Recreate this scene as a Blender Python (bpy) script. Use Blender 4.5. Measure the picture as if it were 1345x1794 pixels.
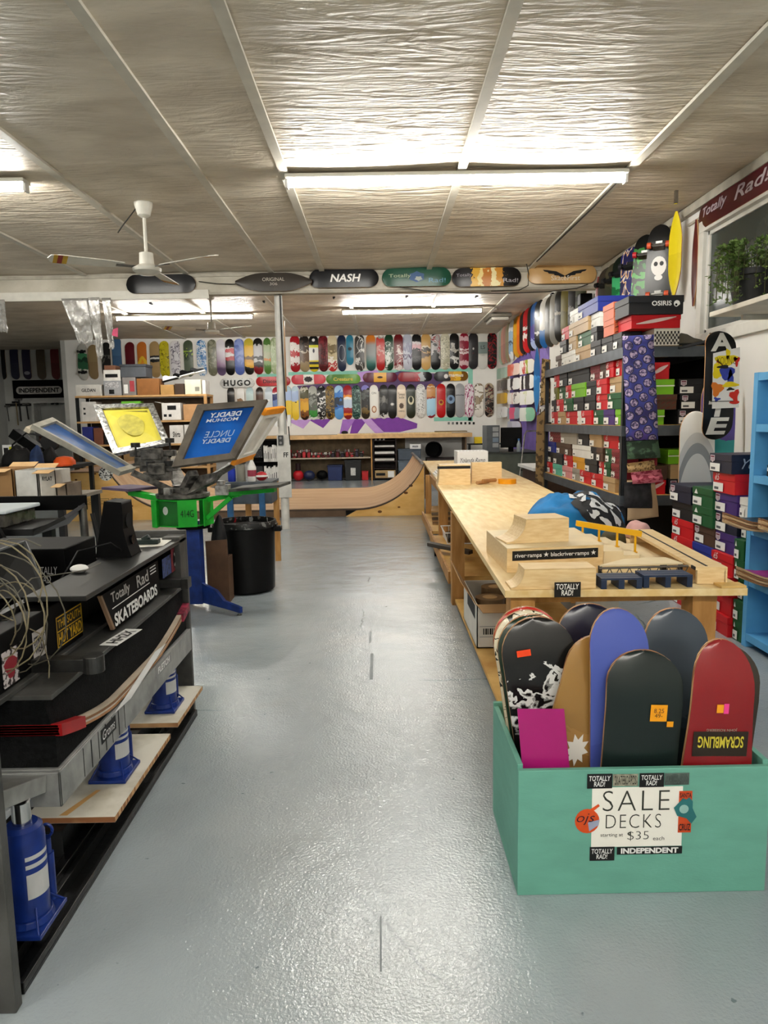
import bpy, bmesh, math, random
from mathutils import Vector as V, Matrix, Euler, noise as mnoise
for _o in list(bpy.data.objects): bpy.data.objects.remove(_o)
sc = bpy.context.scene; COL = sc.collection
random.seed(7)
PI = math.pi
# ------------------------------------------------------------------ camera
FPX, CX, CY, EYE = 1250.0, 672.5, 897.0, 1.33        # focal length in pixels of the 1345x1794 frame, eye height
_f = V((-7.5, 160, -FPX)).normalized()
_u = V((-.017, 1, 0)); _u = (_u - _f * _u.dot(_f)).normalized()
_x = _f.cross(_u)
RW = Matrix((_x, _f, _u))                              # camera space -> world
cd = bpy.data.cameras.new('camera'); cam = bpy.data.objects.new('camera', cd); COL.objects.link(cam)
cam.matrix_world = Matrix.Translation((0, 0, EYE)) @ RW.to_4x4()
cd.sensor_fit = 'VERTICAL'; cd.sensor_height = 36.0; cd.sensor_width = 27.0; cd.lens = FPX / 1794 * 36.0
cd.clip_start = .02; cd.clip_end = 100
sc.camera = cam
# ------------------------------------------------------------------ light and exposure
TUBE_POWER = 150.0
sc.view_settings.view_transform = 'Standard'; sc.view_settings.look = 'None'
sc.view_settings.exposure = 0.12; sc.view_settings.gamma = 1.0; sc.view_settings.use_curve_mapping = False
wd = bpy.data.worlds.new('night_outside'); sc.world = wd; wd.use_nodes = True
wd.node_tree.nodes['Background'].inputs[0].default_value = (.02, .03, .03, 1)
wd.node_tree.nodes['Background'].inputs[1].default_value = .4
sc.cycles.max_bounces = 7; sc.cycles.diffuse_bounces = 5; sc.cycles.glossy_bounces = 3
sc.cycles.transmission_bounces = 4; sc.cycles.transparent_max_bounces = 6
sc.cycles.sample_clamp_indirect = 6; sc.cycles.caustics_reflective = False; sc.cycles.caustics_refractive = False

def P(px, py, X=None, Y=None, Z=None):
    """the point of the room on the plane X, Y or Z = const that a survey pixel of the photograph sees"""
    d = RW @ V((px - CX, CY - py, -FPX))
    t = Y / d.y if Y is not None else (X / d.x if X is not None else (Z - EYE) / d.z)
    return V((d.x * t, d.y * t, d.z * t + EYE))
# ------------------------------------------------------------------ materials
def lin(h):
    h = h.lstrip('#')
    r = []
    for i in (0, 2, 4):
        c = int(h[i:i + 2], 16) / 255
        r.append(c / 12.92 if c <= .04045 else ((c + .055) / 1.055) ** 2.4)
    return (*r, 1)
_MC = {}
def mat(hx, rough=.5, metal=0, var=.12, sc_=9, bump=0, bsc=60, st=(1, 1, 1), hx2=None, spec=.32, emit=0, trans=0, alpha=1, coat=0, thr=None):
    """one plain painted / plastic / metal / wooden surface with a little noise in its colour and height"""
    key = (hx, rough, metal, var, sc_, bump, bsc, st, hx2, spec, emit, trans, alpha, coat, thr)
    if key in _MC: return _MC[key]
    m = bpy.data.materials.new('m_' + hx); m.use_nodes = True
    nt = m.node_tree; n = nt.nodes; l = nt.links; b = n['Principled BSDF']
    b.inputs['Roughness'].default_value = rough; b.inputs['Metallic'].default_value = metal
    b.inputs['Specular IOR Level'].default_value = spec
    if coat: b.inputs['Coat Weight'].default_value = coat; b.inputs['Coat Roughness'].default_value = .12
    if trans: b.inputs['Transmission Weight'].default_value = trans
    if alpha < 1: b.inputs['Alpha'].default_value = alpha
    tc = n.new('ShaderNodeTexCoord'); mp = n.new('ShaderNodeMapping'); mp.inputs['Scale'].default_value = st
    l.new(tc.outputs['Object'], mp.inputs['Vector'])
    c1 = lin(hx); c2 = lin(hx2) if hx2 else tuple(max(0, v * (1 - 2 * var)) for v in c1[:3]) + (1,)
    ns = n.new('ShaderNodeTexNoise'); ns.inputs['Scale'].default_value = sc_; ns.inputs['Detail'].default_value = 5
    l.new(mp.outputs[0], ns.inputs['Vector'])
    cr = n.new('ShaderNodeValToRGB'); a, e = cr.color_ramp.elements
    a.position, e.position = thr if thr else (.36, .66)
    a.color = c2; e.color = c1
    l.new(ns.outputs['Fac'], cr.inputs[0]); l.new(cr.outputs[0], b.inputs['Base Color'])
    if emit:
        b.inputs['Emission Color'].default_value = c1; b.inputs['Emission Strength'].default_value = emit
    if bump:
        nb = n.new('ShaderNodeTexNoise'); nb.inputs['Scale'].default_value = bsc; nb.inputs['Detail'].default_value = 3
        l.new(mp.outputs[0], nb.inputs['Vector'])
        bp = n.new('ShaderNodeBump'); bp.inputs['Strength'].default_value = bump; bp.inputs['Distance'].default_value = .01
        l.new(nb.outputs['Fac'], bp.inputs['Height']); l.new(bp.outputs[0], b.inputs['Normal'])
    _MC[key] = m
    return m

def dmat(stops, z=1.0, n=.0, r=0.0, s=9, seed=0, const=True, rough=.3, st=(1, 1, 1), L=.82, W=.21):
    """printed board graphic: colour stops along the board (z), broken up by noise (n) and/or by distance from its middle (r)"""
    m = bpy.data.materials.new('board_graphic'); m.use_nodes = True
    nt = m.node_tree; N = nt.nodes; l = nt.links; b = N['Principled BSDF']
    b.inputs['Roughness'].default_value = rough; b.inputs['Specular IOR Level'].default_value = .35
    tc = N.new('ShaderNodeTexCoord'); sp = N.new('ShaderNodeSeparateXYZ'); l.new(tc.outputs['Object'], sp.inputs[0])
    def mth(op, a, bb=None):
        q = N.new('ShaderNodeMath'); q.operation = op
        for i, v in enumerate((a, bb)):
            if v is None: continue
            if isinstance(v, (int, float)): q.inputs[i].default_value = v
            else: l.new(v, q.inputs[i])
        return q.outputs[0]
    acc = mth('MULTIPLY_ADD', sp.outputs[2], z / L); acc.node.inputs[2].default_value = .5 if z > 0 else 0
    if r:
        a = mth('POWER', mth('DIVIDE', sp.outputs[0], W), 2.0); c = mth('POWER', mth('DIVIDE', sp.outputs[2], L * .55), 2.0)
        acc = mth('ADD', acc, mth('MULTIPLY', mth('SQRT', mth('ADD', a, c)), r))
    if n:
        mp = N.new('ShaderNodeMapping'); mp.inputs['Location'].default_value = (seed * 1.7, seed * .9, seed * 2.3); mp.inputs['Scale'].default_value = st
        l.new(tc.outputs['Object'], mp.inputs[0])
        ns = N.new('ShaderNodeTexNoise'); ns.inputs['Scale'].default_value = s; ns.inputs['Detail'].default_value = 3; ns.inputs['Distortion'].default_value = .6
        l.new(mp.outputs[0], ns.inputs['Vector'])
        acc = mth('ADD', acc, mth('MULTIPLY', mth('SUBTRACT', ns.outputs['Fac'], .5), n * 3.2))
    cr = N.new('ShaderNodeValToRGB'); cr.color_ramp.interpolation = 'CONSTANT' if const else 'LINEAR'
    e = cr.color_ramp.elements
    st_ = [(float(q.split(':')[0]), q.split(':')[1]) for q in stops.split()]
    e[0].position, e[0].color = st_[0][0], lin(st_[0][1])
    e.remove(e[1])
    for p_, h_ in st_[1:]:
        k = e.new(p_); k.color = lin(h_)
    l.new(acc, cr.inputs[0]); l.new(cr.outputs[0], b.inputs['Base Color'])
    return m
# ------------------------------------------------------------------ mesh building
class B:
    def __init__(s): s.v = []; s.f = []; s.m = []
    def add(s, vs, fs, mi=0, M=None):
        k = len(s.v)
        s.v += [tuple(M @ V(p)) if M else tuple(p) for p in vs]
        for f in fs: s.f.append([i + k for i in f]); s.m.append(mi)
        return s
    def box(s, x0, x1, y0, y1, z0, z1, mi=0, M=None):
        return s.add([(x0, y0, z0), (x1, y0, z0), (x1, y1, z0), (x0, y1, z0), (x0, y0, z1), (x1, y0, z1), (x1, y1, z1), (x0, y1, z1)],
                     [(3, 2, 1, 0), (4, 5, 6, 7), (0, 1, 5, 4), (1, 2, 6, 5), (2, 3, 7, 6), (3, 0, 4, 7)], mi, M)
    def cyl(s, p, q, r, r2=None, n=14, mi=0, cap=True):
        p, q = V(p), V(q); r2 = r if r2 is None else r2
        d = (q - p).normalized(); a = d.orthogonal().normalized(); c = d.cross(a)
        vs = []
        for (o, rr) in ((p, r), (q, r2)):
            for i in range(n):
                t = 2 * PI * i / n; vs.append(o + (a * math.cos(t) + c * math.sin(t)) * rr)
        fs = [(i, (i + 1) % n, n + (i + 1) % n, n + i) for i in range(n)]
        if cap: fs += [tuple(range(n))[::-1], tuple(range(n, 2 * n))]
        return s.add(vs, fs, mi)
    def tube(s, pts, r, n=7, mi=0, closed=False):
        pts = [V(p) for p in pts]; k = len(pts); vs = []; up = V((.13, .21, 1)).normalized()
        for i, p in enumerate(pts):
            if closed: d = pts[(i + 1) % k] - pts[i - 1]
            else: d = pts[min(i + 1, k - 1)] - pts[max(i - 1, 0)]
            d.normalize(); a = d.cross(up)
            if a.length < .05: a = d.cross(V((1, 0, 0)))
            a.normalize(); c = d.cross(a)
            rr = r[i] if isinstance(r, (list, tuple)) else r
            for j in range(n):
                t = 2 * PI * j / n; vs.append(p + (a * math.cos(t) + c * math.sin(t)) * rr)
        fs = []
        for i in range(k if closed else k - 1):
            for j in range(n):
                fs.append((i * n + j, i * n + (j + 1) % n, ((i + 1) % k) * n + (j + 1) % n, ((i + 1) % k) * n + j))
        if not closed: fs += [tuple(range(n))[::-1], tuple(range((k - 1) * n, k * n))]
        return s.add(vs, fs, mi)
    def lathe(s, prof, c=(0, 0, 0), n=24, mi=0, M=None):
        vs = []; fs = []
        for (r, z) in prof:
            for i in range(n):
                t = 2 * PI * i / n; vs.append((c[0] + r * math.cos(t), c[1] + r * math.sin(t), c[2] + z))
        for k in range(len(prof) - 1):
            for i in range(n):
                fs.append((k * n + i, k * n + (i + 1) % n, (k + 1) * n + (i + 1) % n, (k + 1) * n + i))
        if prof[0][0] > 0: fs.append(tuple(range(n))[::-1])
        if prof[-1][0] > 0: fs.append(tuple(range((len(prof) - 1) * n, len(prof) * n)))
        return s.add(vs, fs, mi, M)
    def prism(s, poly, ax, a, b, mi=0, M=None, mside=None):
        k = len(poly)
        def pt(u, w, t): return {'x': (t, u, w), 'y': (u, t, w), 'z': (u, w, t)}[ax]
        vs = [pt(u, w, a) for u, w in poly] + [pt(u, w, b) for u, w in poly]
        s.add(vs, [tuple(range(k))[::-1], tuple(range(k, 2 * k))], mi, M)
        s.add(vs, [(i, (i + 1) % k, k + (i + 1) % k, k + i) for i in range(k)], mi if mside is None else mside, M)
        return s
    def slab(s, c4, t, mi=0):
        c4 = [V(c) for c in c4]; nn = (c4[1] - c4[0]).cross(c4[3] - c4[0]).normalized() * t
        return s.add(c4 + [c - nn for c in c4], [(0, 1, 2, 3), (7, 6, 5, 4), (0, 4, 5, 1), (1, 5, 6, 2), (2, 6, 7, 3), (3, 7, 4, 0)], mi)
    def ball(s, c, r, n=12, mi=0, sq=(1, 1, 1)):
        vs = []; fs = []; h = n // 2
        for i in range(h + 1):
            for j in range(n):
                a = PI * i / h; t = 2 * PI * j / n
                vs.append((c[0] + r * sq[0] * math.sin(a) * math.cos(t), c[1] + r * sq[1] * math.sin(a) * math.sin(t), c[2] + r * sq[2] * math.cos(a)))
        for i in range(h):
            for j in range(n): fs.append((i * n + j, (i + 1) * n + j, (i + 1) * n + (j + 1) % n, i * n + (j + 1) % n))
        return s.add(vs, fs, mi)
    def grid(s, fn, nu, nv, mi=0, thick=0):
        vs = [fn(i / nu, j / nv) for j in range(nv + 1) for i in range(nu + 1)]; w = nu + 1
        fs = [(j * w + i, j * w + i + 1, (j + 1) * w + i + 1, (j + 1) * w + i) for j in range(nv) for i in range(nu)]
        return s.add(vs, fs, mi)
    def mesh(s, name, mats, smooth=False, ang=40, fix=True):
        me = bpy.data.meshes.new(name); me.from_pydata([tuple(p) for p in s.v], [], s.f)
        for mm in (mats if isinstance(mats, (list, tuple)) else [mats]): me.materials.append(mm)
        me.polygons.foreach_set('material_index', s.m)
        if fix:
            bm = bmesh.new(); bm.from_mesh(me)
            if smooth: bmesh.ops.remove_doubles(bm, verts=bm.verts, dist=1e-6)
            bmesh.ops.recalc_face_normals(bm, faces=bm.faces); bm.to_mesh(me); bm.free()
        if smooth:
            me.polygons.foreach_set('use_smooth', [True] * len(me.polygons)); me.set_sharp_from_angle(angle=math.radians(ang))
        me.update()
        return me
    def o(s, name, mats, parent=None, smooth=False, bev=0, ang=40, fix=True, local=False, thick=0):
        ob = bpy.data.objects.new(name, s.mesh(name, mats, smooth, ang, fix)); COL.objects.link(ob)
        if thick:
            q = ob.modifiers.new('t', 'SOLIDIFY'); q.thickness = thick; q.offset = 0
        if bev:
            q = ob.modifiers.new('b', 'BEVEL'); q.width = bev; q.segments = 2; q.limit_method = 'ANGLE'; q.angle_limit = .7
        if parent: attach(ob, parent, local)
        return ob
WLOC = {}
def attach(ob, parent, local=False):
    ob.parent = parent
    if not local: ob.location = ob.location - WLOC.get(parent.name, V((0, 0, 0)))
def tag(o, label, cat, group=None, kind=None):
    nw = len(label.split())
    if not 4 <= nw <= 16: print('LABELLEN', nw, label)
    o['label'] = label; o['category'] = cat
    if group: o['group'] = group
    if kind: o['kind'] = kind
    return o
def thing(name, label, cat, loc=(0, 0, 0), group=None):
    o = bpy.data.objects.new(name, None); COL.objects.link(o); o.empty_display_size = .05
    o.location = loc; WLOC[o.name] = V(loc)
    return tag(o, label, cat, group)
def struct(b, name, m, **k):
    ob = b.o(name, m, **k); ob['kind'] = 'structure'; return ob
def copy_tree(o, parent=None):
    c = o.copy(); COL.objects.link(c); c.parent = parent
    for ch in list(o.children): copy_tree(ch, c)
    return c
def frame(o, r, u):
    r = V(r).normalized(); u = V(u); u = (u - r * u.dot(r)).normalized(); n = r.cross(u)
    M = Matrix((r, u, n)).transposed().to_4x4(); M.translation = V(o)
    return M
_TX = {}
def text_mesh(body, bold=0.0, shear=0.0, mirror=False, spacing=1.0):
    """flat lettering one unit high centred on the origin: (vertices, faces, width)"""
    key = (body, bold, shear, mirror, spacing)
    if key not in _TX:
        cu = bpy.data.curves.new('t', 'FONT'); cu.body = body; cu.align_x = 'CENTER'; cu.align_y = 'CENTER'; cu.size = 1.4
        cu.offset = bold; cu.shear = shear; cu.resolution_u = 3; cu.space_character = spacing; cu.space_line = .8; cu.fill_mode = 'FRONT'
        ob = bpy.data.objects.new('t', cu); COL.objects.link(ob)
        me = bpy.data.meshes.new_from_object(ob)
        k = -1 if mirror else 1
        vs = [(p.co.x * k, p.co.y, 0) for p in me.vertices]; fs = [tuple(f.vertices) for f in me.polygons]
        xs = [p[0] for p in vs] or [0, 1]; ys = [p[1] for p in vs] or [0, 1]
        cx, cy = (min(xs) + max(xs)) / 2, (min(ys) + max(ys)) / 2; hh = max(max(ys) - min(ys), .01)
        vs = [((p[0] - cx) / hh, (p[1] - cy) / hh, 0) for p in vs]
        bpy.data.objects.remove(ob); bpy.data.meshes.remove(me)
        _TX[key] = (vs, fs, (max(xs) - min(xs)) / hh)
    return _TX[key]
def letters(bb, body, M, h, w=None, mi=0, **k):
    """adds lettering of height h (stretched to width w) to mesh builder bb"""
    vs, fs, ww = text_mesh(body, **k)
    sx = h if w is None else w / ww
    return bb.add([(p[0] * sx, p[1] * h, 0) for p in vs], fs, mi, M)
def lettering(body, M, h, m, parent, w=None, name='lettering', local=False, **k):
    return letters(B(), body, M, h, w, **k).o(name, m, parent, fix=False, local=local)
def off(M, x=0, y=0, z=0): return M @ Matrix.Translation((x, y, z))
def spot_mat():
    """purple printed sheet with rows of pale round faces"""
    m = bpy.data.materials.new('printed_sheet'); m.use_nodes = True; nt = m.node_tree; N = nt.nodes; l = nt.links; b = N['Principled BSDF']; b.inputs['Roughness'].default_value = .75
    tc = N.new('ShaderNodeTexCoord'); mp = N.new('ShaderNodeMapping'); mp.inputs['Scale'].default_value = (1, 0, 1); mp.inputs['Rotation'].default_value = (0, .5, 0); l.new(tc.outputs['Object'], mp.inputs[0])
    vo = N.new('ShaderNodeTexVoronoi'); vo.inputs['Scale'].default_value = 12.5; vo.inputs['Randomness'].default_value = .12; l.new(mp.outputs[0], vo.inputs['Vector'])
    n1 = N.new('ShaderNodeTexNoise'); n1.inputs['Scale'].default_value = 55; n1.inputs['Detail'].default_value = 3; l.new(tc.outputs['Object'], n1.inputs['Vector'])
    n2 = N.new('ShaderNodeTexNoise'); n2.inputs['Scale'].default_value = 5; l.new(tc.outputs['Object'], n2.inputs['Vector'])
    def ramp(v, st, const=False):
        c = N.new('ShaderNodeValToRGB'); e = c.color_ramp.elements; c.color_ramp.interpolation = 'CONSTANT' if const else 'LINEAR'
        e[0].position, e[0].color = st[0][0], lin(st[0][1]); e[1].position, e[1].color = st[-1][0], lin(st[-1][1])
        for p_, h_ in st[1:-1]: k = e.new(p_); k.color = lin(h_)
        l.new(v, c.inputs[0]); return c.outputs[0]
    def mix(f, a, c):
        q = N.new('ShaderNodeMix'); q.data_type = 'RGBA'; l.new(f, q.inputs[0]); l.new(a, q.inputs[6]); l.new(c, q.inputs[7]); return q.outputs[2]
    ground = ramp(n2.outputs['Fac'], [(.35, '282460'), (.55, '363e92'), (.7, '5c4498')]); face = ramp(n1.outputs['Fac'], [(.42, '3a3458'), (.48, '8c7ca4'), (.62, 'bcaac4')])
    edge = mix(ramp(vo.outputs['Distance'], [(0, '000000'), (.36, 'ffffff'), (.44, '000000')], True), ground, ramp(n2.outputs['Fac'], [(0, '1c1c3c'), (1, '1c1c3c')]))
    l.new(mix(ramp(vo.outputs['Distance'], [(0, 'ffffff'), (.3, 'ffffff'), (.36, '000000')], True), edge, face), b.inputs['Base Color'])
    return m
# common surfaces
PLY = mat('e3c48c', .5, var=.14, sc_=6, st=(1, 5, 5), hx2='c89a58')
PLYL = mat('ecd6a6', .45, var=.06, sc_=5, st=(4, .8, 4), hx2='dcbc80')
PLYF = mat('e0ba72', .55, sc_=4, st=(1.5, 1, 6), hx2='bf8f48')
MAPLE = mat('ead0a0', .45, sc_=14, st=(1, 6, 6), hx2='dcbc88')
STUD = mat('b98a50', .6, sc_=5, st=(4, 4, .8), hx2='9a6c36')
EDGE = mat('d2a878', .6, sc_=170, st=(.012, 1, .012), hx2='8a5a38', thr=(.45, .55))
WHITE = mat('e8e8e6', .5, var=.03); PAPER = mat('f2efe6', .7, var=.02); CREAM = mat('e9e4d4', .6, var=.04)
BLACK = mat('0a0a0b', .5, var=.2, spec=.06); BLACKG = mat('0a0a0c', .25, var=.2, spec=.2); INK = mat('101012', .6, var=0)
DARK = mat('1e2022', .6, var=.2, spec=.2); GREY = mat('7e8284', .5, var=.1); STEEL = mat('8b8a86', .38, 1, var=.25, sc_=14, bump=.08)
DSTEEL = mat('4a4a49', .42, .8, var=.3, sc_=12, bump=.12, bsc=40); CHROME = mat('c8c8c8', .15, 1, var=.05)
CARD = mat('b08a5e', .75, var=.1, sc_=5); CARDL = mat('c9a678', .75, var=.08)
BLUEP = mat('17347f', .4, var=.2, sc_=18); RUB = mat('131314', .75, var=.15, spec=.15)
# ================================================================== the setting
XR, XL, YB, YF = 2.70, -9.6, 16.66, -2.2
ZF, ZR = 3.115, 3.28
YBM = 8.74                                                # front face of the drop beam
def floor_mat():
    m = bpy.data.materials.new('painted_concrete'); m.use_nodes = True
    nt = m.node_tree; N = nt.nodes; l = nt.links; b = N['Principled BSDF']
    tc = N.new('ShaderNodeTexCoord')
    def nz(s, d=4, st=(1, 1, 1), dist=0):
        mp = N.new('ShaderNodeMapping'); mp.inputs['Scale'].default_value = st; l.new(tc.outputs['Object'], mp.inputs[0])
        q = N.new('ShaderNodeTexNoise'); q.inputs['Scale'].default_value = s; q.inputs['Detail'].default_value = d; q.inputs['Distortion'].default_value = dist
        l.new(mp.outputs[0], q.inputs['Vector']); return q.outputs['Fac']
    def ramp(v, stops):
        cr = N.new('ShaderNodeValToRGB'); e = cr.color_ramp.elements
        e[0].position, e[0].color = stops[0][0], lin(stops[0][1]); e[1].position, e[1].color = stops[-1][0], lin(stops[-1][1])
        for p, h in stops[1:-1]: k = e.new(p); k.color = lin(h)
        l.new(v, cr.inputs[0]); return cr.outputs[0]
    def mix(f, a, c, mode='MIX'):
        q = N.new('ShaderNodeMix'); q.data_type = 'RGBA'; q.blend_type = mode
        if isinstance(f, float): q.inputs[0].default_value = f
        else: l.new(f, q.inputs[0])
        for i, v in ((6, a), (7, c)):
            if isinstance(v, str): q.inputs[i].default_value = lin(v)
            else: l.new(v, q.inputs[i])
        return q.outputs[2]
    base = ramp(nz(.9, 6, dist=.4), [(.3, '8f989e'), (.5, '9fa9af'), (.68, 'a9b0b3')])
    spots = ramp(nz(26, 2), [(.74, '000000'), (.77, 'ffffff')])
    worn = ramp(nz(.7, 8, dist=1.5), [(.60, '000000'), (.70, '8c8c8c')])
    col = mix(worn, base, 'a7a7a2'); col = mix(spots, col, '6f7c82')
    vo = N.new('ShaderNodeTexVoronoi'); vo.feature = 'DISTANCE_TO_EDGE'; vo.inputs['Scale'].default_value = .55
    mp = N.new('ShaderNodeMapping'); l.new(tc.outputs['Object'], mp.inputs[0])
    ad = N.new('ShaderNodeMix'); ad.data_type = 'RGBA'; ad.inputs[0].default_value = .12
    q = N.new('ShaderNodeTexNoise'); q.inputs['Scale'].default_value = 3; q.inputs['Detail'].default_value = 6; l.new(tc.outputs['Object'], q.inputs['Vector'])
    l.new(tc.outputs['Object'], ad.inputs[6]); l.new(q.outputs['Color'], ad.inputs[7]); l.new(ad.outputs[2], vo.inputs['Vector'])
    crack = ramp(vo.outputs['Distance'], [(.0, 'ffffff'), (.004, '000000')])
    cm = N.new('ShaderNodeMath'); cm.operation = 'MULTIPLY'; l.new(crack, cm.inputs[0]); l.new(ramp(nz(.8, 2), [(.52, '000000'), (.6, 'ffffff')]), cm.inputs[1])
    col = mix(cm.outputs[0], col, '64747c')
    l.new(col, b.inputs['Base Color'])
    l.new(ramp(nz(1.3, 5), [(.3, '606060'), (.7, '808080')]), b.inputs['Roughness'])
    b.inputs['Specular IOR Level'].default_value = .6
    b.inputs['Coat Weight'].default_value = .35; b.inputs['Coat Roughness'].default_value = .2
    bp = N.new('ShaderNodeBump'); bp.inputs['Strength'].default_value = .5; bp.inputs['Distance'].default_value = .004
    l.new(nz(110, 2), bp.inputs['Height'])
    b2 = N.new('ShaderNodeBump'); b2.inputs['Strength'].default_value = .35; b2.inputs['Distance'].default_value = .02
    l.new(nz(5, 4), b2.inputs['Height']); l.new(bp.outputs[0], b2.inputs['Normal']); l.new(b2.outputs[0], b.inputs['Normal'])
    l.new(b2.outputs[0], b.inputs['Coat Normal'])
    return m
def poly_mat(c1, c2):
    """crinkled vapour-barrier plastic sheet stapled over the insulation"""
    m = bpy.data.materials.new('plastic_sheet'); m.use_nodes = True
    nt = m.node_tree; N = nt.nodes; l = nt.links; b = N['Principled BSDF']
    tc = N.new('ShaderNodeTexCoord')
    def nz(s, d, st, dist=0, loc=(0, 0, 0)):
        mp = N.new('ShaderNodeMapping'); mp.inputs['Scale'].default_value = st; mp.inputs['Location'].default_value = loc; mp.inputs['Rotation'].default_value = (0, 0, .12 * loc[0])
        l.new(tc.outputs['Object'], mp.inputs[0])
        q = N.new('ShaderNodeTexNoise'); q.inputs['Scale'].default_value = s; q.inputs['Detail'].default_value = d; q.inputs['Distortion'].default_value = dist
        l.new(mp.outputs[0], q.inputs['Vector']); return q.outputs['Fac']
    cr = N.new('ShaderNodeValToRGB'); cr.color_ramp.elements[0].position = .32; cr.color_ramp.elements[1].position = .68
    cr.color_ramp.elements[0].color = lin(c2); cr.color_ramp.elements[1].color = lin(c1)
    l.new(nz(1.6, 6, (1, 2, 1), .5), cr.inputs[0]); l.new(cr.outputs[0], b.inputs['Base Color'])
    b.inputs['Roughness'].default_value = .55; b.inputs['Specular IOR Level'].default_value = .3
    b.inputs['Coat Weight'].default_value = .05; b.inputs['Coat Roughness'].default_value = .25
    prev = None
    for (s, d, st, di, lo, stg, dd) in ((1.7, 4, (.7, 3.2, 1), 1.6, (1, 0, 0), .42, .05), (2.4, 3, (.8, 4.5, 1), 2.2, (-4.5, 3, 0), .42, .04), (9, 4, (1, 1, 1), 1.2, (0, 0, 0), .3, .02)):
        bp = N.new('ShaderNodeBump'); bp.inputs['Strength'].default_value = stg; bp.inputs['Distance'].default_value = dd
        l.new(nz(s, d, st, di, lo), bp.inputs['Height'])
        if prev: l.new(prev, bp.inputs['Normal'])
        prev = bp.outputs[0]
    l.new(prev, b.inputs['Normal']); l.new(prev, b.inputs['Coat Normal'])
    return m
FLOORM = floor_mat(); POLY = poly_mat('dcd2c0', 'bdb2a0')
struct(B().box(XL - .1, XR + .1, YF - .1, 19.2, -.06, 0), 'floor', FLOORM)
for (a, c, w_) in (((648, 1105), (648, 1126), .012), ((648, 1145), (650, 1190), .016), ((665, 1605), (667, 1702), .0045)):
    p, q = P(*a, Z=0), P(*c, Z=0); b_ = B(); b_.box(q.x - w_ / 2, q.x + w_ / 2, q.y, p.y, .0002, .0008); struct(b_, 'floor_marking', mat('7e878c', .6))
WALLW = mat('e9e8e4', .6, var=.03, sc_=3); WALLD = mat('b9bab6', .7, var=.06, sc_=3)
# ceilings: front sheet sags a little between the battens
def sag(x, y, z, k=.022):
    return (x, y, z + .012 * mnoise.noise(V((x * .8, y * 2.4, 0))) - k * abs(math.sin((x + .65) / 1.225 * PI)) ** .7 * 0.6)
def ceil(x0, x1, y0, y1, z, nu, nv): return B().grid(lambda u, w: sag(x0 + (x1 - x0) * u, y0 + (y1 - y0) * w, z), nu, nv)
c = ceil(XL, XR, YF, YBM + .02, ZF, 90, 70).o('ceiling', POLY, smooth=True, fix=False, thick=.01); c['kind'] = 'structure'
c = ceil(XL, XR, YBM + .2, 18.8, ZR, 90, 70).o('ceiling_rear', POLY, smooth=True, fix=False, thick=.01); c['kind'] = 'structure'
struct(B().box(XL, XR, YF, 19, ZR + .1, ZR + .16), 'ceiling_roof', DARK)
# walls
wy0, wy1, wz0, wz1 = 3.4, 6.06, 2.0, 2.82                  # window opening in the right wall
w = B(); w.box(XR, XR + .1, YF, wy0, 0, 3.4); w.box(XR, XR + .1, wy1, YB + .1, 0, 3.4); w.box(XR, XR + .1, wy0, wy1, 0, wz0); w.box(XR, XR + .1, wy0, wy1, wz1, 3.4)
struct(w, 'wall_right', WALLW)
struct(B().box(-7.15, XR + .1, YB, YB + .1, 0, 3.4), 'wall_back', WALLW)
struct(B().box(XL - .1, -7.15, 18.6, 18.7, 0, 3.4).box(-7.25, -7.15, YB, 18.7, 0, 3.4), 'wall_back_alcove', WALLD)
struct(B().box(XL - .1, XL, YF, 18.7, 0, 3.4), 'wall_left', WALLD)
struct(B().box(XL - .1, XR + .1, YF - .1, YF, 0, 3.4), 'wall_front', WALLW)
# drop beam with its lower trim
struct(B().box(XL, XR, YBM, YBM + .22, 2.86, 3.3), 'beam', poly_mat('c4beb0', 'a09a8a'))
struct(B().box(-5.6, -2.0, YBM - .03, YBM - .002, 2.80, 2.90), 'trim_1', mat('cfccc2', .5, var=.05))
struct(B().box(-2.0, XR - .002, YBM - .014, YBM - .002, 2.845, 2.875).box(XL, XR, YBM - .02, YBM - .002, 3.05, 3.085), 'trim_2', mat('a8a294', .6))
# battens
BATM = mat('cdc8ba', .5, var=.06)
k = 3
for x in (-4.75, -3.45, -2.25, -1.25, -.65, .61, 1.82):
    struct(B().box(x - .03, x + .03, YF, YBM - .03, ZF - .036, ZF - .016), 'trim_%d' % k, BATM); k += 1
for x in (-4.4, -3.05, -1.75, -.45, .95, 2.05):
    struct(B().box(x - .03, x + .03, YBM + .23, YB - .01, ZR - .036, ZR - .018), 'trim_%d' % k, BATM); k += 1
struct(B().box(XR - .05, XR - .002, YF, YBM - .03, ZF - .09, ZF - .02).box(XR - .02, XR - .002, YF, 6.4, 2.945, 2.965), 'trim_%d' % k, mat('b9b4a6', .6)); k += 1
# window
wf = B(); t = .09
for (a, b_, c_, d) in ((wy0 - t, wy1 + t, wz1, wz1 + t), (wy0 - t, wy1 + t, wz0 - t, wz0), (wy0 - t, wy0, wz0, wz1), (wy1, wy1 + t, wz0, wz1)):
    wf.box(XR - .03, XR + .005, a, b_, c_, d)
for (a, b_, c_, d) in ((wy0, wy1, wz1 - .035, wz1), (wy0, wy1, wz0, wz0 + .035), (wy0, wy0 + .035, wz0, wz1), (wy1 - .035, wy1, wz0, wz1)):
    wf.box(XR + .01, XR + .05, a, b_, c_, d)
win = struct(wf, 'window_1', mat('dcdad2', .45, var=.05), bev=.004)
g = B().box(XR + .025, XR + .03, wy0 + .03, wy1 - .03, wz0 + .03, wz1 - .03).o('window_pane', mat('39423f', .25, var=.12, sc_=2, spec=.6), win); g['kind'] = 'structure'
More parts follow.
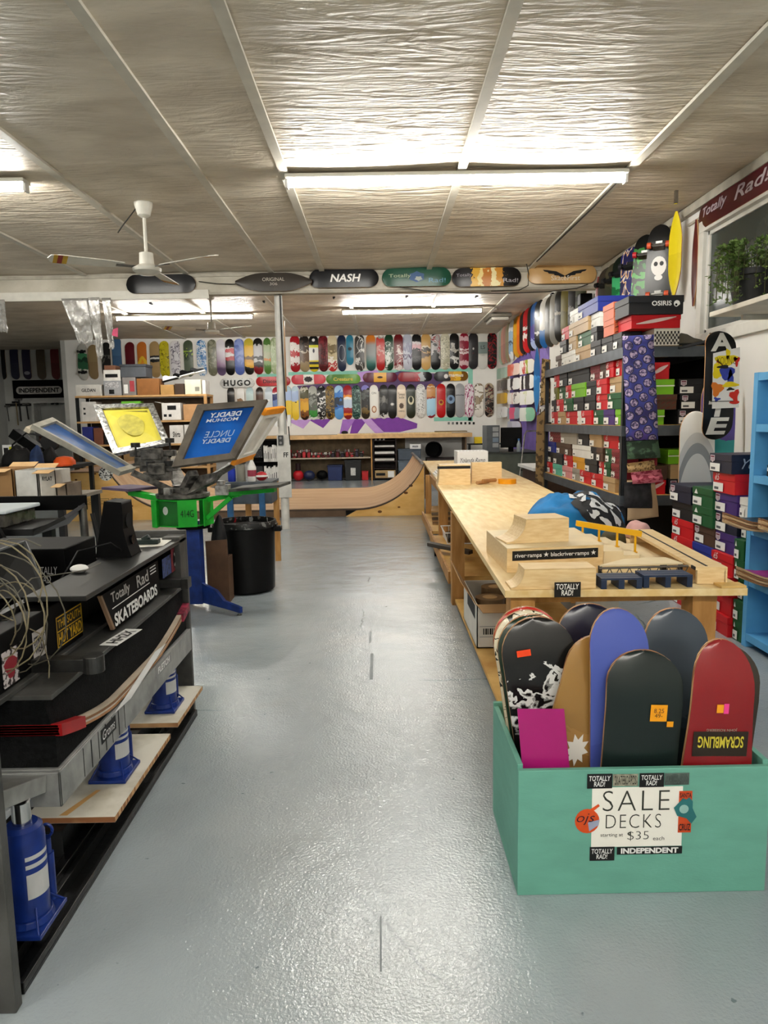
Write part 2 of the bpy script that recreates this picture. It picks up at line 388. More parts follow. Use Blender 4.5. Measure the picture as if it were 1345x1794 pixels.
# painted mural on the back wall
mural = B(); yq = YB - .004
def poly_px(pts, mi, Y=yq):
    v3 = [P(x, y, Y=Y - .001 * mi) for x, y in pts]; mural.add(v3, [tuple(range(len(pts)))], mi)
TEAL, PUR1, PUR2, PUR3, PLUM = mat('8fd0bd', .6, var=.05), mat('7d3fa8', .6, var=.05), mat('a774cf', .6, var=.05), mat('c7a0e4', .6, var=.05), mat('57406c', .6, var=.08)
poly_px([(505, 652), (820, 645), (820, 651), (505, 658)], 0); poly_px([(820, 645), (828, 645), (828, 738), (820, 738)], 0); poly_px([(760, 731), (826, 730), (826, 737), (760, 738)], 0)
poly_px([(450, 655), (500, 654), (500, 660), (450, 661)], 0)
poly_px([(520, 676), (640, 668), (700, 650), (790, 656), (760, 682), (530, 690)], 4); poly_px([(625, 652), (660, 648), (690, 676), (640, 680)], 3)
poly_px([(500, 736), (545, 735), (531, 751)], 3); poly_px([(540, 735), (580, 734), (566, 750)], 1)
poly_px([(600, 735), (622, 734), (604, 764), (594, 764)], 2); poly_px([(618, 735), (634, 734), (640, 740), (624, 762), (612, 764)], 1)
poly_px([(634, 735), (650, 734), (672, 758), (658, 760)], 3); poly_px([(648, 733), (700, 731), (731, 742), (730, 750), (700, 757), (672, 757)], 1)
for i in range(7): x = 784 + 7.3 * i; poly_px([(x, 739.5), (x + 3.6, 739.4), (x + 3.6, 743.5), (x, 743.6)], 5 if i > 1 else 6)
mo = mural.o('wall_back_mural', [TEAL, PUR1, PUR2, PUR3, PLUM, INK, GREY], fix=False); mo['kind'] = 'structure'
# purple and pale paint on the right wall behind the boards
pw = B(); xq = XR - .004
def wall_px(pts, mi): pw.add([P(x, y, X=xq - .001 * mi) for x, y in pts], [tuple(range(len(pts)))], mi)
wall_px([(893, 640), (925, 608), (962, 600), (962, 800), (893, 790)], 0); wall_px([(925, 612), (950, 596), (962, 628), (940, 640)], 1)
po = pw.o('wall_right_mural', [mat('6f5ba6', .6, var=.15, sc_=4), mat('8a74c4', .6, var=.1)], fix=False); po['kind'] = 'structure'
# ------------------------------------------------------------------ fluorescent lights
LAMP = bpy.data.materials.new('lit_tube'); LAMP.use_nodes = True
_b = LAMP.node_tree.nodes['Principled BSDF']; _b.inputs['Emission Color'].default_value = (1, .97, .90, 1); _b.inputs['Emission Strength'].default_value = TUBE_POWER
_b.inputs['Base Color'].default_value = (.9, .9, .9, 1)
def tube_light(x0, x1, y, z, label, ntube=2, dy=0.0):
    t = thing('ceiling_light', label, 'light', ((x0 + x1) / 2, y, z), 'fluorescent strip lights')
    B().box(x0, x1, y - .06, y + .06, z - .028, z, 0).o('housing', mat('dedbd0', .4, var=.02), t, bev=.006)
    n = ntube; w_ = (x1 - x0) / n
    for i in range(n):
        B().cyl((x0 + w_ * i + .012, y, z - .055), (x0 + w_ * (i + 1) - .012, y, z - .055), .024, n=14).o('tube', LAMP, t, smooth=True)
    for x in (x0, x1 - .018): B().box(x, x + .018, y - .03, y + .03, z - .085, z - .028).o('end_cap', WHITE, t)
    return t
tube_light(-.645, 1.80, 5.37, ZF - .038, 'long lit fluorescent strip light over the aisle on the ceiling before the beam')
tube_light(-4.93, -2.49, 5.37, ZF - .038, 'lit fluorescent strip light cut by the frame edge, level with the white fan')
tube_light(-.62, 1.80, 12.66, ZR - .038, 'lit fluorescent strip light behind the beam, above the ramp')
tube_light(-4.62, -2.20, 12.95, ZR - .038, 'lit fluorescent strip light behind the beam, above the small distant fan')
tube_light(-4.9, -2.46, -.9, ZF - .038, 'added unseen fluorescent fill light behind the viewer, further from the window')  # out of view, added as fill to even out the room's light
tube_light(-.65, 1.79, -.9, ZF - .038, 'lit fluorescent strip light over the shop entrance behind the viewer')
# ================================================================== skateboard decks
def deck_mesh(name, L=.82, W=.212, kick=.045, shape='pop', T=.011):
    """one board standing on its tail: length along z, printed face towards -y"""
    n = 22; cols = 6; vs = []; e = {'pop': .115, 'fat': .16, 'cruiser': .30, 'wedge': .07}[shape]
    rows = []
    ke = [e * (1 - math.sin(i / 8 * PI / 2)) for i in range(8)]                 # dense towards the rounded tips
    half_rows = [L / 2 - k_ for k_ in ke[::-1]][0:8]
    mid = L / 2 - e; nm = 9
    rows = [-z for z in half_rows[::-1]][::1]
    rows = sorted(set([-(L / 2 - q) for q in ke] + [L / 2 - q for q in ke] + [-L / 2, L / 2] + [mid * (2 * i / nm - 1) for i in range(nm + 1)]))
    rows = [r for i, r in enumerate(rows) if i == 0 or r - rows[i - 1] > 1e-5]
    n = len(rows) - 1
    def half(z):
        d = max(0, abs(z) - (L / 2 - e)) / e
        if shape == 'cruiser': w_ = W / 2 * (1 - .82 * d ** 1.6)
        elif shape == 'wedge': w_ = W / 2 * (1 - .55 * d)
        else: w_ = W / 2 * math.sqrt(max(0, 1 - d ** 2.1))
        if shape == 'fat': w_ *= .93 + .07 * math.cos((z + .1) * 9)
        return max(w_, .004)
    bb = B()
    def pt(z, s, top):
        hw = half(z); x = s * hw
        y = kick * (max(0, abs(z) - (L / 2 - .17)) / .17) ** 1.6 + .006 * s * s
        return (x, y + (T / 2 if top else -T / 2), z)
    cs = [-1 + 2 * j / cols for j in range(cols + 1)]; w_ = cols + 1
    for top in (0, 1):
        vs = [pt(z, s, top) for z in rows for s in cs]
        fs = [(i * w_ + j, i * w_ + j + 1, (i + 1) * w_ + j + 1, (i + 1) * w_ + j) for i in range(n) for j in range(cols)]
        bb.add(vs, fs if not top else [f[::-1] for f in fs], 2 if top else 0)
    rim = [(z, -1) for z in rows] + [(rows[-1], s) for s in cs[1:]] + [(z, 1) for z in rows[::-1][1:]] + [(rows[0], s) for s in cs[::-1][1:-1]]
    vs = [pt(z, s, 0) for z, s in rim] + [pt(z, s, 1) for z, s in rim]; k = len(rim)
    bb.add(vs, [(i, (i + 1) % k, k + (i + 1) % k, k + i) for i in range(k)], 1)
    return bb.mesh(name, [WHITE, EDGE, MAPLE], smooth=True, ang=45)
DM = {k: deck_mesh('deck_' + k, **a) for k, a in dict(pop=dict(), fat=dict(W=.235, shape='fat'), short=dict(L=.68, W=.19), cruiser=dict(L=.9, W=.21, kick=.0, shape='cruiser'),
      wedge=dict(L=1.02, W=.23, kick=.02, shape='wedge'), slim=dict(L=.78, W=.2)).items()}
BY, BX = YB - .054, XR - .054
def deck(label, loc, m, shape='pop', rot=(0, 0, 0), group=None, name='skateboard_deck', top=None, edge=None, cat='skateboard deck'):
    o = bpy.data.objects.new(name, DM[shape]); COL.objects.link(o)
    o.location = loc; o.rotation_euler = rot; WLOC[o.name] = V(loc)
    for i, mm in enumerate((m, edge, top)):
        if mm: o.material_slots[i].link = 'OBJECT'; o.material_slots[i].material = mm
    return tag(o, label, cat, group)
def bend(o, b_, y0):
    """lay a flat mark onto the curved face of a board"""
    kick = {'deck_cruiser': 0, 'deck_wedge': .02}.get(o.data.name, .045); L2 = max(v.co.z for v in o.data.vertices)
    bm = bmesh.new()
    vv = [bm.verts.new(p) for p in b_.v]
    for f in b_.f:
        try: bm.faces.new([vv[i] for i in f])
        except ValueError: pass
    zs = [v.co.z for v in bm.verts]
    if max(abs(min(zs)), abs(max(zs))) > L2 - .18 and kick:
        for q in range(9):
            for sg in (1, -1):
                zc = sg * (L2 - .17 + .02 * q)
                if min(zs) < zc < max(zs): bmesh.ops.bisect_plane(bm, geom=bm.verts[:] + bm.edges[:] + bm.faces[:], plane_co=(0, 0, zc), plane_no=(0, 0, 1))
    for v in bm.verts: v.co.y += .006 * (v.co.x / .105) ** 2 * .6 + kick * (max(0, abs(v.co.z) - (L2 - .17)) / .17) ** 1.6
    bm.verts.index_update(); b_.v = [tuple(v.co) for v in bm.verts]; b_.f = [[v.index for v in f.verts] for f in bm.faces]; b_.m = [0] * len(b_.f); bm.free()
def emblem(o, body, h, hx, dz=0, dx=0, vert=False, w=None, flip=False, **k):
    """lettering printed on a board, riding just above its printed face (board space)"""
    M = frame((-dx if vert else dx, -.0075, dz), (0, 0, 1) if vert else (1, 0, 0), (-1, 0, 0) if vert else (0, 0, 1))
    if flip: M = M @ Matrix.Rotation(PI, 4, 'Z')
    b_ = B(); letters(b_, body, M, h, w, **k); bend(o, b_, 0)
    return b_.o('lettering', mat(hx, .5, var=0), o, fix=False, local=True)
def blob(o, hx, h, w, dz=0, dx=0, n=18, jag=0.0, name='emblem'):
    b_ = B(); vs = []
    for i in range(n):
        t = 2 * PI * i / n; k_ = 1 - jag * (i % 2)
        x, z = dx + w / 2 * math.cos(t) * k_, dz + h / 2 * math.sin(t) * k_
        vs.append((x, -.0072, z))
    b_.add(vs, [tuple(range(n))]); bend(o, b_, 0); return b_.o(name, mat(hx, .5, var=0), o, fix=False, local=True)
ORD = 'first second third fourth fifth sixth seventh eighth ninth tenth eleventh twelfth thirteenth fourteenth fifteenth sixteenth seventeenth eighteenth nineteenth twentieth twenty-first twenty-second twenty-third twenty-fourth'.split()
# --- upper row to the right of the post: px centre, look, stops, dmat keywords
zt = P(690, 617, Y=16.6).z; zb = P(690, 703.5, Y=16.6).z; zm = P(690, 662.5, Y=16.6).z
TOPR = [
 (516.4, 'white deck with red splashed ends', '0:9a1420 .2:e6e0dc .44:b81c28 .56:e9e4e0 .8:a01824', dict(n=.14, s=12)),
 (533, 'brown deck with a dark skull face at its top', '0:9a8664 .3:6b5442 .52:c9bfae .6:4a3c34 .8:241f1c', dict(n=.22, s=9)),
 (549.4, 'black and white deck with yellow bee stripes', '0:d9c428 .07:161616 .13:dcc628 .2:161616 .27:e0ca30 .31:ecebe6 .66:d9d636 .73:141414', {}),
 (566, 'dark maroon deck', '0:4c0c12 .45:6a141c .6:8a3038 .66:54101a', dict(z=.3, n=.4, s=10)),
 (582, 'tan illustrated deck with a red and white tail', '0:b42c2c .1:e8e0d8 .16:b03030 .24:ece6dc .36:c4b48c .55:7a6a48 .72:cfc2a0', dict(n=.16, s=12)),
 (598.5, 'navy deck with a pale ring', '0:182238 .34:c9d0d6 .365:1a2540', dict(z=0, r=.9, n=.015, s=4)),
 (612.8, 'short teal deck with a dark hat emblem', '0:2b7d9a .02:2a7a98', dict(n=.02)),
 (630, 'charcoal deck with a white brush figure', '0:3a3836 .46:d8d8d4 .54:3c3a38', dict(z=.25, n=.45, s=7, st=(1, 1, .6))),
 (649.5, 'deck fading from orange through grey to green', '0:1e3c3a .25:2a6a62 .45:8c9494 .7:8a8a88 .8:c8742c .9:cf7a28', dict(const=False, n=.03)),
 (666.6, 'red and pink patterned deck with a grey tip', '0:b01c1c .3:c84c44 .5:e0a8a0 .6:c2403c .86:9a9a96 .95:e0dcd8', dict(n=.2, s=14)),
 (681.4, 'dark green deck with a white swirl', '0:17482c .42:e6ebe4 .56:1a4c30 .62:dfe6dd .66:143c26', dict(z=.3, n=.34, r=.35, s=7)),
 (698, 'red deck with a white swirl', '0:a81826 .42:ece2de .55:8a1c26 .62:e2d6d2 .66:6a1018', dict(z=.3, n=.34, r=.35, s=7)),
 (713.7, 'pale lavender deck with dripping purple paint', '0:c4c8d6 .3:4c3a66 .42:d4d6e2 .54:8f92ae .7:b6bccc', dict(n=.26, s=11, st=(2, 1, .5))),
 (729.8, 'black deck with a pink and white band', '0:121214 .3:4a4a4c .4:131315 .55:e2b4bc .68:e8e0e2 .78:121214', dict(n=.12, s=9)),
 (746, 'tan wooden deck with a brown bird in its middle', '0:cfa766 .36:5a4026 .46:caa264 .5:3c2c1c .58:e8dcc4 .64:cda462', dict(n=.1, s=11)),
 (763, 'black deck with a grey and red curve', '0:0f0f11 .5:b8b4b4 .62:9c2430 .66:d6d4d4 .72:0f0f11', dict(z=.5, n=.3, s=5)),
 (779.8, 'sage and cream camouflage deck', '0:b6b49a .42:e2dfcc .52:8f9078 .6:d4d0ba', dict(z=.2, n=.5, s=13)),
 (795.7, 'black deck with a white smear', '0:121212 .22:dadad6 .34:121212 .5:bfbcb4 .64:121212', dict(n=.22, s=8)),
 (812.9, 'crimson deck with white lettering blocks', '0:8e1a34 .1:d8b8bc .24:8c1a34 .42:ead8da .47:8e1a34 .52:ead8da .57:8e1a34 .78:d8b4ba .9:8a1832', dict(n=.05, s=22)),
 (829, 'plain charcoal deck with a small white mark', '0:2e2d30 .1:2f2e31', dict(n=.02)),
 (845.6, 'white deck with a grey green block', '0:d9d9d4 .38:c8c8c2 .42:7c8c8a .74:d6d6d0', {}),
 (862, 'black deck with dark red scribbles', '0:120e10 .48:8a1420 .58:150f11', dict(z=.15, n=.5, s=9)),
]
def fit(o, row, i, W):
    g = min([abs(row[j][0] - row[i][0]) for j in (i - 1, i + 1) if 0 <= j < len(row)]) / 75.0
    o.scale.x = min(1, (g - .006) / W)
GT = 'decks in the upper row right of the post'
for i, (px, look, st, kw) in enumerate(TOPR):
    p = P(px, 617, Y=BY); sh = 'short' if 'short' in look else 'pop'
    o = deck(f'{look}, {ORD[i]} from the post in the upper row' if len(look.split()) < 9 else f'{look}, upper back wall row', (p.x, BY, zt + (.07 if sh == 'short' else 0)), dmat(st, seed=i, **kw), sh, group=GT)
    fit(o, TOPR, i, .214)
    if px == 612.8: blob(o, '182024', .09, .13, .02, jag=.3)
    if px == 549.4: blob(o, 'e8e8e4', .07, .07, .3); blob(o, '50505c', .12, .06, .06, jag=.4)
    if px == 829: blob(o, 'dcdcd8', .06, .05, .05, jag=.3); emblem(o, 'DSK', .014, 'b04048', -.05)
    if px == 845.6: emblem(o, 'LS', .08, '202424', .08); emblem(o, 'WORLD\nLABEL', .05, 'a0a09a', -.09)
    if px == 812.9: emblem(o, 'PIZZA', .035, 'f0e4e4', -.01)
    if px == 566: emblem(o, 'REAL', .12, '3a0a10', -.05, vert=True, w=.4)
# --- lower row to the right of the post
BOTR = [
 (504.5, 'pale blue and yellow deck beside the post', '0:e6c53c .5:e9c840 .56:a8bce2 .84:b4d0dc', dict(n=.05, s=10)),
 (517, 'pale blue over yellow deck with a dark paw', '0:e4c23a .48:e9c840 .56:a6bade .84:bcd2e0', dict(n=.05, s=9)),
 (533, 'olive deck with a golden figure', '0:2a1a14 .14:7a4a20 .3:d9a52c .5:c89028 .62:4c4a2c .84:c8c4b4 .92:3c3830', dict(n=.12, s=10)),
 (548, 'grey deck with a green and white tail', '0:dce4dc .1:2c7a34 .2:3c8c3c .3:5a5e54 .5:8c9088 .62:4c4e48 .75:a8aaa2', dict(n=.2, s=11)),
 (563, 'black and white comic deck', '0:121212 .1:e4e4e0 .16:121212 .24:e8e8e4 .3:141414 .5:e4e4e2 .6:161616', dict(z=.5, n=.4, s=8)),
 (578, 'dark brown deck with gold details', '0:201816 .4:4a3a20 .5:b08c34 .58:3a2c20 .66:6a5a3a', dict(z=.2, n=.45, s=16)),
 (593.5, 'bright blue deck with a dark whale shape', '0:5a98d8 .3:2a64b4 .42:10243c .6:2f74c4 .8:a4c8ea', dict(n=.14, s=8)),
 (609, 'red deck with an orange and white label', '0:8c1c22 .14:e08028 .19:9a1c22 .34:c6d6ea .58:f0f0f0 .64:e89028 .7:9a2028', dict(n=.03, s=14)),
 (624, 'dark teal deck with pale vine lines', '0:0f3c38 .47:0f3c38 .49:9cc0b4 .52:10332f', dict(z=.05, n=.4, s=9)),
 (640, 'dark deck with a lavender tip', '0:2c2418 .2:6a5428 .34:1c1a18 .6:4c5250 .7:1e1c1a .84:8c88cc', dict(n=.16, s=12)),
 (655, 'white deck with an oval lion emblem', '0:e6d4c0 .06:ecebe6 .95:ead8c4', {}),
 (672, 'black deck with a grey figure and white badge', '0:dcdcdc .14:161616 .45:60605e .6:181818 .8:2a2a28', dict(n=.1, s=12)),
 (687, 'plain black deck with a small white runner', '0:121213 .9:1c1c1d', {}),
 (703, 'cream deck with dark script and an owl drawing', '0:e4d2bc .1:e7d6c0', {}),
 (719.7, 'dark olive deck with a pale looped ribbon', '0:23281c .1:242a1c .8:16180f', dict(n=.04)),
 (737, 'white deck covered in fine line drawing', '0:dfdfdd .5:e4e4e2 .53:3c3c3e .57:dededc', dict(z=.05, n=.4, s=18)),
 (755, 'tan and light blue deck with a red base', '0:8c1c2c .1:a8d4ec .56:9c4428 .62:c48c50 .88:e8d8c0 .91:bf8448', dict(n=.04, s=12)),
 (772.6, 'plain bright red deck with a gold crest', '0:b81418 .1:ba1518', dict(n=.01)),
 (789.4, 'black deck with a blue planet', '0:101114 .1:111215', {}),
 (805.5, 'plain silver grey deck', '0:9ea0a4 .64:3c3c40 .66:a2a4a8', dict(n=.015)),
 (822, 'white deck with magenta streaks', '0:e8e0e6 .47:9a2c64 .56:e6dce4', dict(z=.12, n=.42, s=8, st=(2, 1, .7))),
 (839, 'white deck with brown moth patches', '0:e6e2da .5:e4e0d8 .53:5a4a38 .58:a09078', dict(z=.05, n=.45, s=8)),
 (857, 'black and brown collage deck', '0:201a18 .44:8c8474 .5:7a2024 .54:241e1c .6:a89c84', dict(z=.1, n=.45, s=9)),
]
for i, (px, look, st, kw) in enumerate(BOTR):
    p = P(px, 703.5, Y=BY)
    o = deck(f'{look}, {ORD[i]} from the post in the lower row' if len(look.split()) < 9 else f'{look}, lower back wall row', (p.x, BY, zb), dmat(st, seed=40 + i, **kw), 'slim', group='decks in the lower row right of the post')
    fit(o, BOTR, i, .202)
    if px == 655: emblem(o, 'ON', .05, '3a3a3a', .2); blob(o, 'a8704c', .16, .12, -.17); blob(o, 'ead8c4', .11, .075, -.17).location.y -= .0006
    if px == 687: blob(o, 'e4e4e2', .09, .12, -.06, jag=.55)
    if px == 703: emblem(o, 'Tempus\nSeattle', .13, '2a2220', .13, w=.15); blob(o, '57483c', .16, .13, -.1, jag=.35); emblem(o, 'OBRG', .035, '2a2220', -.22)
    if px == 719.7: blob(o, 'd8d2b4', .2, .14, .02); blob(o, '23281c', .14, .08, .04).location.y -= .0006
    if px == 772.6: blob(o, 'c89a2c', .14, .12, -.04, jag=.15); blob(o, '8c1014', .07, .07, -.03).location.y -= .0006
    if px == 789.4: blob(o, '7c98b8', .2, .19, .03); blob(o, '1c3050', .09, .08, .04).location.y -= .0006
    if px == 517: blob(o, '4a3a14', .035, .07, .02, .02, jag=.3)
    if px == 672: blob(o, '8c8c88', .2, .1, .06, jag=.35)
# --- horizontal decks between the rows
MID = [
 (415, 671, 'white deck hung sideways with large black letters, above the black cap deck', '0:c8c8c6 .5:d9d9d7 .55:b4b4b2', dict(z=.05, n=.4, s=20), 'HUGO', '151515'),
 (478, 668, 'red deck hung sideways behind the post, with dark green script', '0:b02c30 .4:bb3438 .6:a02428', dict(n=.08), 'Discount', '2c1416'),
 (540, 664.5, 'pink deck hung sideways with a white middle band and cat face', '0:c84450 .36:e6e0da .66:cc4650', dict(n=.03), '', ''),
 (601, 664, 'green deck hung sideways, first of its row past the pink one', '0:4c7c2c .5:5a8c34 .7:6c9c44', dict(n=.1), 'Creature', 'd4b848'),
 (665.5, 661, 'maroon deck hung sideways with a yellow crown panel', '0:5c2034 .32:e0a420 .68:64243a', {}, '', ''),
 (727, 660, 'red and silver deck hung sideways with black tip', '0:8c1c28 .5:a4303a .62:aab0b4 .76:16161a', dict(n=.08, s=12), '', ''),
 (790, 659, 'black and yellow deck hung sideways with white letters, last of its row', '0:18141c .46:c8901c .6:e4b428 .8:7c5418', dict(n=.1, s=10), 'magnus', 'f4ecd8'),
]
for i, (px, py, look, st, kw, tx, tc_) in enumerate(MID):
    p = P(px, py, Y=BY)
    o = deck(look, (p.x, BY, p.z), dmat(st, seed=80 + i, **kw), 'pop', rot=(0, PI / 2, 0), group='decks hung sideways between the rows')
    o.scale.z = .965
    if tx: emblem(o, tx, .135 if tx == 'HUGO' else .08, tc_, dz=.12 if tx == 'magnus' else 0, vert=True, w=.64 if tx == 'HUGO' else (.34 if tx == 'magnus' else .46), bold=.06 if tx == 'HUGO' else .03, spacing=1.3 if tx == 'HUGO' else 1).location.y += 0
    if i == 4: blob(o, '2c1a10', .16, .06, 0, 0, jag=.3)
    if i == 2: blob(o, '2c2428', .22, .14, 0, 0, jag=.2)
    if i == 6: blob(o, 'e8e4e0', .1, .1, -.12, 0, 20)
# --- decks left of the post: upper row, then the half hidden lower row
TOPL = [
 (228, 'dark red deck', '0:4c0c18 .5:5a101c', dict(n=.06)), (249, 'orange deck with a yellow centre', '0:b44a20 .3:d88c28 .5:d8b030 .62:c06c28', dict(r=.3, n=.06)),
 (271, 'tan wooden deck with a black and white sticker', '0:a08458 .3:a68a5e .42:222222 .5:d8d8d4 .55:24242a .6:a68a5e', dict(n=.03)),
 (288, 'yellow deck with black lines', '0:b8ac1c .47:b4a818 .5:2a2810 .53:c4b824', dict(z=.1, n=.4, s=9)),
 (307.5, 'white deck with grey tumbling figures', '0:dcdade .5:dedce0 .52:6c6874 .6:c8c4cc', dict(z=.05, n=.42, s=10)),
 (330, 'dark grey green deck with a lime blot', '0:5a6454 .5:44503f .6:2f3a30 .66:90a83c .74:46523f', dict(n=.2, s=9)),
 (353, 'blue and white patterned deck', '0:e0e4e8 .46:4c8cc0 .54:dfe6ec .6:2e6ca8', dict(z=.1, n=.42, s=11)),
 (371.5, 'olive grey deck with faint drawing', '0:6a6a58 .5:74745f .56:8f8f7c', dict(z=.1, n=.35, s=12)),
 (387, 'deck fading from white to purple with letters', '0:6c5878 .2:4c3c58 .3:8c6c8c .7:d8d4dc', dict(const=False, n=.04)),
 (402.5, 'black deck with a red and white panel', '0:131313 .4:b02c34 .5:e4e0e0 .62:c44850 .72:e8e4e4 .76:131313', dict(n=.07, s=12)),
 (419, 'periwinkle blue deck', '0:5468b0 .5:7084c8 .58:8c9cd4', dict(z=.3, n=.3, s=8)),
 (436, 'yellow deck with a black tail', '0:191714 .2:e0a820 .34:d49a1c .4:6c4c18 .5:e2b428 .8:c8b43c', dict(n=.05, s=12)),
 (452, 'black deck with a chrome cross and red tail', '0:7c1820 .2:1a1416 .34:d0d0d2 .4:17171a .5:c4c4c8 .8:161616', dict(n=.06, s=14)),
 (468, 'green deck with an orange stripe', '0:57803a .25:7c9c5c .36:d08c4c .42:b4b898 .6:a8b890 .8:4c7434', dict(n=.08, s=10)),
 (480.5, 'pale green deck close beside the post', '0:a8b890 .5:bcc8a8 .6:98a880', dict(z=.3, n=.3, s=10)),
]
for i, (px, look, st, kw) in enumerate(TOPL):
    f_ = (px - 228) / 252; p = P(px, 631 - 8 * f_, Y=BY)
    o = deck(f'{look}, upper row between shelf and post' if len(look.split()) > 7 else f'{look}, {ORD[14 - i]} from the post towards the shelf, upper row', (p.x, BY, p.z), dmat(st, seed=100 + i, **kw), 'pop', group='decks in the upper row left of the post'); fit(o, TOPL, i, .214)
for i, (px, look, st, kw) in enumerate([(405, 'black deck under the letter deck', '0:1c1a1a .7:242222 .76:5a5450 .8:1c1a1a', {}), (422, 'white deck with brown peaks', '0:e4e2de .5:8c6c50 .62:e6e4e0', dict(n=.1)), (438, 'pale teal deck', '0:a8c8c8 .5:c4d8d8 .8:b4ccd0', dict(n=.06)),
        (455, 'dark brown deck with an orange figure', '0:3a2418 .4:b4582c .6:4a2c1c .8:241814', dict(n=.1)), (471, 'pale grey blue deck', '0:ccd6de .8:c0ccd6', {}), (484, 'red over navy deck', '0:9a2430 .2:243060 .3:6c84b8 .6:2c3468 .78:e0e0e4 .81:a82434', dict(n=.03))]):
    p = P(px, 708, Y=BY)
    o = deck(f'{look}, lower row, half hidden by the printing screens', (p.x, BY, p.z), dmat(st, seed=130 + i, **kw), 'slim', group='decks in the lower row left of the post'); o.scale.x = .84
# --- dim decks in the alcove at the far left
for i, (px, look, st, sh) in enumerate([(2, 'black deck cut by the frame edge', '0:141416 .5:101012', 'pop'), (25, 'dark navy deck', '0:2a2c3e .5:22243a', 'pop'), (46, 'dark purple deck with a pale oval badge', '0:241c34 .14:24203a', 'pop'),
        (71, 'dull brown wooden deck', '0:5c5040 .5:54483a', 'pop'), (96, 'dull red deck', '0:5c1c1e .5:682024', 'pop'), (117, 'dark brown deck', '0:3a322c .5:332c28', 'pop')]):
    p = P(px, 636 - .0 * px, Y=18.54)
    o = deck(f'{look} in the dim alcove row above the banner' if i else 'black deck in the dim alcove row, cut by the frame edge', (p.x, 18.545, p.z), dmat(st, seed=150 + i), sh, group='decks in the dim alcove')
    if i == 2: blob(o, '8c8a94', .09, .15, -.25)
# --- boards on the drop beam
BEAM = [
 (280, 497, 'plain black board on the beam, half behind the white fan', '0:121214 .5:161618', {}, []),
 (479, 494, 'dark brown cruiser board with pale lettering, on the beam above the post', '0:2f2a24 .5:352f29', dict(n=.02), [('ORIGINAL', .04, 'b8b0a4', .0, .03, .26), ('306', .032, 'a09890', .0, -.022, .09)]),
 (602, 487, 'black board with large white letters on the beam', '0:0f1014 .5:111216', {}, [('NASH', .09, 'eceae6', .02, 0, .36)]),
 (730, 485, 'green board with a blue creature and pale script on the beam', '0:1c4a38 .5:1e4d3a', dict(n=.02), [('Totally', .05, 'a8b494', -.2, .01, .26), ('Rad!', .05, '6c94b0', .24, -.04, .2)]),
 (853, 485, 'black board with a yellow blaze and pale script on the beam', '0:141214 .28:d8a83c .38:e4d08c .46:b8742c .54:e8dca8 .64:c88c34 .74:151315', dict(n=.07, s=16), [('Totally', .045, '9c98a0', -.27, .02, .18), ('Rad!', .045, 'b4b0b8', .28, -.04, .18)]),
 (986, 480, 'tan wooden board with a dark spread eagle on the beam, beside the right wall', '0:c09a64 .5:c8a26a', dict(n=.05), [('SkateFirst', .055, 'd8d0c0', .03, -.045, .34)]),
]
for i, (px, py, look, st, kw, tx) in enumerate(BEAM):
    p = P(px, py, Y=YBM - .075); sh = 'cruiser' if i == 1 else 'pop'
    o = deck(look.replace('right wall', 'shoe wall'), (p.x, YBM - .075, p.z), dmat(st, seed=170 + i, **kw), sh, rot=(0, PI / 2, 0), group='boards hung sideways on the beam')
    if i in (1, 2): o.rotation_euler.z = 0
    for (t_, h_, hx, along, up, w_) in tx: emblem(o, t_, h_, hx, dz=along, dx=up, vert=True, w=w_, bold=.035 if t_ == 'NASH' else 0, shear=.2 if t_ == 'NASH' else 0)
    if i == 3:
        blob(o, '3c5a84', .2, .13, 0, 0, 12, jag=.2); blob(o, 'a8b0a8', .1, .06, .02, .02, 10, jag=.3).location.y -= .0006
    if i == 5:
        b_ = B(); z0 = -.0078
        wing = [(0, -.02), (.04, .0), (.1, .03), (.2, .045), (.26, .05), (.24, .03), (.2, .02), (.19, .005), (.13, .0), (.12, -.015), (.07, -.02), (.03, -.05)]
        for sg in (1, -1): b_.add([(-y, z0 + .006 * (y / .105) ** 2 + .0, x * sg + .02) for x, y in wing], [tuple(range(len(wing)))])
        b_.o('eagle', INK, o, fix=False, local=True)
    for s in (-.22, .22):
        B().box(p.x + s - .008, p.x + s + .008, YBM - .09, YBM - .001, p.z - .135, p.z - .118).box(p.x + s - .008, p.x + s + .008, YBM - .09, YBM - .082, p.z - .135, p.z - .105).o('bracket', DARK, o)
# ================================================================== right wall: boards, racks of shoe boxes
def rrot(kind='up', lean=0.0):
    """board orientation on the right wall: standing, or lying with its lettering readable from the room"""
    if kind == 'up': M = Matrix(((0, 1, 0), (-1, 0, 0), (0, 0, 1)))
    else: M = Matrix(((0, 1, 0), (0, 0, -1), (-1, 0, 0)))
    return (Matrix.Rotation(lean, 3, 'Z') @ M).to_euler()
def truck(o, z, wheel, m=STEEL, flip=1):
    B().box(-.028, .028, -.02, -.008, z - .04, z + .04).cyl((-.1, -.05, z), (.1, -.05, z), .006, n=8).prism([(-.02, -.04), (-.055, -.012), (-.05, .012), (-.02, .02)], 'x', -.05, .05, M=Matrix.Translation((0, 0, z))).o('truck', m, o, local=True)
    for s in (-1, 1): B().cyl((s * .062, -.05, z), (s * .096, -.05, z), .028, n=16).o('wheel', wheel, o, local=True, smooth=True)
GW = 'boards standing along the shoe wall'
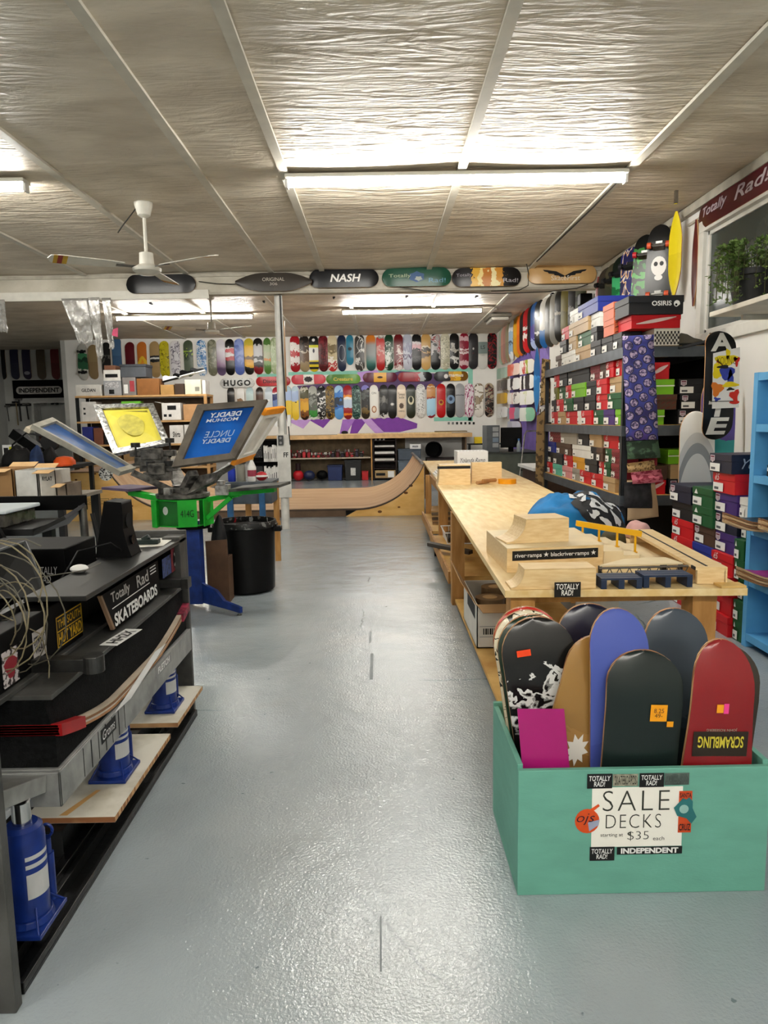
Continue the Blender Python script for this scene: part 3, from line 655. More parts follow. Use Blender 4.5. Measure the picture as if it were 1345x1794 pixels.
WALLR = [
 (876, 'pale green deck edge-on in the back corner', '0:9ab4a0 .5:a8beac', 2.87, .12), (879.5, 'salmon pink thin deck near the back corner', '0:c08c7c .5:d09c8c', 2.87, .12), (883.5, 'dusty rose thin deck near the back corner', '0:a87c74 .5:b4887c', 2.87, .12), (887.5, 'olive tan thin deck near the back corner', '0:8c8468 .5:989074', 2.87, .12),
 (894.5, 'light blue and white lettered deck', '0:d8dce0 .2:8cacc4 .4:4c5c6c .48:9cb8cc .7:dde2e6', 2.87, .2), (904, 'mustard yellow deck', '0:c08c1c .5:cc9824', 2.87, .2), (910, 'orange deck', '0:c8601c .5:d46c24', 2.87, .2), (915, 'black deck between the orange and red decks', '0:161616 .5:1c1c1c', 2.87, .2),
 (921.5, 'bright red deck with a white middle', '0:b81c20 .32:e6e2de .42:b8202c .5:e4e0dc .6:b81c22', 2.87, .25), (929, 'black deck past the red and white one', '0:131316 .5:1a1a1e', 2.87, .2), (935, 'blue and purple deck', '0:a8b8e0 .2:5048a0 .5:2c5ca8 .8:3468b0', 2.87, .25), (943, 'black deck with a white looped outline', '0:1a1a1c .3:e0e0e0 .36:161618 .6:dadada .66:161618', 2.85, .3),
 (952, 'white dotted deck with a blue tail', '0:1c64ac .36:e2e2de .8:dedeDA'.lower(), 2.82, .3), (961.5, 'dark olive deck with a curved outline', '0:403c34 .5:4c483c', 2.8, .3), (970, 'grey deck with dark blotches', '0:8c8c88 .5:a8a8a2', 2.8, .3), (979, 'black and white speckled deck', '0:1c1c1a .5:d4d2ca .56:201f1c', 2.8, .3),
 (990, 'gold green shiny deck', '0:6c6420 .5:8c843c', 2.8, .3), (1003, 'black deck with a silver band', '0:161618 .4:9a9c9e .5:1a1a1c', 2.8, .3), (1016, 'dark camouflage deck', '0:3c4430 .5:20241a .6:545c40', 2.8, .3),
]
for i, (px, look, st, z, lean) in enumerate(WALLR):
    p = P(px, 570, X=BX - .03)
    lean = lean + (.18 if i > 3 else .1)
    o = deck(f'{look} in the row on the shoe wall' if len(look.split()) < 8 else look + ' on the shoe wall', (BX - .03, p.y, z), dmat(st, seed=200 + i, n=.0 if i < 4 else .09, s=12), 'slim', rot=rrot('up', lean), group=GW)
    o.scale.x = .98 if i > 4 else .8
for i, (px, look, st, kw, wc, z, sh) in enumerate([
 (1051, 'long thin red board standing just before the beam', '0:7c2c30 .5:8c383c', dict(n=.03), None, 2.62, 'cruiser'),
 (1063, 'dark complete skateboard with black wheels, beside the long red board', '0:2c2a28 .5:38342e', dict(n=.1), '1a1a1c', 2.62, 'pop'),
 (1076, 'brown and olive complete skateboard with dark wheels on the shoe wall', '0:2c2a22 .4:58543c .55:35382a .7:4c4838', dict(n=.2), '2a2a2c', 2.62, 'pop'),
 (1095, 'green complete skateboard with black trucks on the shoe wall', '0:0d2418 .3:2ca05c .5:1a7040 .6:44b474 .8:101c16', dict(n=.15), '1c1c1e', 2.62, 'pop'),
 (1116, 'dark blue complete skateboard with orange and white flames', '0:20204c .42:24286a .46:d8a460 .5:e8e0d4 .53:28286c', dict(z=.06, n=.34, s=8, st=(2, 1, .6)), '242428', 2.62, 'pop'),
 (1145, 'green and black complete skateboard with red wheels', '0:101a10 .3:3c8c34 .42:141c12 .5:54a44c .6:1c2c18 .72:3c7c3c .8:0e100e', dict(n=.22, s=8), 'b4242c', 2.63, 'fat'),
 (1171, 'black complete skateboard with a white skull and orange wheels', '0:121212 .5:161616', {}, 'c8502c', 2.63, 'fat'),
 (1191, 'bright yellow plastic cruiser board on the shoe wall', '0:ccb818 .5:d8c41c', dict(n=.02), None, 2.72, 'cruiser'),
 (1207, 'dark red cruiser board beside the window frame', '0:4c1418 .5:581a1e', dict(n=.03), None, 2.6, 'cruiser')]):
    p = P(px, 470, X=BX - .02)
    o = deck(look, (BX - {1191: .07, 1145: .11, 1171: .11, 1116: .09, 1095: .07, 1207: -.022}.get(px, .04), p.y, z), dmat(st, seed=230 + i, **kw), sh, rot=rrot('up', {1063: .5, 1076: .55, 1095: .6, 1116: .8, 1145: 1.0, 1171: 1.05, 1191: .5, 1207: -.05}.get(px, .3)), group=GW, name='skateboard' if wc else 'skateboard_deck', cat='skateboard' if wc else 'skateboard deck')
    if sh == 'cruiser': o.scale = (.55 if px != 1191 else .62, 1, .78)
    if wc:
        for s in (-.215, .215): truck(o, s, mat(wc, .45, var=.1), DARK if px < 1140 else STEEL)
    if px == 1171: blob(o, 'e4e2dc', .17, .13, .04); blob(o, '141414', .04, .035, .06, -.025).location.y -= .0008; blob(o, '141414', .04, .035, .06, .025).location.y -= .0008; blob(o, 'e4e2dc', .05, .07, -.06)
# decks hung sideways in a block on the shoe wall
g = 'decks hung sideways in a block on the shoe wall'
for i, (px, py, look, st, kw, wdt) in enumerate([
 (881, 654, 'grey green sideways deck, top of the column beside the corner', '0:8cac9c .5:a4bcb0', dict(n=.1), .22), (881, 675, 'grey patterned sideways deck, second in the corner column', '0:6c645c .5:9c948c .56:4c4844', dict(n=.3), .22), (881, 698, 'ochre sideways deck, third in the corner column', '0:b08c1c .5:c8a030', dict(n=.1), .22), (881, 722, 'white sideways deck with grey scribble, bottom of the corner column', '0:dcdcda .48:e2e2e0 .52:6c6c70 .56:dedede', dict(n=.3), .22),
 (901, 648, 'coral sideways deck, top of the middle column', '0:d86c58 .5:e4887c .6:e8ccc0', dict(n=.2), .22), (901, 673, 'black and white lettered sideways deck in the middle column', '0:e4e4e2 .4:1c1c24 .6:e4e4e2', dict(n=.2), .22), (901, 698, 'white and pink cartoon sideways deck in the middle column', '0:e8e2dc .5:d8a49c .6:e4e0da .7:5c4c4c .76:e6e2dc', dict(n=.2), .22), (901, 724, 'grey sideways deck with a pink heart, middle column', '0:8c98a4 .3:d84c74 .7:8c98a4', dict(n=.06), .22), (901, 747, 'silver sideways deck low in the middle column', '0:9c9cac .5:b8b8c8', dict(n=.1), .2),
 (924, 643, 'white sideways deck with red and yellow comic, top of the near column', '0:e8e4dc .4:c83c34 .5:e6e2d4 .58:a8b43c .7:e4e0d8', dict(n=.2), .24), (924, 670, 'white sideways deck with a black bottle shape, near column', '0:ecebe8 .3:18181a .42:e8e8e4 .52:2c2c30 .8:ecebe8', dict(n=.03), .24), (924, 697, 'white sideways deck with a pale yellow sketch, near column', '0:eeeeea .5:d8dcb0 .6:ecece8', dict(n=.2), .24), (924, 726, 'mint and white sideways deck, bottom of the near column', '0:e0e4dc .45:dce4d8 .6:8cc4a4', dict(n=.06), .24)]):
    p = P(px, py, X=BX - .02)
    o = deck(look, (BX - .07, p.y, p.z), dmat(st, seed=260 + i, **kw), 'pop', rot=rrot('flat', .13), group=g)
    o.scale = (wdt / .212, 1, 1.0)
p = P(940, 665, X=2.662); o = deck('long light blue board standing beside the block of sideways decks', (2.662, p.y, p.z), dmat('0:2c78b8 .5:3c8cd0 .56:1c5c98', seed=281, n=.1), 'cruiser', rot=rrot('up', .3), name='longboard', cat='longboard'); o.scale.z = 1.2
# lettered longboard above the window
p = P(1290, 335, X=2.64)
o = deck('dark red pointed longboard with silver script hung above the window', (2.664, 5.45, p.z), dmat('0:461018 .5:521620', seed=282, n=.03), 'wedge', rot=rrot('flat'), name='longboard', cat='longboard'); o.scale = (.95, 1, 1.42)
emblem(o, 'Totally', .1, 'b8acb4', dz=-.29, vert=True, w=.3, shear=.3, bold=.02); emblem(o, 'Rad!', .1, 'b8acb4', dz=.12, vert=True, w=.36, shear=.3, bold=.02)
for s in (-.4, .32): B().box(2.60, XR - .001, 5.45 + s - .012, 5.45 + s + .012, p.z - .135, p.z - .118).o('bracket', CHROME, o)
# ------------------------------------------------------------------ steel rack
RX0, RX1, RY0, RY1 = 1.90, 2.60, 5.62, 8.28
SH = [.10, .71, 1.262, 1.868]
RSTEEL = mat('5b626a', .45, .4, var=.15); RDARK = mat('34383d', .45, .5, var=.15)
rk = thing('steel_rack', 'long grey steel rack with wooden shelves full of shoe boxes', 'shelf rack', (RX0, RY0, 0))
for x, y in ((RX0, RY0), (RX0, RY1), (RX1, RY0), (RX1, RY1)):
    sx = -1 if x == RX1 else 1; sy = 1 if y == RY0 else -1
    b_ = B(); b_.box(min(x, x + sx * .045), max(x, x + sx * .045), min(y, y + sy * .004), max(y, y + sy * .004), 0, 1.96); b_.box(min(x, x + sx * .004), max(x, x + sx * .004), min(y, y + sy * .045), max(y, y + sy * .045), 0, 1.96)
    b_.o('post', RDARK, rk)
for z in SH:
    B().box(RX0 + .006, RX1 - .006, RY0 + .006, RY1 - .006, z - .016, z - .001).o('shelf_board', PLYF, rk)
    b_ = B(); b_.box(RX0 - .006, RX0, RY0, RY1, z - .085, z - .004).box(RX1 + .0, RX1 + .006, RY0, RY1, z - .085, z - .004).box(RX0, RX1, RY0 - .006, RY0, z - .085, z - .004).box(RX0, RX1, RY1, RY1 + .006, z - .085, z - .004)
    b_.o('shelf_beam', RSTEEL, rk)
B().box(RX1 + .007, RX1 + .012, RY0 + .05, RY1, .12, 1.86).o('back_panel', mat('141416', .7, spec=.1), rk)
# ------------------------------------------------------------------ shoe boxes
HUE = dict(red='c4121c', green='0f4f28', black='17171b', lime='74b41e', purple='41276f', maroon='84222f', tan='b4966c', brown='4c3426', teal='56b49c', yellow='d89a18', white='e6e5e0', blue='1c2c86', navy='171a30', grey='9c968a', orange='c0603c', pink='d89090', olive='6a6a28', check='dcd8cc')
HNAME = dict(lime='lime green', maroon='maroon', tan='tan cardboard', olive='olive and yellow', grey='grey cardboard', pink='pink and tan', navy='dark navy', check='checked cream')
LBL = mat('e9e8e4', .6, var=0); 
_seq = {}
def shoebox(label, x0, x1, y0, y1, z0, h, hue, face='x', logo=None, lab=True, group=None, lid=None, wave=False):
    """one carton: tray, lid, size label and mark, its printed end towards the aisle (face x) or the shop front (face y)"""
    o = thing('shoe_box', label, 'shoe box', ((x0 + x1) / 2, (y0 + y1) / 2, z0), group)
    col = mat(HUE[hue], .5, var=.04); lc = mat(HUE[lid], .5, var=.04) if lid else col; e = .004; lf = .38 * h
    B().box(x0 + e, x1 - e, y0 + e, y1 - e, z0, z0 + h - .004).o('tray', col, o)
    B().box(x0, x1, y0, y1, z0 + h - lf, z0 + h - .001).o('lid', lc, o, bev=.0025)
    if face == 'x': M = frame((x0 - .0008, (y0 + y1) / 2, z0 + h / 2), (0, -1, 0), (0, 0, 1)); w = y1 - y0
    else: M = frame(((x0 + x1) / 2, y0 - .0008, z0 + h / 2), (1, 0, 0), (0, 0, 1)); w = x1 - x0
    if lab:
        b_ = B(); lw, lh = min(.46 * w, .13), .42 * h
        b_.add([(-w * .46, -h * .44, 0), (-w * .46 + lw, -h * .44, 0), (-w * .46 + lw, -h * .44 + lh, 0), (-w * .46, -h * .44 + lh, 0)], [(0, 1, 2, 3)], 0, M)
        b_.add([(-w * .46 + lw * .12, -h * .36, .0004), (-w * .46 + lw * .55, -h * .36, .0004), (-w * .46 + lw * .55, -h * .36 + lh * .3, .0004), (-w * .46 + lw * .12, -h * .36 + lh * .3, .0004)], [(0, 1, 2, 3)], 1, M)
        b_.o('size_label', [LBL, mat('55565a', .6, var=.0)], o, fix=False)
    if logo == 'es': lettering('éS', off(M, -w * .27, h * .27, .001), .33 * h, WHITE, o, name='logo', shear=.25)
    elif logo == 'tri':
        B().add([(-w * .38, h * .14, .001), (-w * .2, h * .14, .001), (-w * .29, h * .4, .001), (-w * .29, h * .24, .0014)], [(0, 1, 2)], 0, M).o('logo', WHITE, o, fix=False)
    elif logo == 'shield':
        b_ = B(); b_.add([(-w * .44, h * .4, .001), (-w * .24, h * .4, .001), (-w * .24, h * .12, .001), (-w * .34, h * .02, .001), (-w * .44, h * .12, .001)], [(0, 1, 2, 3, 4)][:1], 0, M)
        b_.add([(-w * .42, h * .36, .0016), (-w * .26, h * .36, .0016), (-w * .26, h * .28, .0016), (-w * .42, h * .28, .0016)], [(0, 1, 2, 3)], 1, M)
        for q in (-.4, -.35, -.3): b_.add([(w * q, h * .25, .0016), (w * (q + .018), h * .25, .0016), (w * (q + .018), h * .08, .0016), (w * q, h * .1, .0016)], [(0, 1, 2, 3)], 1, M)
        b_.o('logo', [mat('cfc4cc', .6, var=0), mat('6a2438', .6, var=0)], o, fix=False)
    elif logo == 'vans':
        b_ = B()
        for i in range(5):
            for j in range(3):
                a, c = -w * .48 + i * w * .195, -h * .46 + j * h * .31
                b_.add([(a, c, .001), (a + w * .14, c + h * .1, .001), (a + w * .17, c + h * .2, .001), (a + w * .03, c + h * .1, .001)], [(0, 1, 2, 3)], 0, M)
        b_.o('pattern', mat('5a2418', .6, var=0), o, fix=False)
    elif logo: lettering(logo, off(M, w * .18, h * .1, .001), .22 * h, LBL, o, name='logo', bold=.02)
    if wave:
        if face == 'y': Mw, ww = M, w
        else: Mw, ww = frame(((x0 + x1) / 2, y0 - .0008, z0 + h / 2), (1, 0, 0), (0, 0, 1)), x1 - x0
        b_ = B(); pts = [(-.4 + .8 * t, -.2 + .5 * t * t) for t in [i / 10 for i in range(11)]]
        b_.add([(ww * a, h * c, .001) for a, c in pts] + [(ww * a, h * (c + .22 * math.sin(i / 10 * PI) + .05), .001) for i, (a, c) in enumerate(pts)], [(i, i + 1, 12 + i, 11 + i) for i in range(10)], 0, Mw)
        b_.o('wave_mark', mat('e0c8c4', .6, var=0), o, fix=False)
    return o
LOGO = dict(red='es', green='tri', maroon='vans', brown=None, lime=None)
def rack_row(z, h, s, off_, rowname, group, scale=5.38):
    """s: 'colour a b' spans along the shelf front, in crop pixels"""
    items = [q.split() for q in s.split(',')]
    for i, it in enumerate(items):
        hue, a, b_ = it[0], float(it[1]) / scale + off_, float(it[2]) / scale + off_
        y1 = P(a, 700, X=RX0 + .02).y - .004; y0 = P(b_, 700, X=RX0 + .02).y + .004
        y0 = max(y0, RY0 + .02)
        if y1 - y0 < .05: continue
        hn = HNAME.get(hue, hue); c = [q[0] for q in items].count(hue); k = [q[0] for q in items[i:]].count(hue)
        which = '' if c == 1 else f'{ORD[k - 1]} '
        lb = f'{hn} shoe box in the {rowname}' if c == 1 else f'{which}{hn} shoe box from the grip sheets, {rowname}'
        hh = h * random.uniform(.93, .99); dx = random.uniform(0, .025)
        dp = .32 if y0 > RY0 + .37 else .16
        shoebox(lb, RX0 + .015 + dx, RX0 + .015 + dx + dp, y0, y1, z, h, hue, 'x', LOGO.get(hue, 'BOX' if 0 else None), True, group)
BH = .131
g2 = 'shoe boxes on the middle rack shelf'
rack_row(SH[2] + 3 * BH, BH, 'red 590 640,black 642 714,black 716 915,maroon 920 1010,brown 1012 1075,red 1077 1148,red 1150 1222', 860, 'top row of the middle shelf', g2)
rack_row(SH[2] + 2 * BH, BH, 'olive 590 622,green 625 690,red 695 752,lime 756 888,black 892 985,red 990 1090,tan 1095 1222', 860, 'second row of the middle shelf', g2)
rack_row(SH[2] + BH, BH, 'black 560 607,red 612 680,green 685 770,black 775 870,black 875 975,red 980 1088,green 1090 1222', 860, 'third row of the middle shelf', g2)
rack_row(SH[2], BH, 'red 560 620,tan 622 690,red 692 808,white 812 850,red 852 950,green 952 1050,purple 1052 1155,lime 1157 1222', 860, 'bottom row of the middle shelf', g2)
g3 = 'shoe boxes on the lower rack shelf'; BL = .118
rack_row(SH[1] + 3 * BL, BL, 'maroon 430 510,grey 512 632,black 637 715,tan 722 815,red 818 930,black 934 955', 860, 'top row of the lower shelf', g3, 4.203)
rack_row(SH[1] + 2 * BL, BL, 'blue 415 465,brown 470 545,brown 548 590,white 594 730,black 735 780,brown 784 832,green 836 890,maroon 894 955', 860, 'second row of the lower shelf', g3, 4.203)
rack_row(SH[1] + BL, BL, 'black 412 455,black 458 525,red 530 592,yellow 596 690,black 692 785,red 789 838,green 841 888,maroon 892 955', 860, 'third row of the lower shelf', g3, 4.203)
rack_row(SH[1], BL, 'red 412 455,teal 458 523,pink 526 595,grey 598 650,red 653 735,red 739 835,tan 839 930', 860, 'bottom row of the lower shelf', g3, 4.203)
g1 = 'shoe boxes on the top rack shelf'; BT = .128
rack_row(SH[3], BT, 'brown 590 640,white 643 718,white 722 772,tan 776 924,black 928 1026,black 1030 1134,black 1138 1222', 860, 'bottom row of the top shelf', g1)
rack_row(SH[3] + BT, BT, 'black 640 700,tan 718 788,green 791 924,black 928 985', 860, 'second row of the top shelf', g1)
rack_row(SH[3] + 2 * BT, BT, 'red 650 716,tan 720 902,white 906 985', 860, 'third row of the top shelf', g1)
rack_row(SH[3] + 3 * BT, BT, 'white 722 800,blue 804 990', 860, 'topmost row of the top shelf', g1)
y_ = RY0
shoebox('lower maroon and orange shoe box beneath its twin, top shelf', 1.905, 2.2, 5.90, 6.18, SH[3] + BT, BT, 'orange', 'y', 'vans', False, g1)
shoebox('upper maroon and orange shoe box stacked on its twin, top shelf', 1.90, 2.195, 5.905, 6.185, SH[3] + 2 * BT, BT, 'orange', 'y', 'vans', False, g1)
# stack at the end of the top shelf
b0 = shoebox('checked cream shoe box under the red wave box at the rack end', 2.112, 2.31, 5.58, 5.88, SH[3], .1285, 'check', 'y', None, False, g1)
b_ = B(); Mx = frame((2.115, 5.579, SH[3] + .006), (1, 0, 0), (0, 0, 1)); n_, s_ = 14, .0136
for i in range(n_):
    for j in range(5):
        if (i + j) % 2: b_.add([(i * s_, j * .02, 0), ((i + 1) * s_, j * .02, 0), ((i + 1) * s_, (j + 1) * .02, 0), (i * s_, (j + 1) * .02, 0)], [(0, 1, 2, 3)], 0, Mx)
b_.o('checks', mat('2a2624', .6, var=0), b0, fix=False)
shoebox('red shoe box with a white wave, between the black and checked boxes', 1.93, 2.31, 5.57, 5.88, SH[3] + .129, .10, 'red', 'y', None, False, g1, wave=True)
o = shoebox('black shoe box with white maker lettering at the very top', 1.90, 2.32, 5.55, 5.88, SH[3] + .2295, .14, 'black', 'y', None, False, g1)
M = frame((2.16, 5.548, SH[3] + .31), (1, 0, 0), (0, 0, 1)); lettering('OSIRIS', off(M, -.01, 0, .001), .036, WHITE, o, w=.15, name='logo', bold=.03)
b_ = B(); pts = [(.024 * math.cos(t), .024 * math.sin(t)) for t in [i * PI / 12 - .3 for i in range(20)]]
b_.add([(x + .105, y - .004, .001) for x, y in pts], [tuple(range(20))], 0, M); b_.add([(.1 + .009 * math.cos(t), -.012 + .009 * math.sin(t), .0016) for t in [i * PI / 5 for i in range(10)]], [tuple(range(10))], 1, M)
b_.o('logo', [WHITE, BLACK], o, fix=False)
# boxes whose ends face the shop front, middle and lower shelves
ge = 'shoe boxes at the near end of the rack'
for (hue, x0, x1, z, h, lb, lg, wv) in [('lime', 2.115, 2.24, SH[2], .118, 'lower lime green shoe box behind the purple grip sheet', None, 0), ('brown', 2.115, 2.335, SH[2] + .118, .118, 'brick patterned shoe box between two lime green boxes', 'vans', 0), ('lime', 2.115, 2.31, SH[2] + .236, .118, 'upper lime green shoe box above the brick patterned box', None, 0), ('red', 2.115, 2.27, SH[2] + .354, .13, 'red shoe box with a white wave above lime green box', None, 1),
      ('black', 2.345, 2.575, SH[2], .118, 'black shoe box with shield mark, bottom of three at rack end', 'shield', 0), ('black', 2.36, 2.59, SH[2] + .118, .118, 'black shoe box with shield mark, middle of three at rack end', 'shield', 0), ('black', 2.345, 2.575, SH[2] + .236, .118, 'black shoe box with shield mark, top of three at rack end', 'shield', 0),
      ('red', 2.115, 2.27, SH[1], .115, 'red shoe box with a white wave on the lower shelf end', None, 1), ('brown', 2.115, 2.28, SH[1] + .118, .11, 'dark brown shoe box behind the pink grip sheet', None, 0), ('maroon', 2.115, 2.2, SH[1] + .23, .11, 'maroon shoe box behind the camouflage grip sheet', None, 0),
      ('black', 2.29, 2.53, SH[1], .12, 'black shoe box with white label under the tan box', 'shield', 0), ('tan', 2.30, 2.52, SH[1] + .122, .115, 'tan cardboard shoe box under the lime green box', None, 0), ('lime', 2.22 + .06, 2.51, SH[1] + .24, .115, 'lime green shoe box on top of tan box, lower shelf end', None, 0)]:
    o = shoebox(lb, x0, x1, RY0 + .03, RY0 + .34, z, h, hue, 'y', lg, hue in ('black',), ge, wave=bool(wv))
    if hue == 'lime': B().box(x0 - .001, x1 + .001, RY0 + .0285, RY0 + .0295, z + h * .52, z + h * .6).o('stripe', mat('dfe6cc', .6, var=0), o)
# stacks on the floor before the rack
def stack(px0, px1, hues, h, label, depth=.34, X=2.08, jit=.02, yy=None):
    y1 = P(px0, 1000, X=X).y - .004; y0 = P(px1, 1000, X=X).y + .004
    if yy: y0, y1 = yy
    for i, hue in enumerate(hues.split()):
        dx = random.uniform(-jit, jit); hn = HNAME.get(hue, hue)
        lg = {'red': 'es', 'green': 'tri', 'purple': 'shield', 'navy': 'shield', 'brown': 'shield'}.get(hue)
        n_ = len(hues.split()); where = 'on the floor' if i == 0 else ('on top' if i == n_ - 1 else f'{ORD[i]} from the floor')
        shoebox(f'{hn} shoe box {where} in the {label}', X + dx, X + dx + depth, y0, y1, i * h, h, hue, 'x', lg, True, label)
stack(1289, 1306, 'green green green green green green white', .122, 'box stack against the blue cubby', .3, 2.1, yy=(4.03, 4.145))
stack(1247.5, 1287.5, 'red red red red purple navy purple red', .123, 'second stack from the blue cubby', yy=(4.152, 4.43))
o = shoebox('dark navy shoe box with silver signature, topmost of the floor stacks', 2.05, 2.42, 4.16, 4.44, 8 * .123, .115, 'navy', 'x', 'shield', True, 'second stack from the blue cubby')
lettering('Yolanda', frame((2.24, 4.158, 8 * .123 + .06), (1, 0, 0), (0, .0, 1)), .06, mat('b0b0b8', .4, var=0), o, name='signature', shear=.5, w=.26)
stack(1209.5, 1246, 'tan blue black blue brown green green', .124, 'third stack from the blue cubby')
stack(1170, 1208, 'red red black red red black navy', .122, 'fourth stack from the blue cubby', .33, 2.09)
# grey shoe at the rack end
t = thing('sneaker', 'grey sneaker with a dark sole at the end of the top shelf', 'shoe', (2.45, 5.75, SH[3]))
prof = [(0, .02), (0, .09), (.03, .105), (.075, .095), (.13, .065), (.19, .052), (.215, .035), (.22, .02)]
B().prism([(2.345 + x, SH[3] + z) for x, z in prof], 'y', 5.70, 5.80).o('upper', mat('6c685e', .7, var=.15), t, bev=.012, smooth=True)
B().prism([(2.34, SH[3] + .001), (2.345, SH[3] + .024), (2.56, SH[3] + .024), (2.57, SH[3] + .012), (2.555, SH[3] + .001)], 'y', 5.692, 5.808).o('sole', DARK, t, bev=.006)
# printed grip sheets hanging from the rack end
def gripsheet(label, pts, hx, Y, pat=None):
    t = thing('grip_tape_sheet', label, 'grip tape', tuple(P(pts[0][0], pts[0][1], Y=Y)), 'grip sheets hung at the rack end')
    c4 = [P(x, y, Y=Y) for x, y in pts]
    B().grid(lambda u, w: (c4[0].lerp(c4[1], u)).lerp(c4[3].lerp(c4[2], u), w) + V((0, .006 * math.sin(w * 7) - .01 * w, 0)), 4, 14).o('sheet', hx, t, smooth=True, fix=False, thick=.0012)
    return t, c4
t, c4 = gripsheet('tall purple grip sheet printed with pale faces', [(1090, 589), (1145, 586), (1152, 770), (1096, 772)], spot_mat(), 5.535)
gripsheet('tan grip sheet hanging behind the dark one at the bottom', [(1098, 842), (1147, 840), (1153, 905), (1098, 912)], mat('c2a684', .8, var=.08), 5.60)
gripsheet('dark grey stained grip sheet below the pink one', [(1093, 845), (1140, 843), (1142, 890), (1092, 890)], mat('2e2d31', .85, var=.3, sc_=20), 5.585)
gripsheet('narrow tan leopard grip sheet above the pink one', [(1098, 812), (1146, 806), (1147, 826), (1098, 828)], mat('a8895c', .8, sc_=70, hx2='5c4428', thr=(.4, .48)), 5.575)
gripsheet('pink grip sheet with red veins', [(1105, 828), (1158, 822), (1161, 845), (1107, 848)], mat('c06878', .8, sc_=30, hx2='84283c', st=(1, 1, 2), thr=(.42, .5)), 5.552)
gripsheet('green camouflage grip sheet below the purple one', [(1097, 774), (1153, 770), (1156, 802), (1098, 805)], mat('46604a', .8, sc_=14, hx2='28382c', thr=(.45, .5)), 5.545)
# patterned sheets and small cartons at the far end of the rack
t, c4 = gripsheet('tan leopard grip sheet on the far rack post', [(949, 628), (964, 630), (963, 706), (946, 712)], mat('a08458', .8, sc_=22, hx2='4c3c24', thr=(.42, .48)), 8.302); t['group'] = 'leopard sheets at the far rack post'
t, c4 = gripsheet('brown camouflage grip sheet low at the far rack post', [(940, 728), (956, 716), (956, 905), (936, 880)], mat('7c6440', .8, sc_=16, hx2='44341f', thr=(.42, .48)), 8.302); t['group'] = 'leopard sheets at the far rack post'
for i in range(5):
    z = 1.28 + i * .095
    t = thing('small_carton', ['white bearing carton, bottom of five by the far rack post', 'white bearing carton, second of five by the far rack post', 'white bearing carton, third of five by the far rack post', 'white bearing carton, fourth of five by the far rack post', 'white bearing carton, top of five by the far rack post'][i], 'carton', (1.95, 8.5, z), 'cartons at the far rack post')
    B().box(1.91, 2.02, 8.50, 8.61, z, z + .09).o('tray', WHITE, t); B().box(1.905, 1.909, 8.52, 8.56, z + .02, z + .06).box(1.94, 1.975, 8.495, 8.499, z + .025, z + .06).o('print', DARK, t)
t = thing('carton_stand', 'narrow dark stand holding the white bearing cartons', 'stand', (1.96, 8.4, 0)); B().box(1.89, 2.04, 8.48, 8.63, 0, .03).box(1.9, 2.03, 8.49, 8.62, 1.255, 1.279).o('shelf', RDARK, t); B().box(1.94, 1.99, 8.53, 8.58, .03, 1.255).o('post', RDARK, t)
# ================================================================== work tables down the aisle
TZ = .70
def xy(px, py, z=TZ): return P(px, py, Z=z)
tb = thing('work_table', 'long plywood work table with small ramps on it, behind the sale bin', 'table', (.9, 4.8, 0))
A, Bq, Cq, D = V((.452, 2.575, TZ)), V((1.336, 2.545, TZ)), V((1.52, 7.16, TZ)), V((.556, 7.19, TZ))
B().slab([A, Bq, Cq, D], .028).o('tabletop', [PLYL], tb, bev=.002)
for a_ in ((.52, 1.28, 2.66, 2.69, TZ - .07, TZ - .029), (.585, 1.46, 7.09, 7.12, TZ - .12, TZ - .029), (.55, 1.4, 5.06, 5.10, TZ - .25, TZ - .13)): B().box(*a_).o('apron', STUD, tb)
for x, y in ((.478, 2.6), (1.16, 2.60), (.50, 5.02), (1.36, 5.02), (.575, 7.05), (1.44, 7.05)):
    B().box(x, x + .09, y, y + .04, 0, TZ - .03).box(x, x + .035, y + .04, y + .1, 0, TZ - .03).o('leg', STUD, tb)
B().box(.50, 1.3, 5.14, 7.04, .15, .185).o('shelf', PLYF, tb); B().box(.485, .5, 5.14, 7.1, .13, .22).o('rail', STUD, tb)
B().box(.52, 1.24, 2.72, 5.0, .03, .05).o('shelf', PLYF, tb)
for y in (5.22, 6.9): B().cyl((.515, y, .045), (.545, y, .045), .045, n=16).box(.51, .55, y - .02, y + .02, .06, .149).o('caster', BLACK, tb)
# far table
t2 = thing('work_table', 'second plywood work table beyond the first, beside the ramp', 'table', (1.1, 9.3, 0))
B().slab([V((.60, 7.24, TZ - .012)), V((1.55, 7.22, TZ - .012)), V((1.62, 11.3, TZ - .012)), V((.665, 11.3, TZ - .012))], .028).o('tabletop', PLYL, t2, bev=.002)
for a_ in ((.62, 1.5, 8.80, 8.84, TZ - .13, TZ - .041), (.70, 1.55, 11.2, 11.24, TZ - .13, TZ - .041), (.60, .63, 7.3, 8.8, TZ - .12, TZ - .041)): B().box(*a_).o('apron', STUD, t2)
for x, y in ((.55, 8.72), (1.46, 8.72), (.69, 11.16), (1.5, 11.16), (.59, 7.27), (1.46, 7.27)): B().box(x, x + .07, y, y + .06, .1, TZ - .042).o('leg', STUD, t2)
B().box(.53, 1.4, 7.33, 8.71, .15, .185).o('shelf', PLYF, t2); B().box(.505, .525, 7.2, 8.82, .1, .2).o('rail', STUD, t2)
for x, y in ((.58, 8.75), (1.49, 8.75), (.73, 11.19), (1.54, 11.19), (.62, 7.3), (1.49, 7.3)): B().cyl((x - .015, y, .045), (x + .015, y, .045), .045, n=16).box(x - .02, x + .02, y - .02, y + .02, .06, .1).o('caster', BLACK, t2)
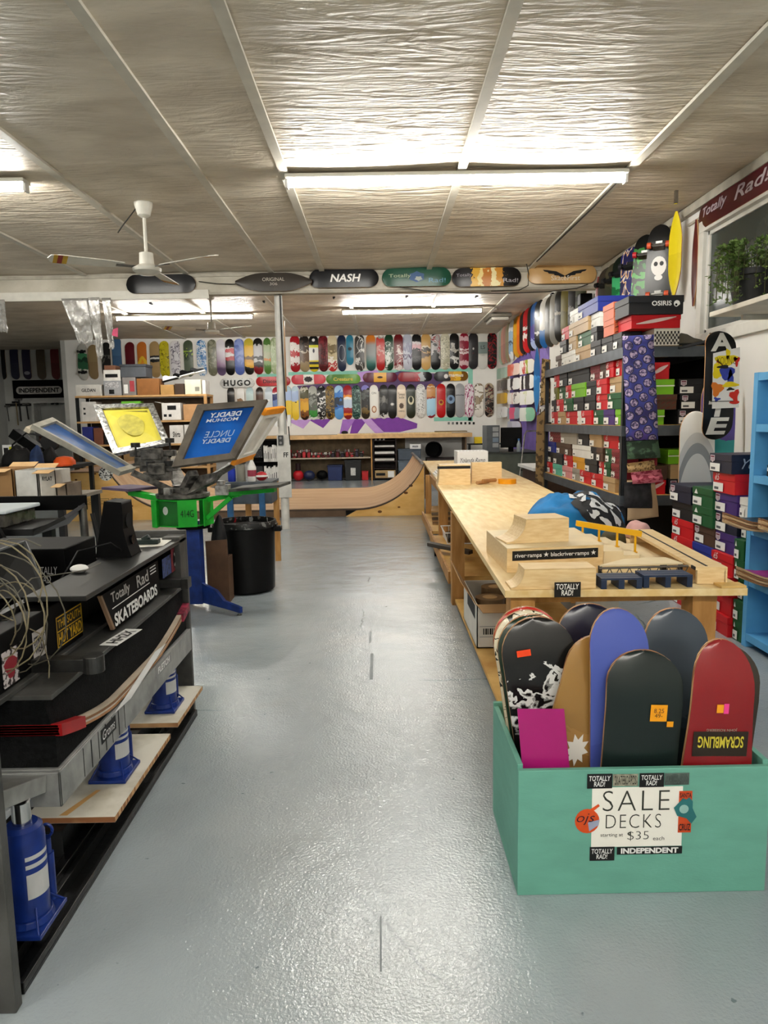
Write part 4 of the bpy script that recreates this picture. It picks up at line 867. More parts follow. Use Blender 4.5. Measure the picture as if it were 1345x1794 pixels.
# under the tables
for i in range(6):
    y, z = 7.75 + .04 * i, .187 + .022 * i
    t = tag(B().slab([V((.56, y, z + .018)), V((.95, y - .12 + .03 * i, z + .02)), V((1.0, y + .5, z + .02)), V((.6, y + .55 - .02 * i, z + .018))], .018).o('ply_offcut', mat(['8c6a44', 'a68054', '5c4a38', 'b08c5c', '7c6a54', 'c09a68'][i], .7)), f'{["dark brown", "tan", "grey brown", "light tan", "dusty brown", "pale"][i]} plywood offcut, {ORD[i]} from the bottom of the pile under the far table', 'wood offcut', 'plywood offcuts under the far table')
wb = thing('wire_basket', 'white wire basket with dark things under the table', 'basket', (.72, 6.7, .187))
b_ = B()
for z, e in ((.30, 0), (.195, .03)): b_.tube([(.58 + e, 6.45 + e, z), (.9 - e, 6.45 + e, z), (.9 - e, 6.9 - e, z), (.58 + e, 6.9 - e, z)], .006, 6, closed=True)
for k in range(6):
    for y, s in ((6.45, 1), (6.9, -1)): b_.cyl((.6 + .055 * k, y, .30), (.6 + .055 * k, y + .03 * s, .19), .0025, n=5)
    for x, s in ((.58, 1), (.9, -1)): b_.cyl((x, 6.5 + .07 * k, .30), (x + .03 * s, 6.5 + .07 * k, .19), .0025, n=5)
b_.o('wire_frame', WHITE, wb); B().box(.62, .86, 6.5, 6.86, .203, .25).o('contents', DARK, wb, bev=.01)
tag(B().slab([V((.40, 6.2, .225)), V((.43, 6.28, .225)), V((.74, 5.72, .245)), V((.70, 5.66, .245))], .03).o('dark_stick', mat('3a332c', .6)), 'dark wooden offcut sticking out over the table rail', 'wood offcut')
# carton of tape rolls
ct = thing('tape_carton', 'open white carton holding brown tape rolls under the table front', 'carton', (.62, 4.1, .051))
x0, x1, y0, y1, zt_ = .524, .80, 3.88, 4.5, .30
b_ = B(); b_.box(x0, x1, y0, y0 + .006, .052, zt_).box(x0, x1, y1 - .006, y1, .052, zt_).box(x0, x0 + .006, y0, y1, .052, zt_).box(x1 - .006, x1, y0, y1, .052, zt_).box(x0, x1, y0, y1, .052, .058)
b_.o('carton_wall', mat('dcd8d0', .7, var=.05), ct)
B().slab([V((x0, y0, zt_)), V((x0, y1, zt_)), V((x0 - .08, y1 + .1, zt_ + .13)), V((x0 - .07, y0 + .15, zt_ + .1))], .004).slab([V((x0, y0, zt_)), V((x1, y0, zt_)), V((x1, y0 - .1, zt_ - .02)), V((x0 + .02, y0 - .1, zt_ - .02))], .004).o('flap', CARD, ct)
B().box(x0 - .0012, x0 - .0004, 3.95, 4.3, .2, .28).o('print', DARK, ct)
b_ = B()
for k in range(7): b_.box(.56 + .012 * k, .566 + .012 * k + .003 * (k % 2), y0 - .0012, y0 - .0004, .13, .165)
b_.o('barcode', INK, ct); B().box(.54, .70, y0 - .0014, y0 - .0008, .175, .178).box(.54, .70, y0 - .0014, y0 - .0008, .115, .118).o('print', GREY, ct)
for i, (x, y, z, r) in enumerate([(.625, 4.06, .20, .085), (.70, 4.32, .2, .09), (.61, 4.3, .095, .075), (.72, 4.08, .095, .07)]):
    t = thing('tape_roll', ['brown packing tape roll lying at the front of the white carton', 'brown packing tape roll standing at the back of the carton', 'brown packing tape roll lower down in the carton', 'grey brown tape roll deep beside the front roll'][i], 'tape roll', (x, y, z), 'tape rolls in the carton')
    zz = z + .1
    B().lathe([(r * .5, zz - .1), (r, zz - .1), (r, zz), (r * .5, zz)], (x, y, 0), 24).o('tape', mat('80664a', .35, var=.15), t, smooth=True)
    B().lathe([(r * .42, zz - .101), (r * .5, zz - .101), (r * .5, zz + .002), (r * .42, zz + .002)], (x, y, 0), 24).o('core', CARDL, t, smooth=True)
tag(B().slab([V((.62, 3.2, .33)), V((.74, 3.5, .36)), V((.86, 3.2, .31)), V((.70, 3.0, .30))], .01).box(.6, .86, 3.1, 3.5, .051, .3).o('brown_carton', CARD), 'brown cardboard carton with a raised flap under the table front', 'carton')
tag(B().box(.92, 1.12, 3.3, 3.32, .051, .56).o('white_board', WHITE), 'white board leaning upright under the table front', 'board')
# ------------------------------------------------------------------ little finger-skate ramps
def qp(name, label, x0, x1, y0, y1, z, h, tip, rot=0, m=MAPLE):
    """quarter pipe: concave curve falling to the -x end, solid block behind"""
    t = thing(name, label, 'small ramp', ((x0 + x1) / 2, (y0 + y1) / 2, z)); w = (x1 - x0) / 2
    R = Matrix.Rotation(rot, 4, 'Z'); hy = (y1 - y0) / 2
    pts = [(-w, 0), (-w, .004)] + [(-w + tip * math.sin(a), .004 + (h - .004) * (1 - math.cos(a))) for a in [i / 10 * PI / 2 for i in range(1, 11)]] + [(w, h), (w, 0)]
    B().prism(pts, 'y', -hy, hy, M=R).o('ramp_body', m, t, local=True, bev=.0015)
    B().prism([(pts[i][0], pts[i][1] + .0008) for i in range(1, 12)] + [(w, h + .001)] + [(w, h + .0025)] + [(pts[i][0], pts[i][1] + .0025) for i in range(11, 0, -1)], 'y', -hy, hy, M=R).o('riding_surface', MAPLE, t, local=True)
    return t
# blackriver box
f1, f2 = xy(885.6, 1001.4), xy(1030, 988); k1 = xy(846.4, 960)
bx = thing('box_ramp', 'low square plywood box with a black lettered strip on the table', 'small ramp', (f1.x, f1.y, TZ), None)
hb = .10; bl = V((.50, 3.36, TZ)); fl = V((.512, 2.875, TZ)); fr_ = V((.925, 2.93, TZ)); br = V((.93, 3.40, TZ)); up = V((0, 0, hb))
B().slab([fl + up, fr_ + up, br + up, bl + up], hb - .0005).o('box_body', MAPLE, bx, bev=.0015)
B().slab([fl + up * 1.03, fr_ + up * 1.03, br + up * 1.03, bl + up * 1.03], .002).o('top_panel', mat('efdcb4', .45, var=.05), bx)
Mf = frame((fl + fr_) / 2 + up * .5 + V((0, -.001, 0)), fr_ - fl, (0, 0, 1))
s_ = B().box(-.198, .172, .0, .04, 0, .001, M=off(Mf, .012)).o('sticker', INK, bx)
lettering('river·ramps ★ blackriver·ramps ★', off(Mf, .0, .02, .0016), .026, WHITE, s_, w=.35, bold=.015)
qp('quarter_ramp', 'plywood quarter pipe ramp standing on the lettered box', .515, .79, 2.99, 3.15, TZ + hb + .004, .10, .085, .14)
qp('quarter_ramp', 'plywood quarter pipe ramp at the table corner with a black sticker', .475, .79, 2.583, 2.70, TZ + .001, .074, .05, .0)
st_ = thing('table_sticker', 'black sticker with white graffiti lettering stuck over the table edge', 'sticker', (.68, 2.56, TZ))
Ms = frame((.676, 2.5485, TZ + .004), (1, .0, 0), (0, 0, 1))
B().box(-.048, .048, -.026, .03, 0, .0012, M=Ms).o('sticker', INK, st_); lettering('TOTALLY\nRAD!', off(Ms, 0, .002, .0016), .044, WHITE, st_, w=.084, bold=.03, shear=.1)
# stair set with yellow rail
ss = thing('stair_ramp', 'plywood stair set with steps under the yellow rail', 'small ramp', (1.05, 3.3, TZ))
b_ = B(); b_.box(.945, 1.03, 2.99, 3.46, TZ + .001, TZ + .062).box(1.03, 1.10, 2.99, 3.46, TZ + .001, TZ + .044).box(1.10, 1.17, 2.99, 3.46, TZ + .001, TZ + .026).box(1.17, 1.25, 2.99, 3.46, TZ + .001, TZ + .010)
b_.o('step', mat('efdcb4', .45, var=.05), ss, bev=.001)
yr = thing('grind_rail', 'small bright yellow grind rail standing on the stair set', 'small rail', (1.05, 3.25, TZ + .06))
YEL = mat('e8b010', .4, var=.04)
r0, r1 = V((.965, 3.24, TZ + .155)), V((1.215, 3.12, TZ + .098))
r0 = P(1010, 917, Y=3.3); r1 = P(1124, 936, Y=3.12)
dv = (r1 - r0)
B().slab([r0 + V((0, -.006, .014)), r1 + V((0, -.006, .014)), r1 + V((0, .012, .014)), r0 + V((0, .012, .014))], .026).o('rail_bar', YEL, yr, bev=.001)
for i, f_ in enumerate((.1, .36, .64, .91)):
    q = r0 + dv * f_; zb_ = TZ + (.062 if q.x < 1.03 else .044 if q.x < 1.10 else .026 if q.x < 1.17 else .010)
    B().box(q.x - .004, q.x + .004, q.y - .001, q.y + .007, zb_ + .001, q.z - .012).cyl((q.x, q.y + .003, zb_ + .001), (q.x, q.y + .003, zb_ + .004), .012, n=12).o('leg', YEL, yr)
# table pad on a truss, navy pallets
pd = thing('truss_pad', 'thin plywood pad carried by a small grey truss', 'small ramp', (.95, 2.85, TZ))
q = [xy(1050, 990, TZ + .066), xy(1196, 986, TZ + .066), xy(1165, 976, TZ + .066), xy(1092, 979, TZ + .066)]
B().slab([q[0], q[1], q[2], q[3]], .006).o('pad', mat('efdcb4', .45, var=.05), pd)
tr = B(); a_, c_ = q[0] + V((.0, -.004, -.012)), q[1] + V((.02, -.004, -.012)); lo = V((0, .0, -.038))
tr.cyl(a_, c_, .0045, n=8); tr.cyl(a_ + lo, c_ + lo, .0025, n=6)
for k in range(9):
    u, w = a_.lerp(c_, k / 9), a_.lerp(c_, (k + .5) / 9); x_ = a_.lerp(c_, (k + 1) / 9)
    tr.cyl(u, w + lo, .002, n=5); tr.cyl(w + lo, x_, .002, n=5)
tr.o('truss', mat('6b6660', .4, .5, var=.1), pd)
for a_ in ((q[0].x, q[0].x + .01, q[0].y, q[0].y + .02), (q[1].x - .01, q[1].x, q[1].y, q[1].y + .02)): B().box(*a_, TZ + .001, q[0].z - .006).o('leg', DARK, pd)
B().box(q[2].x - .02, q[2].x, q[2].y - .02, q[2].y, TZ + .012, q[2].z - .006).o('leg', DARK, pd)
NAVY = mat('1e2f4c', .5, var=.1)
for i, (x0, x1, yy, dz) in enumerate(((.805, .955, 2.565, 0), (.965, 1.145, 2.575, .006))):
    t = thing('mini_pallet', ['small navy pallet beside the stickered quarter pipe', 'small navy pallet beside the long ledge ramp'][i], 'small pallet', (x0, yy, TZ), 'small navy pallets')
    b_ = B()
    for k in range(3): b_.box(x0, x1, yy + .033 * k, yy + .033 * k + .028, TZ + .034 + dz, TZ + .041 + dz)
    b_.o('deck_board', NAVY, t)
    for k in range(3):
        xx = x0 + (x1 - x0 - .02) * k / 2; B().box(xx, xx + .02, yy, yy + .094, TZ + .001, TZ + .0335 + dz).o('runner', NAVY, t)
# long ledge with a slot
lg = thing('ledge_ramp', 'long plywood ledge ramp with a dark slot at the table side', 'small ramp', (1.24, 3.0, TZ))
g0, g1 = V((1.175, 2.62, 0)), V((1.245, 3.55, 0)); wv = V((.115, -.01, 0))
def lp(u, w, z): return g0.lerp(g1, u) + wv * w + V((0, 0, TZ + z))
B().slab([lp(0, 0, .066), lp(0, 1, .066), lp(1, 1, .066), lp(1, 0, .066)], .012).slab([lp(0, .06, .054), lp(0, .95, .054), lp(.02, .95, .054), lp(.02, .06, .054)], .053).slab([lp(.98, .06, .054), lp(.98, .95, .054), lp(1, .95, .054), lp(1, .06, .054)], .053).slab([lp(0, .9, .054), lp(0, 1, .054), lp(1, 1, .054), lp(1, .9, .054)], .053).o('ledge_body', MAPLE, lg)
B().slab([lp(.02, .36, .0672), lp(.02, .44, .0672), lp(.98, .44, .0672), lp(.98, .36, .0672)], .0008).o('slot', INK, lg); B().slab([lp(0, -.04, .0672), lp(0, 0, .0672), lp(.04, 0, .0672), lp(.04, -.04, .0672)], .012).slab([lp(.92, -.04, .0672), lp(.92, 0, .0672), lp(.96, 0, .0672), lp(.96, -.04, .0672)], .012).o('clip', INK, lg)
tag(B().box(1.24, 1.332, 2.548, 2.61, TZ + .001, TZ + .009).o('ply_scrap', PLYF), 'thin plywood scrap under the end of the long ledge ramp', 'wood offcut')
# crumpled blue t-shirt
sh = thing('folded_tshirt', 'crumpled blue t-shirt with a black and white skull print', 'shirt', (1.08, 3.95, TZ))
def cloth(cx, cy, ax, ay, h, seed, rot=0, nu=40, nv=28):
    def fn(u, w):
        a, r = 2 * PI * u, w
        x, y = ax * r * math.cos(a), ay * r * math.sin(a)
        x, y = x * math.cos(rot) - y * math.sin(rot), x * math.sin(rot) + y * math.cos(rot)
        d = math.sqrt(max(0, 1 - r ** 2.4)); nz = mnoise.noise(V((x * 9 + seed, y * 9, seed))) * .5 + mnoise.noise(V((x * 22 + seed, y * 22, seed))) * .22
        ed = 1 + .12 * mnoise.noise(V((math.cos(a) * 1.6 + seed, math.sin(a) * 1.6, 0)))
        return (cx + x * ed, cy + y * ed, TZ + .002 + max(0, h * d * (1 + .45 * nz)))
    return B().grid(fn, nu, nv)
cloth(1.09, 4.02, .29, .35, .20, 3.1, -.35).o('shirt', mat('0f7cc0', .8, var=.25, sc_=7), sh, smooth=True, ang=80, fix=False, thick=.003)
def prn(u, w): return None
b_ = B(); random.seed(5); K = []
def onshirt(x, y):
    dx, dy = x - 1.09, y - 4.02; rot = .35; X_, Y_ = dx * math.cos(rot) - dy * math.sin(rot), dx * math.sin(rot) + dy * math.cos(rot)
    r = min(1, math.hypot(X_ / .29, Y_ / .35)); d = math.sqrt(max(0, 1 - r ** 2.4)); nz = mnoise.noise(V((dx * 9 + 3.1, dy * 9, 3.1))) * .5 + mnoise.noise(V((dx * 22 + 3.1, dy * 22, 3.1))) * .22
    return V((x, y, TZ + .002 + max(0, .20 * d * (1 + .45 * nz)) + .006))
def blot(cx, cy, rx, ry, mi, lift=0, n=16, jag=.15):
    vs = [onshirt(cx, cy) + V((0, -.002 - lift, lift))]; rings = 3
    for q in range(1, rings + 1):
        for i in range(n):
            t = 2 * PI * i / n; kk = (1 + jag * math.sin(3 * t + cx * 40)) * q / rings
            vs.append(onshirt(cx + rx * kk * math.cos(t), cy + ry * kk * math.sin(t)) + V((0, -.002 - lift, lift)))
    fs = [(0, 1 + i, 1 + (i + 1) % n) for i in range(n)]
    for q in range(rings - 1):
        for i in range(n): fs.append((1 + q * n + i, 1 + (q + 1) * n + i, 1 + (q + 1) * n + (i + 1) % n, 1 + q * n + (i + 1) % n))
    b_.add(vs, fs, mi)
blot(1.2, 3.82, .16, .12, 0); blot(1.22, 3.98, .13, .13, 0); blot(1.13, 3.76, .1, .06, 0)
for (x, y, r1_, r2_) in ((1.08, 3.88, .04, .06), (1.16, 3.80, .045, .035), (1.23, 3.9, .05, .045), (1.19, 3.98, .03, .05), (1.27, 3.8, .035, .03), (1.12, 3.74, .03, .02), (1.3, 3.95, .03, .03), (1.2, 3.73, .04, .014)): blot(x, y, r1_, r2_, 1, .0015, jag=.3)
for (x, y, r1_) in ((1.07, 3.89, .014), (1.10, 3.86, .012), (1.16, 3.80, .014), (1.22, 3.90, .016), (1.25, 3.89, .014), (1.18, 3.97, .012)): blot(x, y, r1_, r1_, 0, .003)
b_.o('print', [mat('15161a', .7, var=0), mat('d8dadc', .7, var=0)], sh, smooth=True, ang=80, fix=False); random.seed(7)
tag(cloth(1.34, 3.68, .06, .08, .09, 8.2).o('pink_cloth', mat('d8a8a4', .8, var=.1), smooth=True, ang=80, fix=False, thick=.003), 'small pale pink cloth beside the blue t-shirt', 'cloth')
tag(cloth(1.165, 3.545, .065, .055, .07, 5.7).o('olive_cloth', mat('4c4630', .85, var=.2), smooth=True, ang=80, fix=False, thick=.003), 'small olive cloth heaped between the blue shirt and the stair set', 'cloth')
# back end of the near table
t = qp('quarter_ramp', 'plywood quarter pipe with a black top strip at the far table end', .55, .87, 6.90, 7.12, TZ + .001, .19, .0 + .02, 0)
B().box(-.16, .16, -.1105, -.1095, .155, .182).o('sticker', INK, t, local=True)
o = qp('quarter_ramp', 'plain plywood box ramp behind the tape at the far table end', .90, 1.20, 7.08 - .02, 7.15, TZ + .001, .2, .005, 0)
tr_ = thing('tape_roll', 'orange masking tape roll lying on the table', 'tape roll', (1.235, 6.95, TZ))
B().lathe([(.062, TZ + .001), (.088, TZ + .001), (.088, TZ + .045), (.062, TZ + .045)], (1.235, 6.95, 0), 28).o('tape', mat('e89a10', .5, var=.05), tr_, smooth=True)
for i, (a, b2_, hx) in enumerate((((.93, 6.86), (1.06, 7.0), 'c09060'), ((.98, 6.84), (1.12, 6.93), 'a87848'))):
    tag(B().cyl((a[0], a[1], TZ + .02 + .018 * i), (b2_[0], b2_[1], TZ + .02 + .018 * i), .018, n=8).o('wood_dowel', mat(hx, .6)), ['pale wooden dowel lying before the plain box ramp', 'brown wooden dowel lying across the pale one'][i], 'wood dowel')
sb = thing('signed_carton', 'white carton with black signature on the far table', 'carton', (1.0, 7.6, TZ))
B().box(.80, 1.12, 7.42, 7.75, TZ - .011, TZ + .30).o('carton_wall', WHITE, sb, bev=.004)
lettering('Yolanda Ramp', frame((.96, 7.4185, TZ + .2), (1, 0, 0), (0, 0, 1)), .06, DARK, sb, w=.26, shear=.5, name='signature')
b_ = B()
for k in range(8): b_.box(.83 + .035 * k, .845 + .035 * k, 7.5, 7.53, TZ + .3005, TZ + .301)
b_.o('print', DARK, sb); B().box(.80, 1.12, 7.4185, 7.4195, TZ + .03, TZ + .07).o('sticker', INK, sb)
for i in range(4):
    tag(B().box(.62 + .02 * i, .80 - .01 * i, 8.1 - .05 * i, 8.5, TZ - .0115 + .02 * i, TZ + .0075 + .02 * i).o('paper_bundle', [PAPER, WHITE, PAPER, CREAM][i]), f'white paper bundle, {ORD[i]} from the bottom of the pile beside the signed carton', 'papers', 'paper bundles on the far table')
# ================================================================== sale bin
MINT = mat('68a695', .6, var=.06, sc_=7, bump=.08, bsc=90, st=(1, 1, 3))
sbn = thing('sale_bin', 'mint green plywood sale bin full of decks', 'bin', (.7, 2.05, 0))
x0, x1, y0, y1, hb = .364, 1.06, 1.85, 2.29, .382; th = .016
B().box(x0, x1, y0, y0 + th, 0, hb - .012).o('front_panel', MINT, sbn, bev=.002)
B().box(x0, x1, y1 - th, y1, 0, hb + .01).o('back_panel', MINT, sbn, bev=.002)
B().box(x0, x0 + th, y0 + th, y1 - th, 0, hb).o('side_panel', MINT, sbn, bev=.002); B().box(x1 - th, x1, y0 + th, y1 - th, 0, hb).o('side_panel', MINT, sbn, bev=.002)
B().box(x0 + th, x1 - th, y0 + th, y1 - th, .002, .014).o('bottom_panel', MINT, sbn)
# its paper sign
Mb = frame((.695, y0 - .0006, .25), (1, 0, 0), (0, 0, 1))
def bp(px, py): q = P(px, py, Y=y0); return (q.x - .695, q.z - .25)
sg = B().add([bp(1037, 1380) + (0,), bp(1035, 1484) + (0,), bp(1193, 1481) + (0,), bp(1196, 1377) + (0,)], [(1, 2, 3, 0)], 0, Mb).o('paper_sign', PAPER, sbn, fix=False, thick=.0008)
MARK = mat('33352f', .6, var=0)
def sgt(body, px, py, wpx, hpx, m=MARK, par=sg, lift=.0012, **k):
    c = bp(px, py); s_ = 1.0 / 638
    return lettering(body, off(Mb, c[0], c[1], lift), hpx * s_, m, par, w=wpx * s_, name='lettering', **k)
sgt('SALE', 1114, 1402, 118, 38, bold=-.024, spacing=1.15); sgt('DECKS', 1109, 1438, 98, 26, bold=-.024, spacing=1.15); sgt('starting at', 1071, 1463, 40, 8); sgt('$35', 1117, 1464, 38, 18, bold=-.024); sgt('each', 1153, 1468, 20, 7)
def stk(px, py, wpx, hpx, m, body='', tm=WHITE, fit=.86, lines=1, **k):
    c = bp(px, py); s_ = 1.0 / 638
    st = B().box(c[0] - wpx * s_ / 2, c[0] + wpx * s_ / 2, c[1] - hpx * s_ / 2, c[1] + hpx * s_ / 2, .0009, .0017, M=Mb).o('sticker', m, sbn)
    if body: lettering(body, off(Mb, c[0], c[1], .0021), hpx * s_ * .74, tm, st, w=wpx * s_ * fit, **k)
    return st
stk(1050, 1368, 44, 27, INK, 'TOTALLY\nRAD!', shear=.1, bold=.02); stk(1095, 1366, 44, 22, mat('b8b4a0', .4, .3, var=.3, sc_=60), 'SKATEBOARDS', INK); stk(1141, 1366, 43, 26, INK, 'TOTALLY\nRAD!', shear=.1, bold=.02); stk(1185, 1364, 43, 22, mat('7c8c84', .2, .6, var=.3, sc_=30), 'SKATEBOARDS', mat('44504c', .5))
stk(1054, 1495, 44, 26, INK, 'TOTALLY\nRAD!', shear=.1, bold=.02); stk(1137, 1489, 116, 14, INK, 'INDEPENDENT', bold=.06, fit=.88)
# orange ball sticker and the orange-teal strip sticker
c = bp(1028, 1438); ORG = mat('d8501c', .5, var=.05)
os_ = B().add([(c[0] + .034 * math.cos(t), c[1] + .036 * math.sin(t), .001) for t in [i * PI / 10 for i in range(20)]], [tuple(range(20))], 0, Mb).o('sticker', ORG, sbn, fix=False)
B().add([(c[0] + .006, c[1] - .03, .0016), (c[0] + .032, c[1] - .012, .0016), (c[0] + .034, c[1] + .004, .0016), (c[0] + .002, c[1] - .004, .0016)], [(0, 1, 2, 3)], 0, Mb).o('patch', mat('a8b0cc', .5), os_, fix=False)
lettering('ojs', off(Mb, c[0] - .004, c[1] + .006, .002), .034, mat('2a1a30', .5), os_, w=.05, shear=.3, bold=-.01)
B().add([(c[0] + .0, c[1] + .03, .0016), (c[0] + .03, c[1] + .05, .0016), (c[0] + .034, c[1] + .044, .0016), (c[0] + .01, c[1] + .024, .0016)], [(0, 1, 2, 3)], 0, Mb).o('stem', ORG, os_, fix=False)
c = bp(1198, 1421)
os_ = B().box(c[0] - .016, c[0] + .02, c[1] - .062, c[1] + .06, .0009, .0016, M=Mb).o('sticker', mat('c8481c', .5, var=.06), sbn)
lettering('SANTA', off(Mb, c[0] + .002, c[1] + .048, .002), .014, mat('20181c', .5), os_, w=.032, bold=.03); lettering('CRUZ', off(Mb, c[0] + .002, c[1] - .046, .002), .02, mat('20181c', .5), os_, w=.032, bold=.03)
B().add([(c[0] + dx, c[1] + dy, .0024) for dx, dy in ((-.03, .012), (-.014, .03), (-.006, .04), (.004, .036), (.012, .042), (.022, .03), (.022, .01), (.034, -.016), (.02, -.036), (.006, -.02), (-.02, -.012))], [tuple(range(11))], 0, Mb).o('hand_mark', mat('2c7478', .5), os_, fix=False)
B().add([(c[0] - .002 + .013 * math.cos(t), c[1] + .008 + .013 * math.sin(t), .003) for t in [i * PI / 6 for i in range(12)]], [tuple(range(12))], 0, Mb).o('mouth_mark', mat('9cc8c0', .5), os_, fix=False)
# the decks in it
def bindeck(label, px, py, Y, lean, roll, m, shape='pop', W=1.0, face=1, zb=.016):
    top = P(px, py, Y=Y)
    R = Matrix.Rotation(roll, 3, 'Y') @ Matrix.Rotation(lean, 3, 'X')
    if face < 0: R = R @ Matrix.Rotation(PI, 3, 'Z')
    zax = R @ V((0, 0, 1)); kick = R @ V((0, .045, 0)); L = (top.z - zb) / max(.3, zax.z)
    ctr = top - zax * (L / 2) - kick
    o = deck(label, ctr, m, shape, rot=R.to_euler(), group='decks in the sale bin')
    o.scale = (W, 1, L / .82)
    return o, L / .82
GS = dict(rough=.22)
bindeck('red deck, furthest back of the leaning pile beside the cloud deck', 912, 1064, 2.185, .05, -.155, dmat('0:a82420 .5:b83028', seed=301, n=.04, **GS))
bindeck('white comic deck with black drawings, between the red deck and the green one', 914, 1070, 2.14, .05, -.155, dmat('0:dcd2b8 .48:e4dcc4 .52:20241c .55:e2dac2', seed=302, z=.05, n=.3, s=12, **GS))
bindeck('dark green deck just behind the cloud deck', 922, 1078, 2.095, .05, -.15, dmat('0:14261c .5:1a3022', seed=303, n=.05, **GS))
o, k = bindeck('glossy black deck with white clouds and an orange tag', 932, 1082, 2.05, .06, -.145, dmat('0:121212 .2:121212 .56:141414 .64:8a8a88 .67:d8d8d6 .74:141414', seed=304, n=.2, s=26, **GS), W=1.02)
TAGO, TAGY, TAGP = mat('f0481c', .6, var=.02), mat('f0a018', .6, var=.02), mat('e84090', .6, var=.02)
def ptag(o, x, z, w, h, m, text='', sz=.014, y=-.0078):
    s_ = B().box(x - w / 2, x + w / 2, y - .0008, y, z - h / 2, z + h / 2).o('price_tag', m, o, local=True)
    if text: lettering(text, frame((x, y - .0012, z), (1, 0, 0), (0, 0, 1)), h * .55, mat('4a2c18', .6), s_, w=w * .6, local=True)
ptag(o, -.045, .315, .04, .022, TAGO, y=-.004)
mc = thing('magenta_card', 'magenta plastic card leaning in front of the cloud deck', 'card', (.45, 1.9, .02))
q = [P(906, 1242, Y=1.93), P(988, 1242, Y=1.93), P(998, 1345, Y=1.9), P(915, 1345, Y=1.9)]
dn = (q[3] - q[0]) * 2.75
B().slab([q[0] + dn + V((0, .01, 0)), q[1] + (q[2] - q[1]) * 2.75 + V((0, .01, 0)), q[1], q[0]], .003).o('card', mat('a0186c', .3, var=.04), mc)
o, k = bindeck('dark navy deck with a red orange tag, behind the blue deck', 1028, 1058, 2.215, .03, -.05, dmat('0:14163a .5:161a44 .56:0e1028', seed=305, n=.1, **GS))
ptag(o, -.012, .27, .05, .07, TAGO)
o, k = bindeck('tan deck with white lettering, tilted between the cloud and blue decks', 1062, 1115, 2.012, .0, .26, dmat('0:8a6438 .5:a07844 .6:94703c', seed=306, n=.1, **GS))
emblem(o, 'RAD\nDRAGON', .16, 'e8e2d8', -.16, .02, w=.16); blob(o, 'e8e4dc', .12, .07, .02, -.01, jag=.4)
o2, k = bindeck('plain matt blue deck in the middle of the bin', 1078, 1066, 1.968, .05, -.03, dmat('0:3e4c98 .5:4454a2', seed=307, n=.03, rough=.55), W=.78)
bindeck('dark slate blue deck in shrink wrap, back corner of the bin', 1178, 1066, 2.17, .05, -.03, dmat('0:242c34 .5:2c3642 .56:38424e', seed=308, n=.08, **GS), W=.92)
o, k = bindeck('glossy black deck with a faint dark orb and yellow tags', 1126, 1139, 1.925, .06, .03, dmat('0:121413 .14:1c2220 .3:40443e .38:141a1a .5:16201f', seed=309, z=.4, r=.25, n=.1, s=4, const=False, **GS))
ptag(o, .038, .21, .046, .06, TAGY, '8.25\n49-'); ptag(o, .072, .17, .018, .02, TAGY)
o, k = bindeck('dark brown deck behind the bright red one', 1275, 1130, 1.95, .05, .06, dmat('0:231d18 .5:2f2820', seed=310, n=.1, **GS), W=.8)
ptag(o, .05, .1, .03, .1, TAGY)
o, k = bindeck('bright red stained deck with upside down yellow lettering', 1262, 1120, 1.902, .05, .02, dmat('0:581012 .1:440c0c .2:6e1216 .5:78151a .8:801c20', seed=311, n=.1, s=7, st=(1, 1, .4), const=False, **GS), 'fat', W=.84)
ptag(o, -.012, .2, .022, .028, TAGY); ptag(o, .008, .2, .016, .034, TAGP)
B().box(-.09, .09, -.0056, -.0046, .035, .12).o('label_block', mat('2a2018', .5), o, local=True)
emblem(o, 'SCRAMBLING', .04, 'c8b83c', .085, w=.15, bold=.03, flip=True).location.y -= .0014; emblem(o, 'JOHN ROSEBERG', .011, '8c8878', .128, w=.1, flip=True).location.y -= .001
# ================================================================== blue cubby with decks
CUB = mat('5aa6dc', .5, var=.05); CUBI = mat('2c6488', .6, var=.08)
cu = thing('blue_cubby', 'tall light blue cubby shelf cut by the frame edge', 'shelf', (2.3, 3.4, 0))
cx0, cx1, cy0, cy1, ch = 2.085, 2.66, 2.5, 4.02, 1.56
for y in (cy0, cy0 + .745, cy1 - .045): B().box(cx0, cx1, y, y + .045, 0, ch).o('side_panel', CUB, cu, bev=.002)
for z in (.04, .36, .655, .95, 1.235, ch - .045): B().box(cx0 + .002, cx1 - .01, cy0 + .045, cy1 - .045, z, z + .042).o('shelf_board', CUB, cu)
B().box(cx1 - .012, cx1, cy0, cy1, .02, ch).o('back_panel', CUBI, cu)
def flatdeck(label, y, z, m, L=1.0, dx=0.0, top=BLACK):
    R = Matrix(((0, 0, -1), (-1, 0, 0), (0, 1, 0)))       # length along x, printed face down, grip up
    o = deck(label, (2.26 + dx, y, z), m, 'pop', rot=R.to_euler(), group='decks lying on the cubby shelves', top=top, edge=[mat('c9a880', .6, var=.05), mat('8c6444', .6, var=.05)][int(round((z - .4) / .0135)) % 2]); o.scale.z = L * .9
    return o
for i in range(4): flatdeck(f'maple deck lying in the far pile on the cubby shelf, {ORD[i]} from the bottom', 3.865, .7035 + .0135 * i, [MAPLE, CARDL, MAPLE, mat('3c3630', .5)][i], .95, -.03, [MAPLE, MAPLE, MAPLE, mat('23252a', .35, var=.1)][i])
for i in range(4): flatdeck(f'maple deck lying in the near pile on the cubby shelf, {ORD[i]} from the bottom', 3.62, .7035 + .0135 * i, MAPLE, .92, .03, [MAPLE, MAPLE, MAPLE, mat('20242c', .35)][i])
for i in range(4): flatdeck(f'{["maple", "maple", "dark", "magenta topped"][i]} deck on the lower cubby shelf, {ORD[i]} from the bottom', 3.82, .4085 + .0135 * i, MAPLE, .9, .02, [MAPLE, MAPLE, mat('1c3440', .4), mat('9c3484', .5, var=.05)][i])
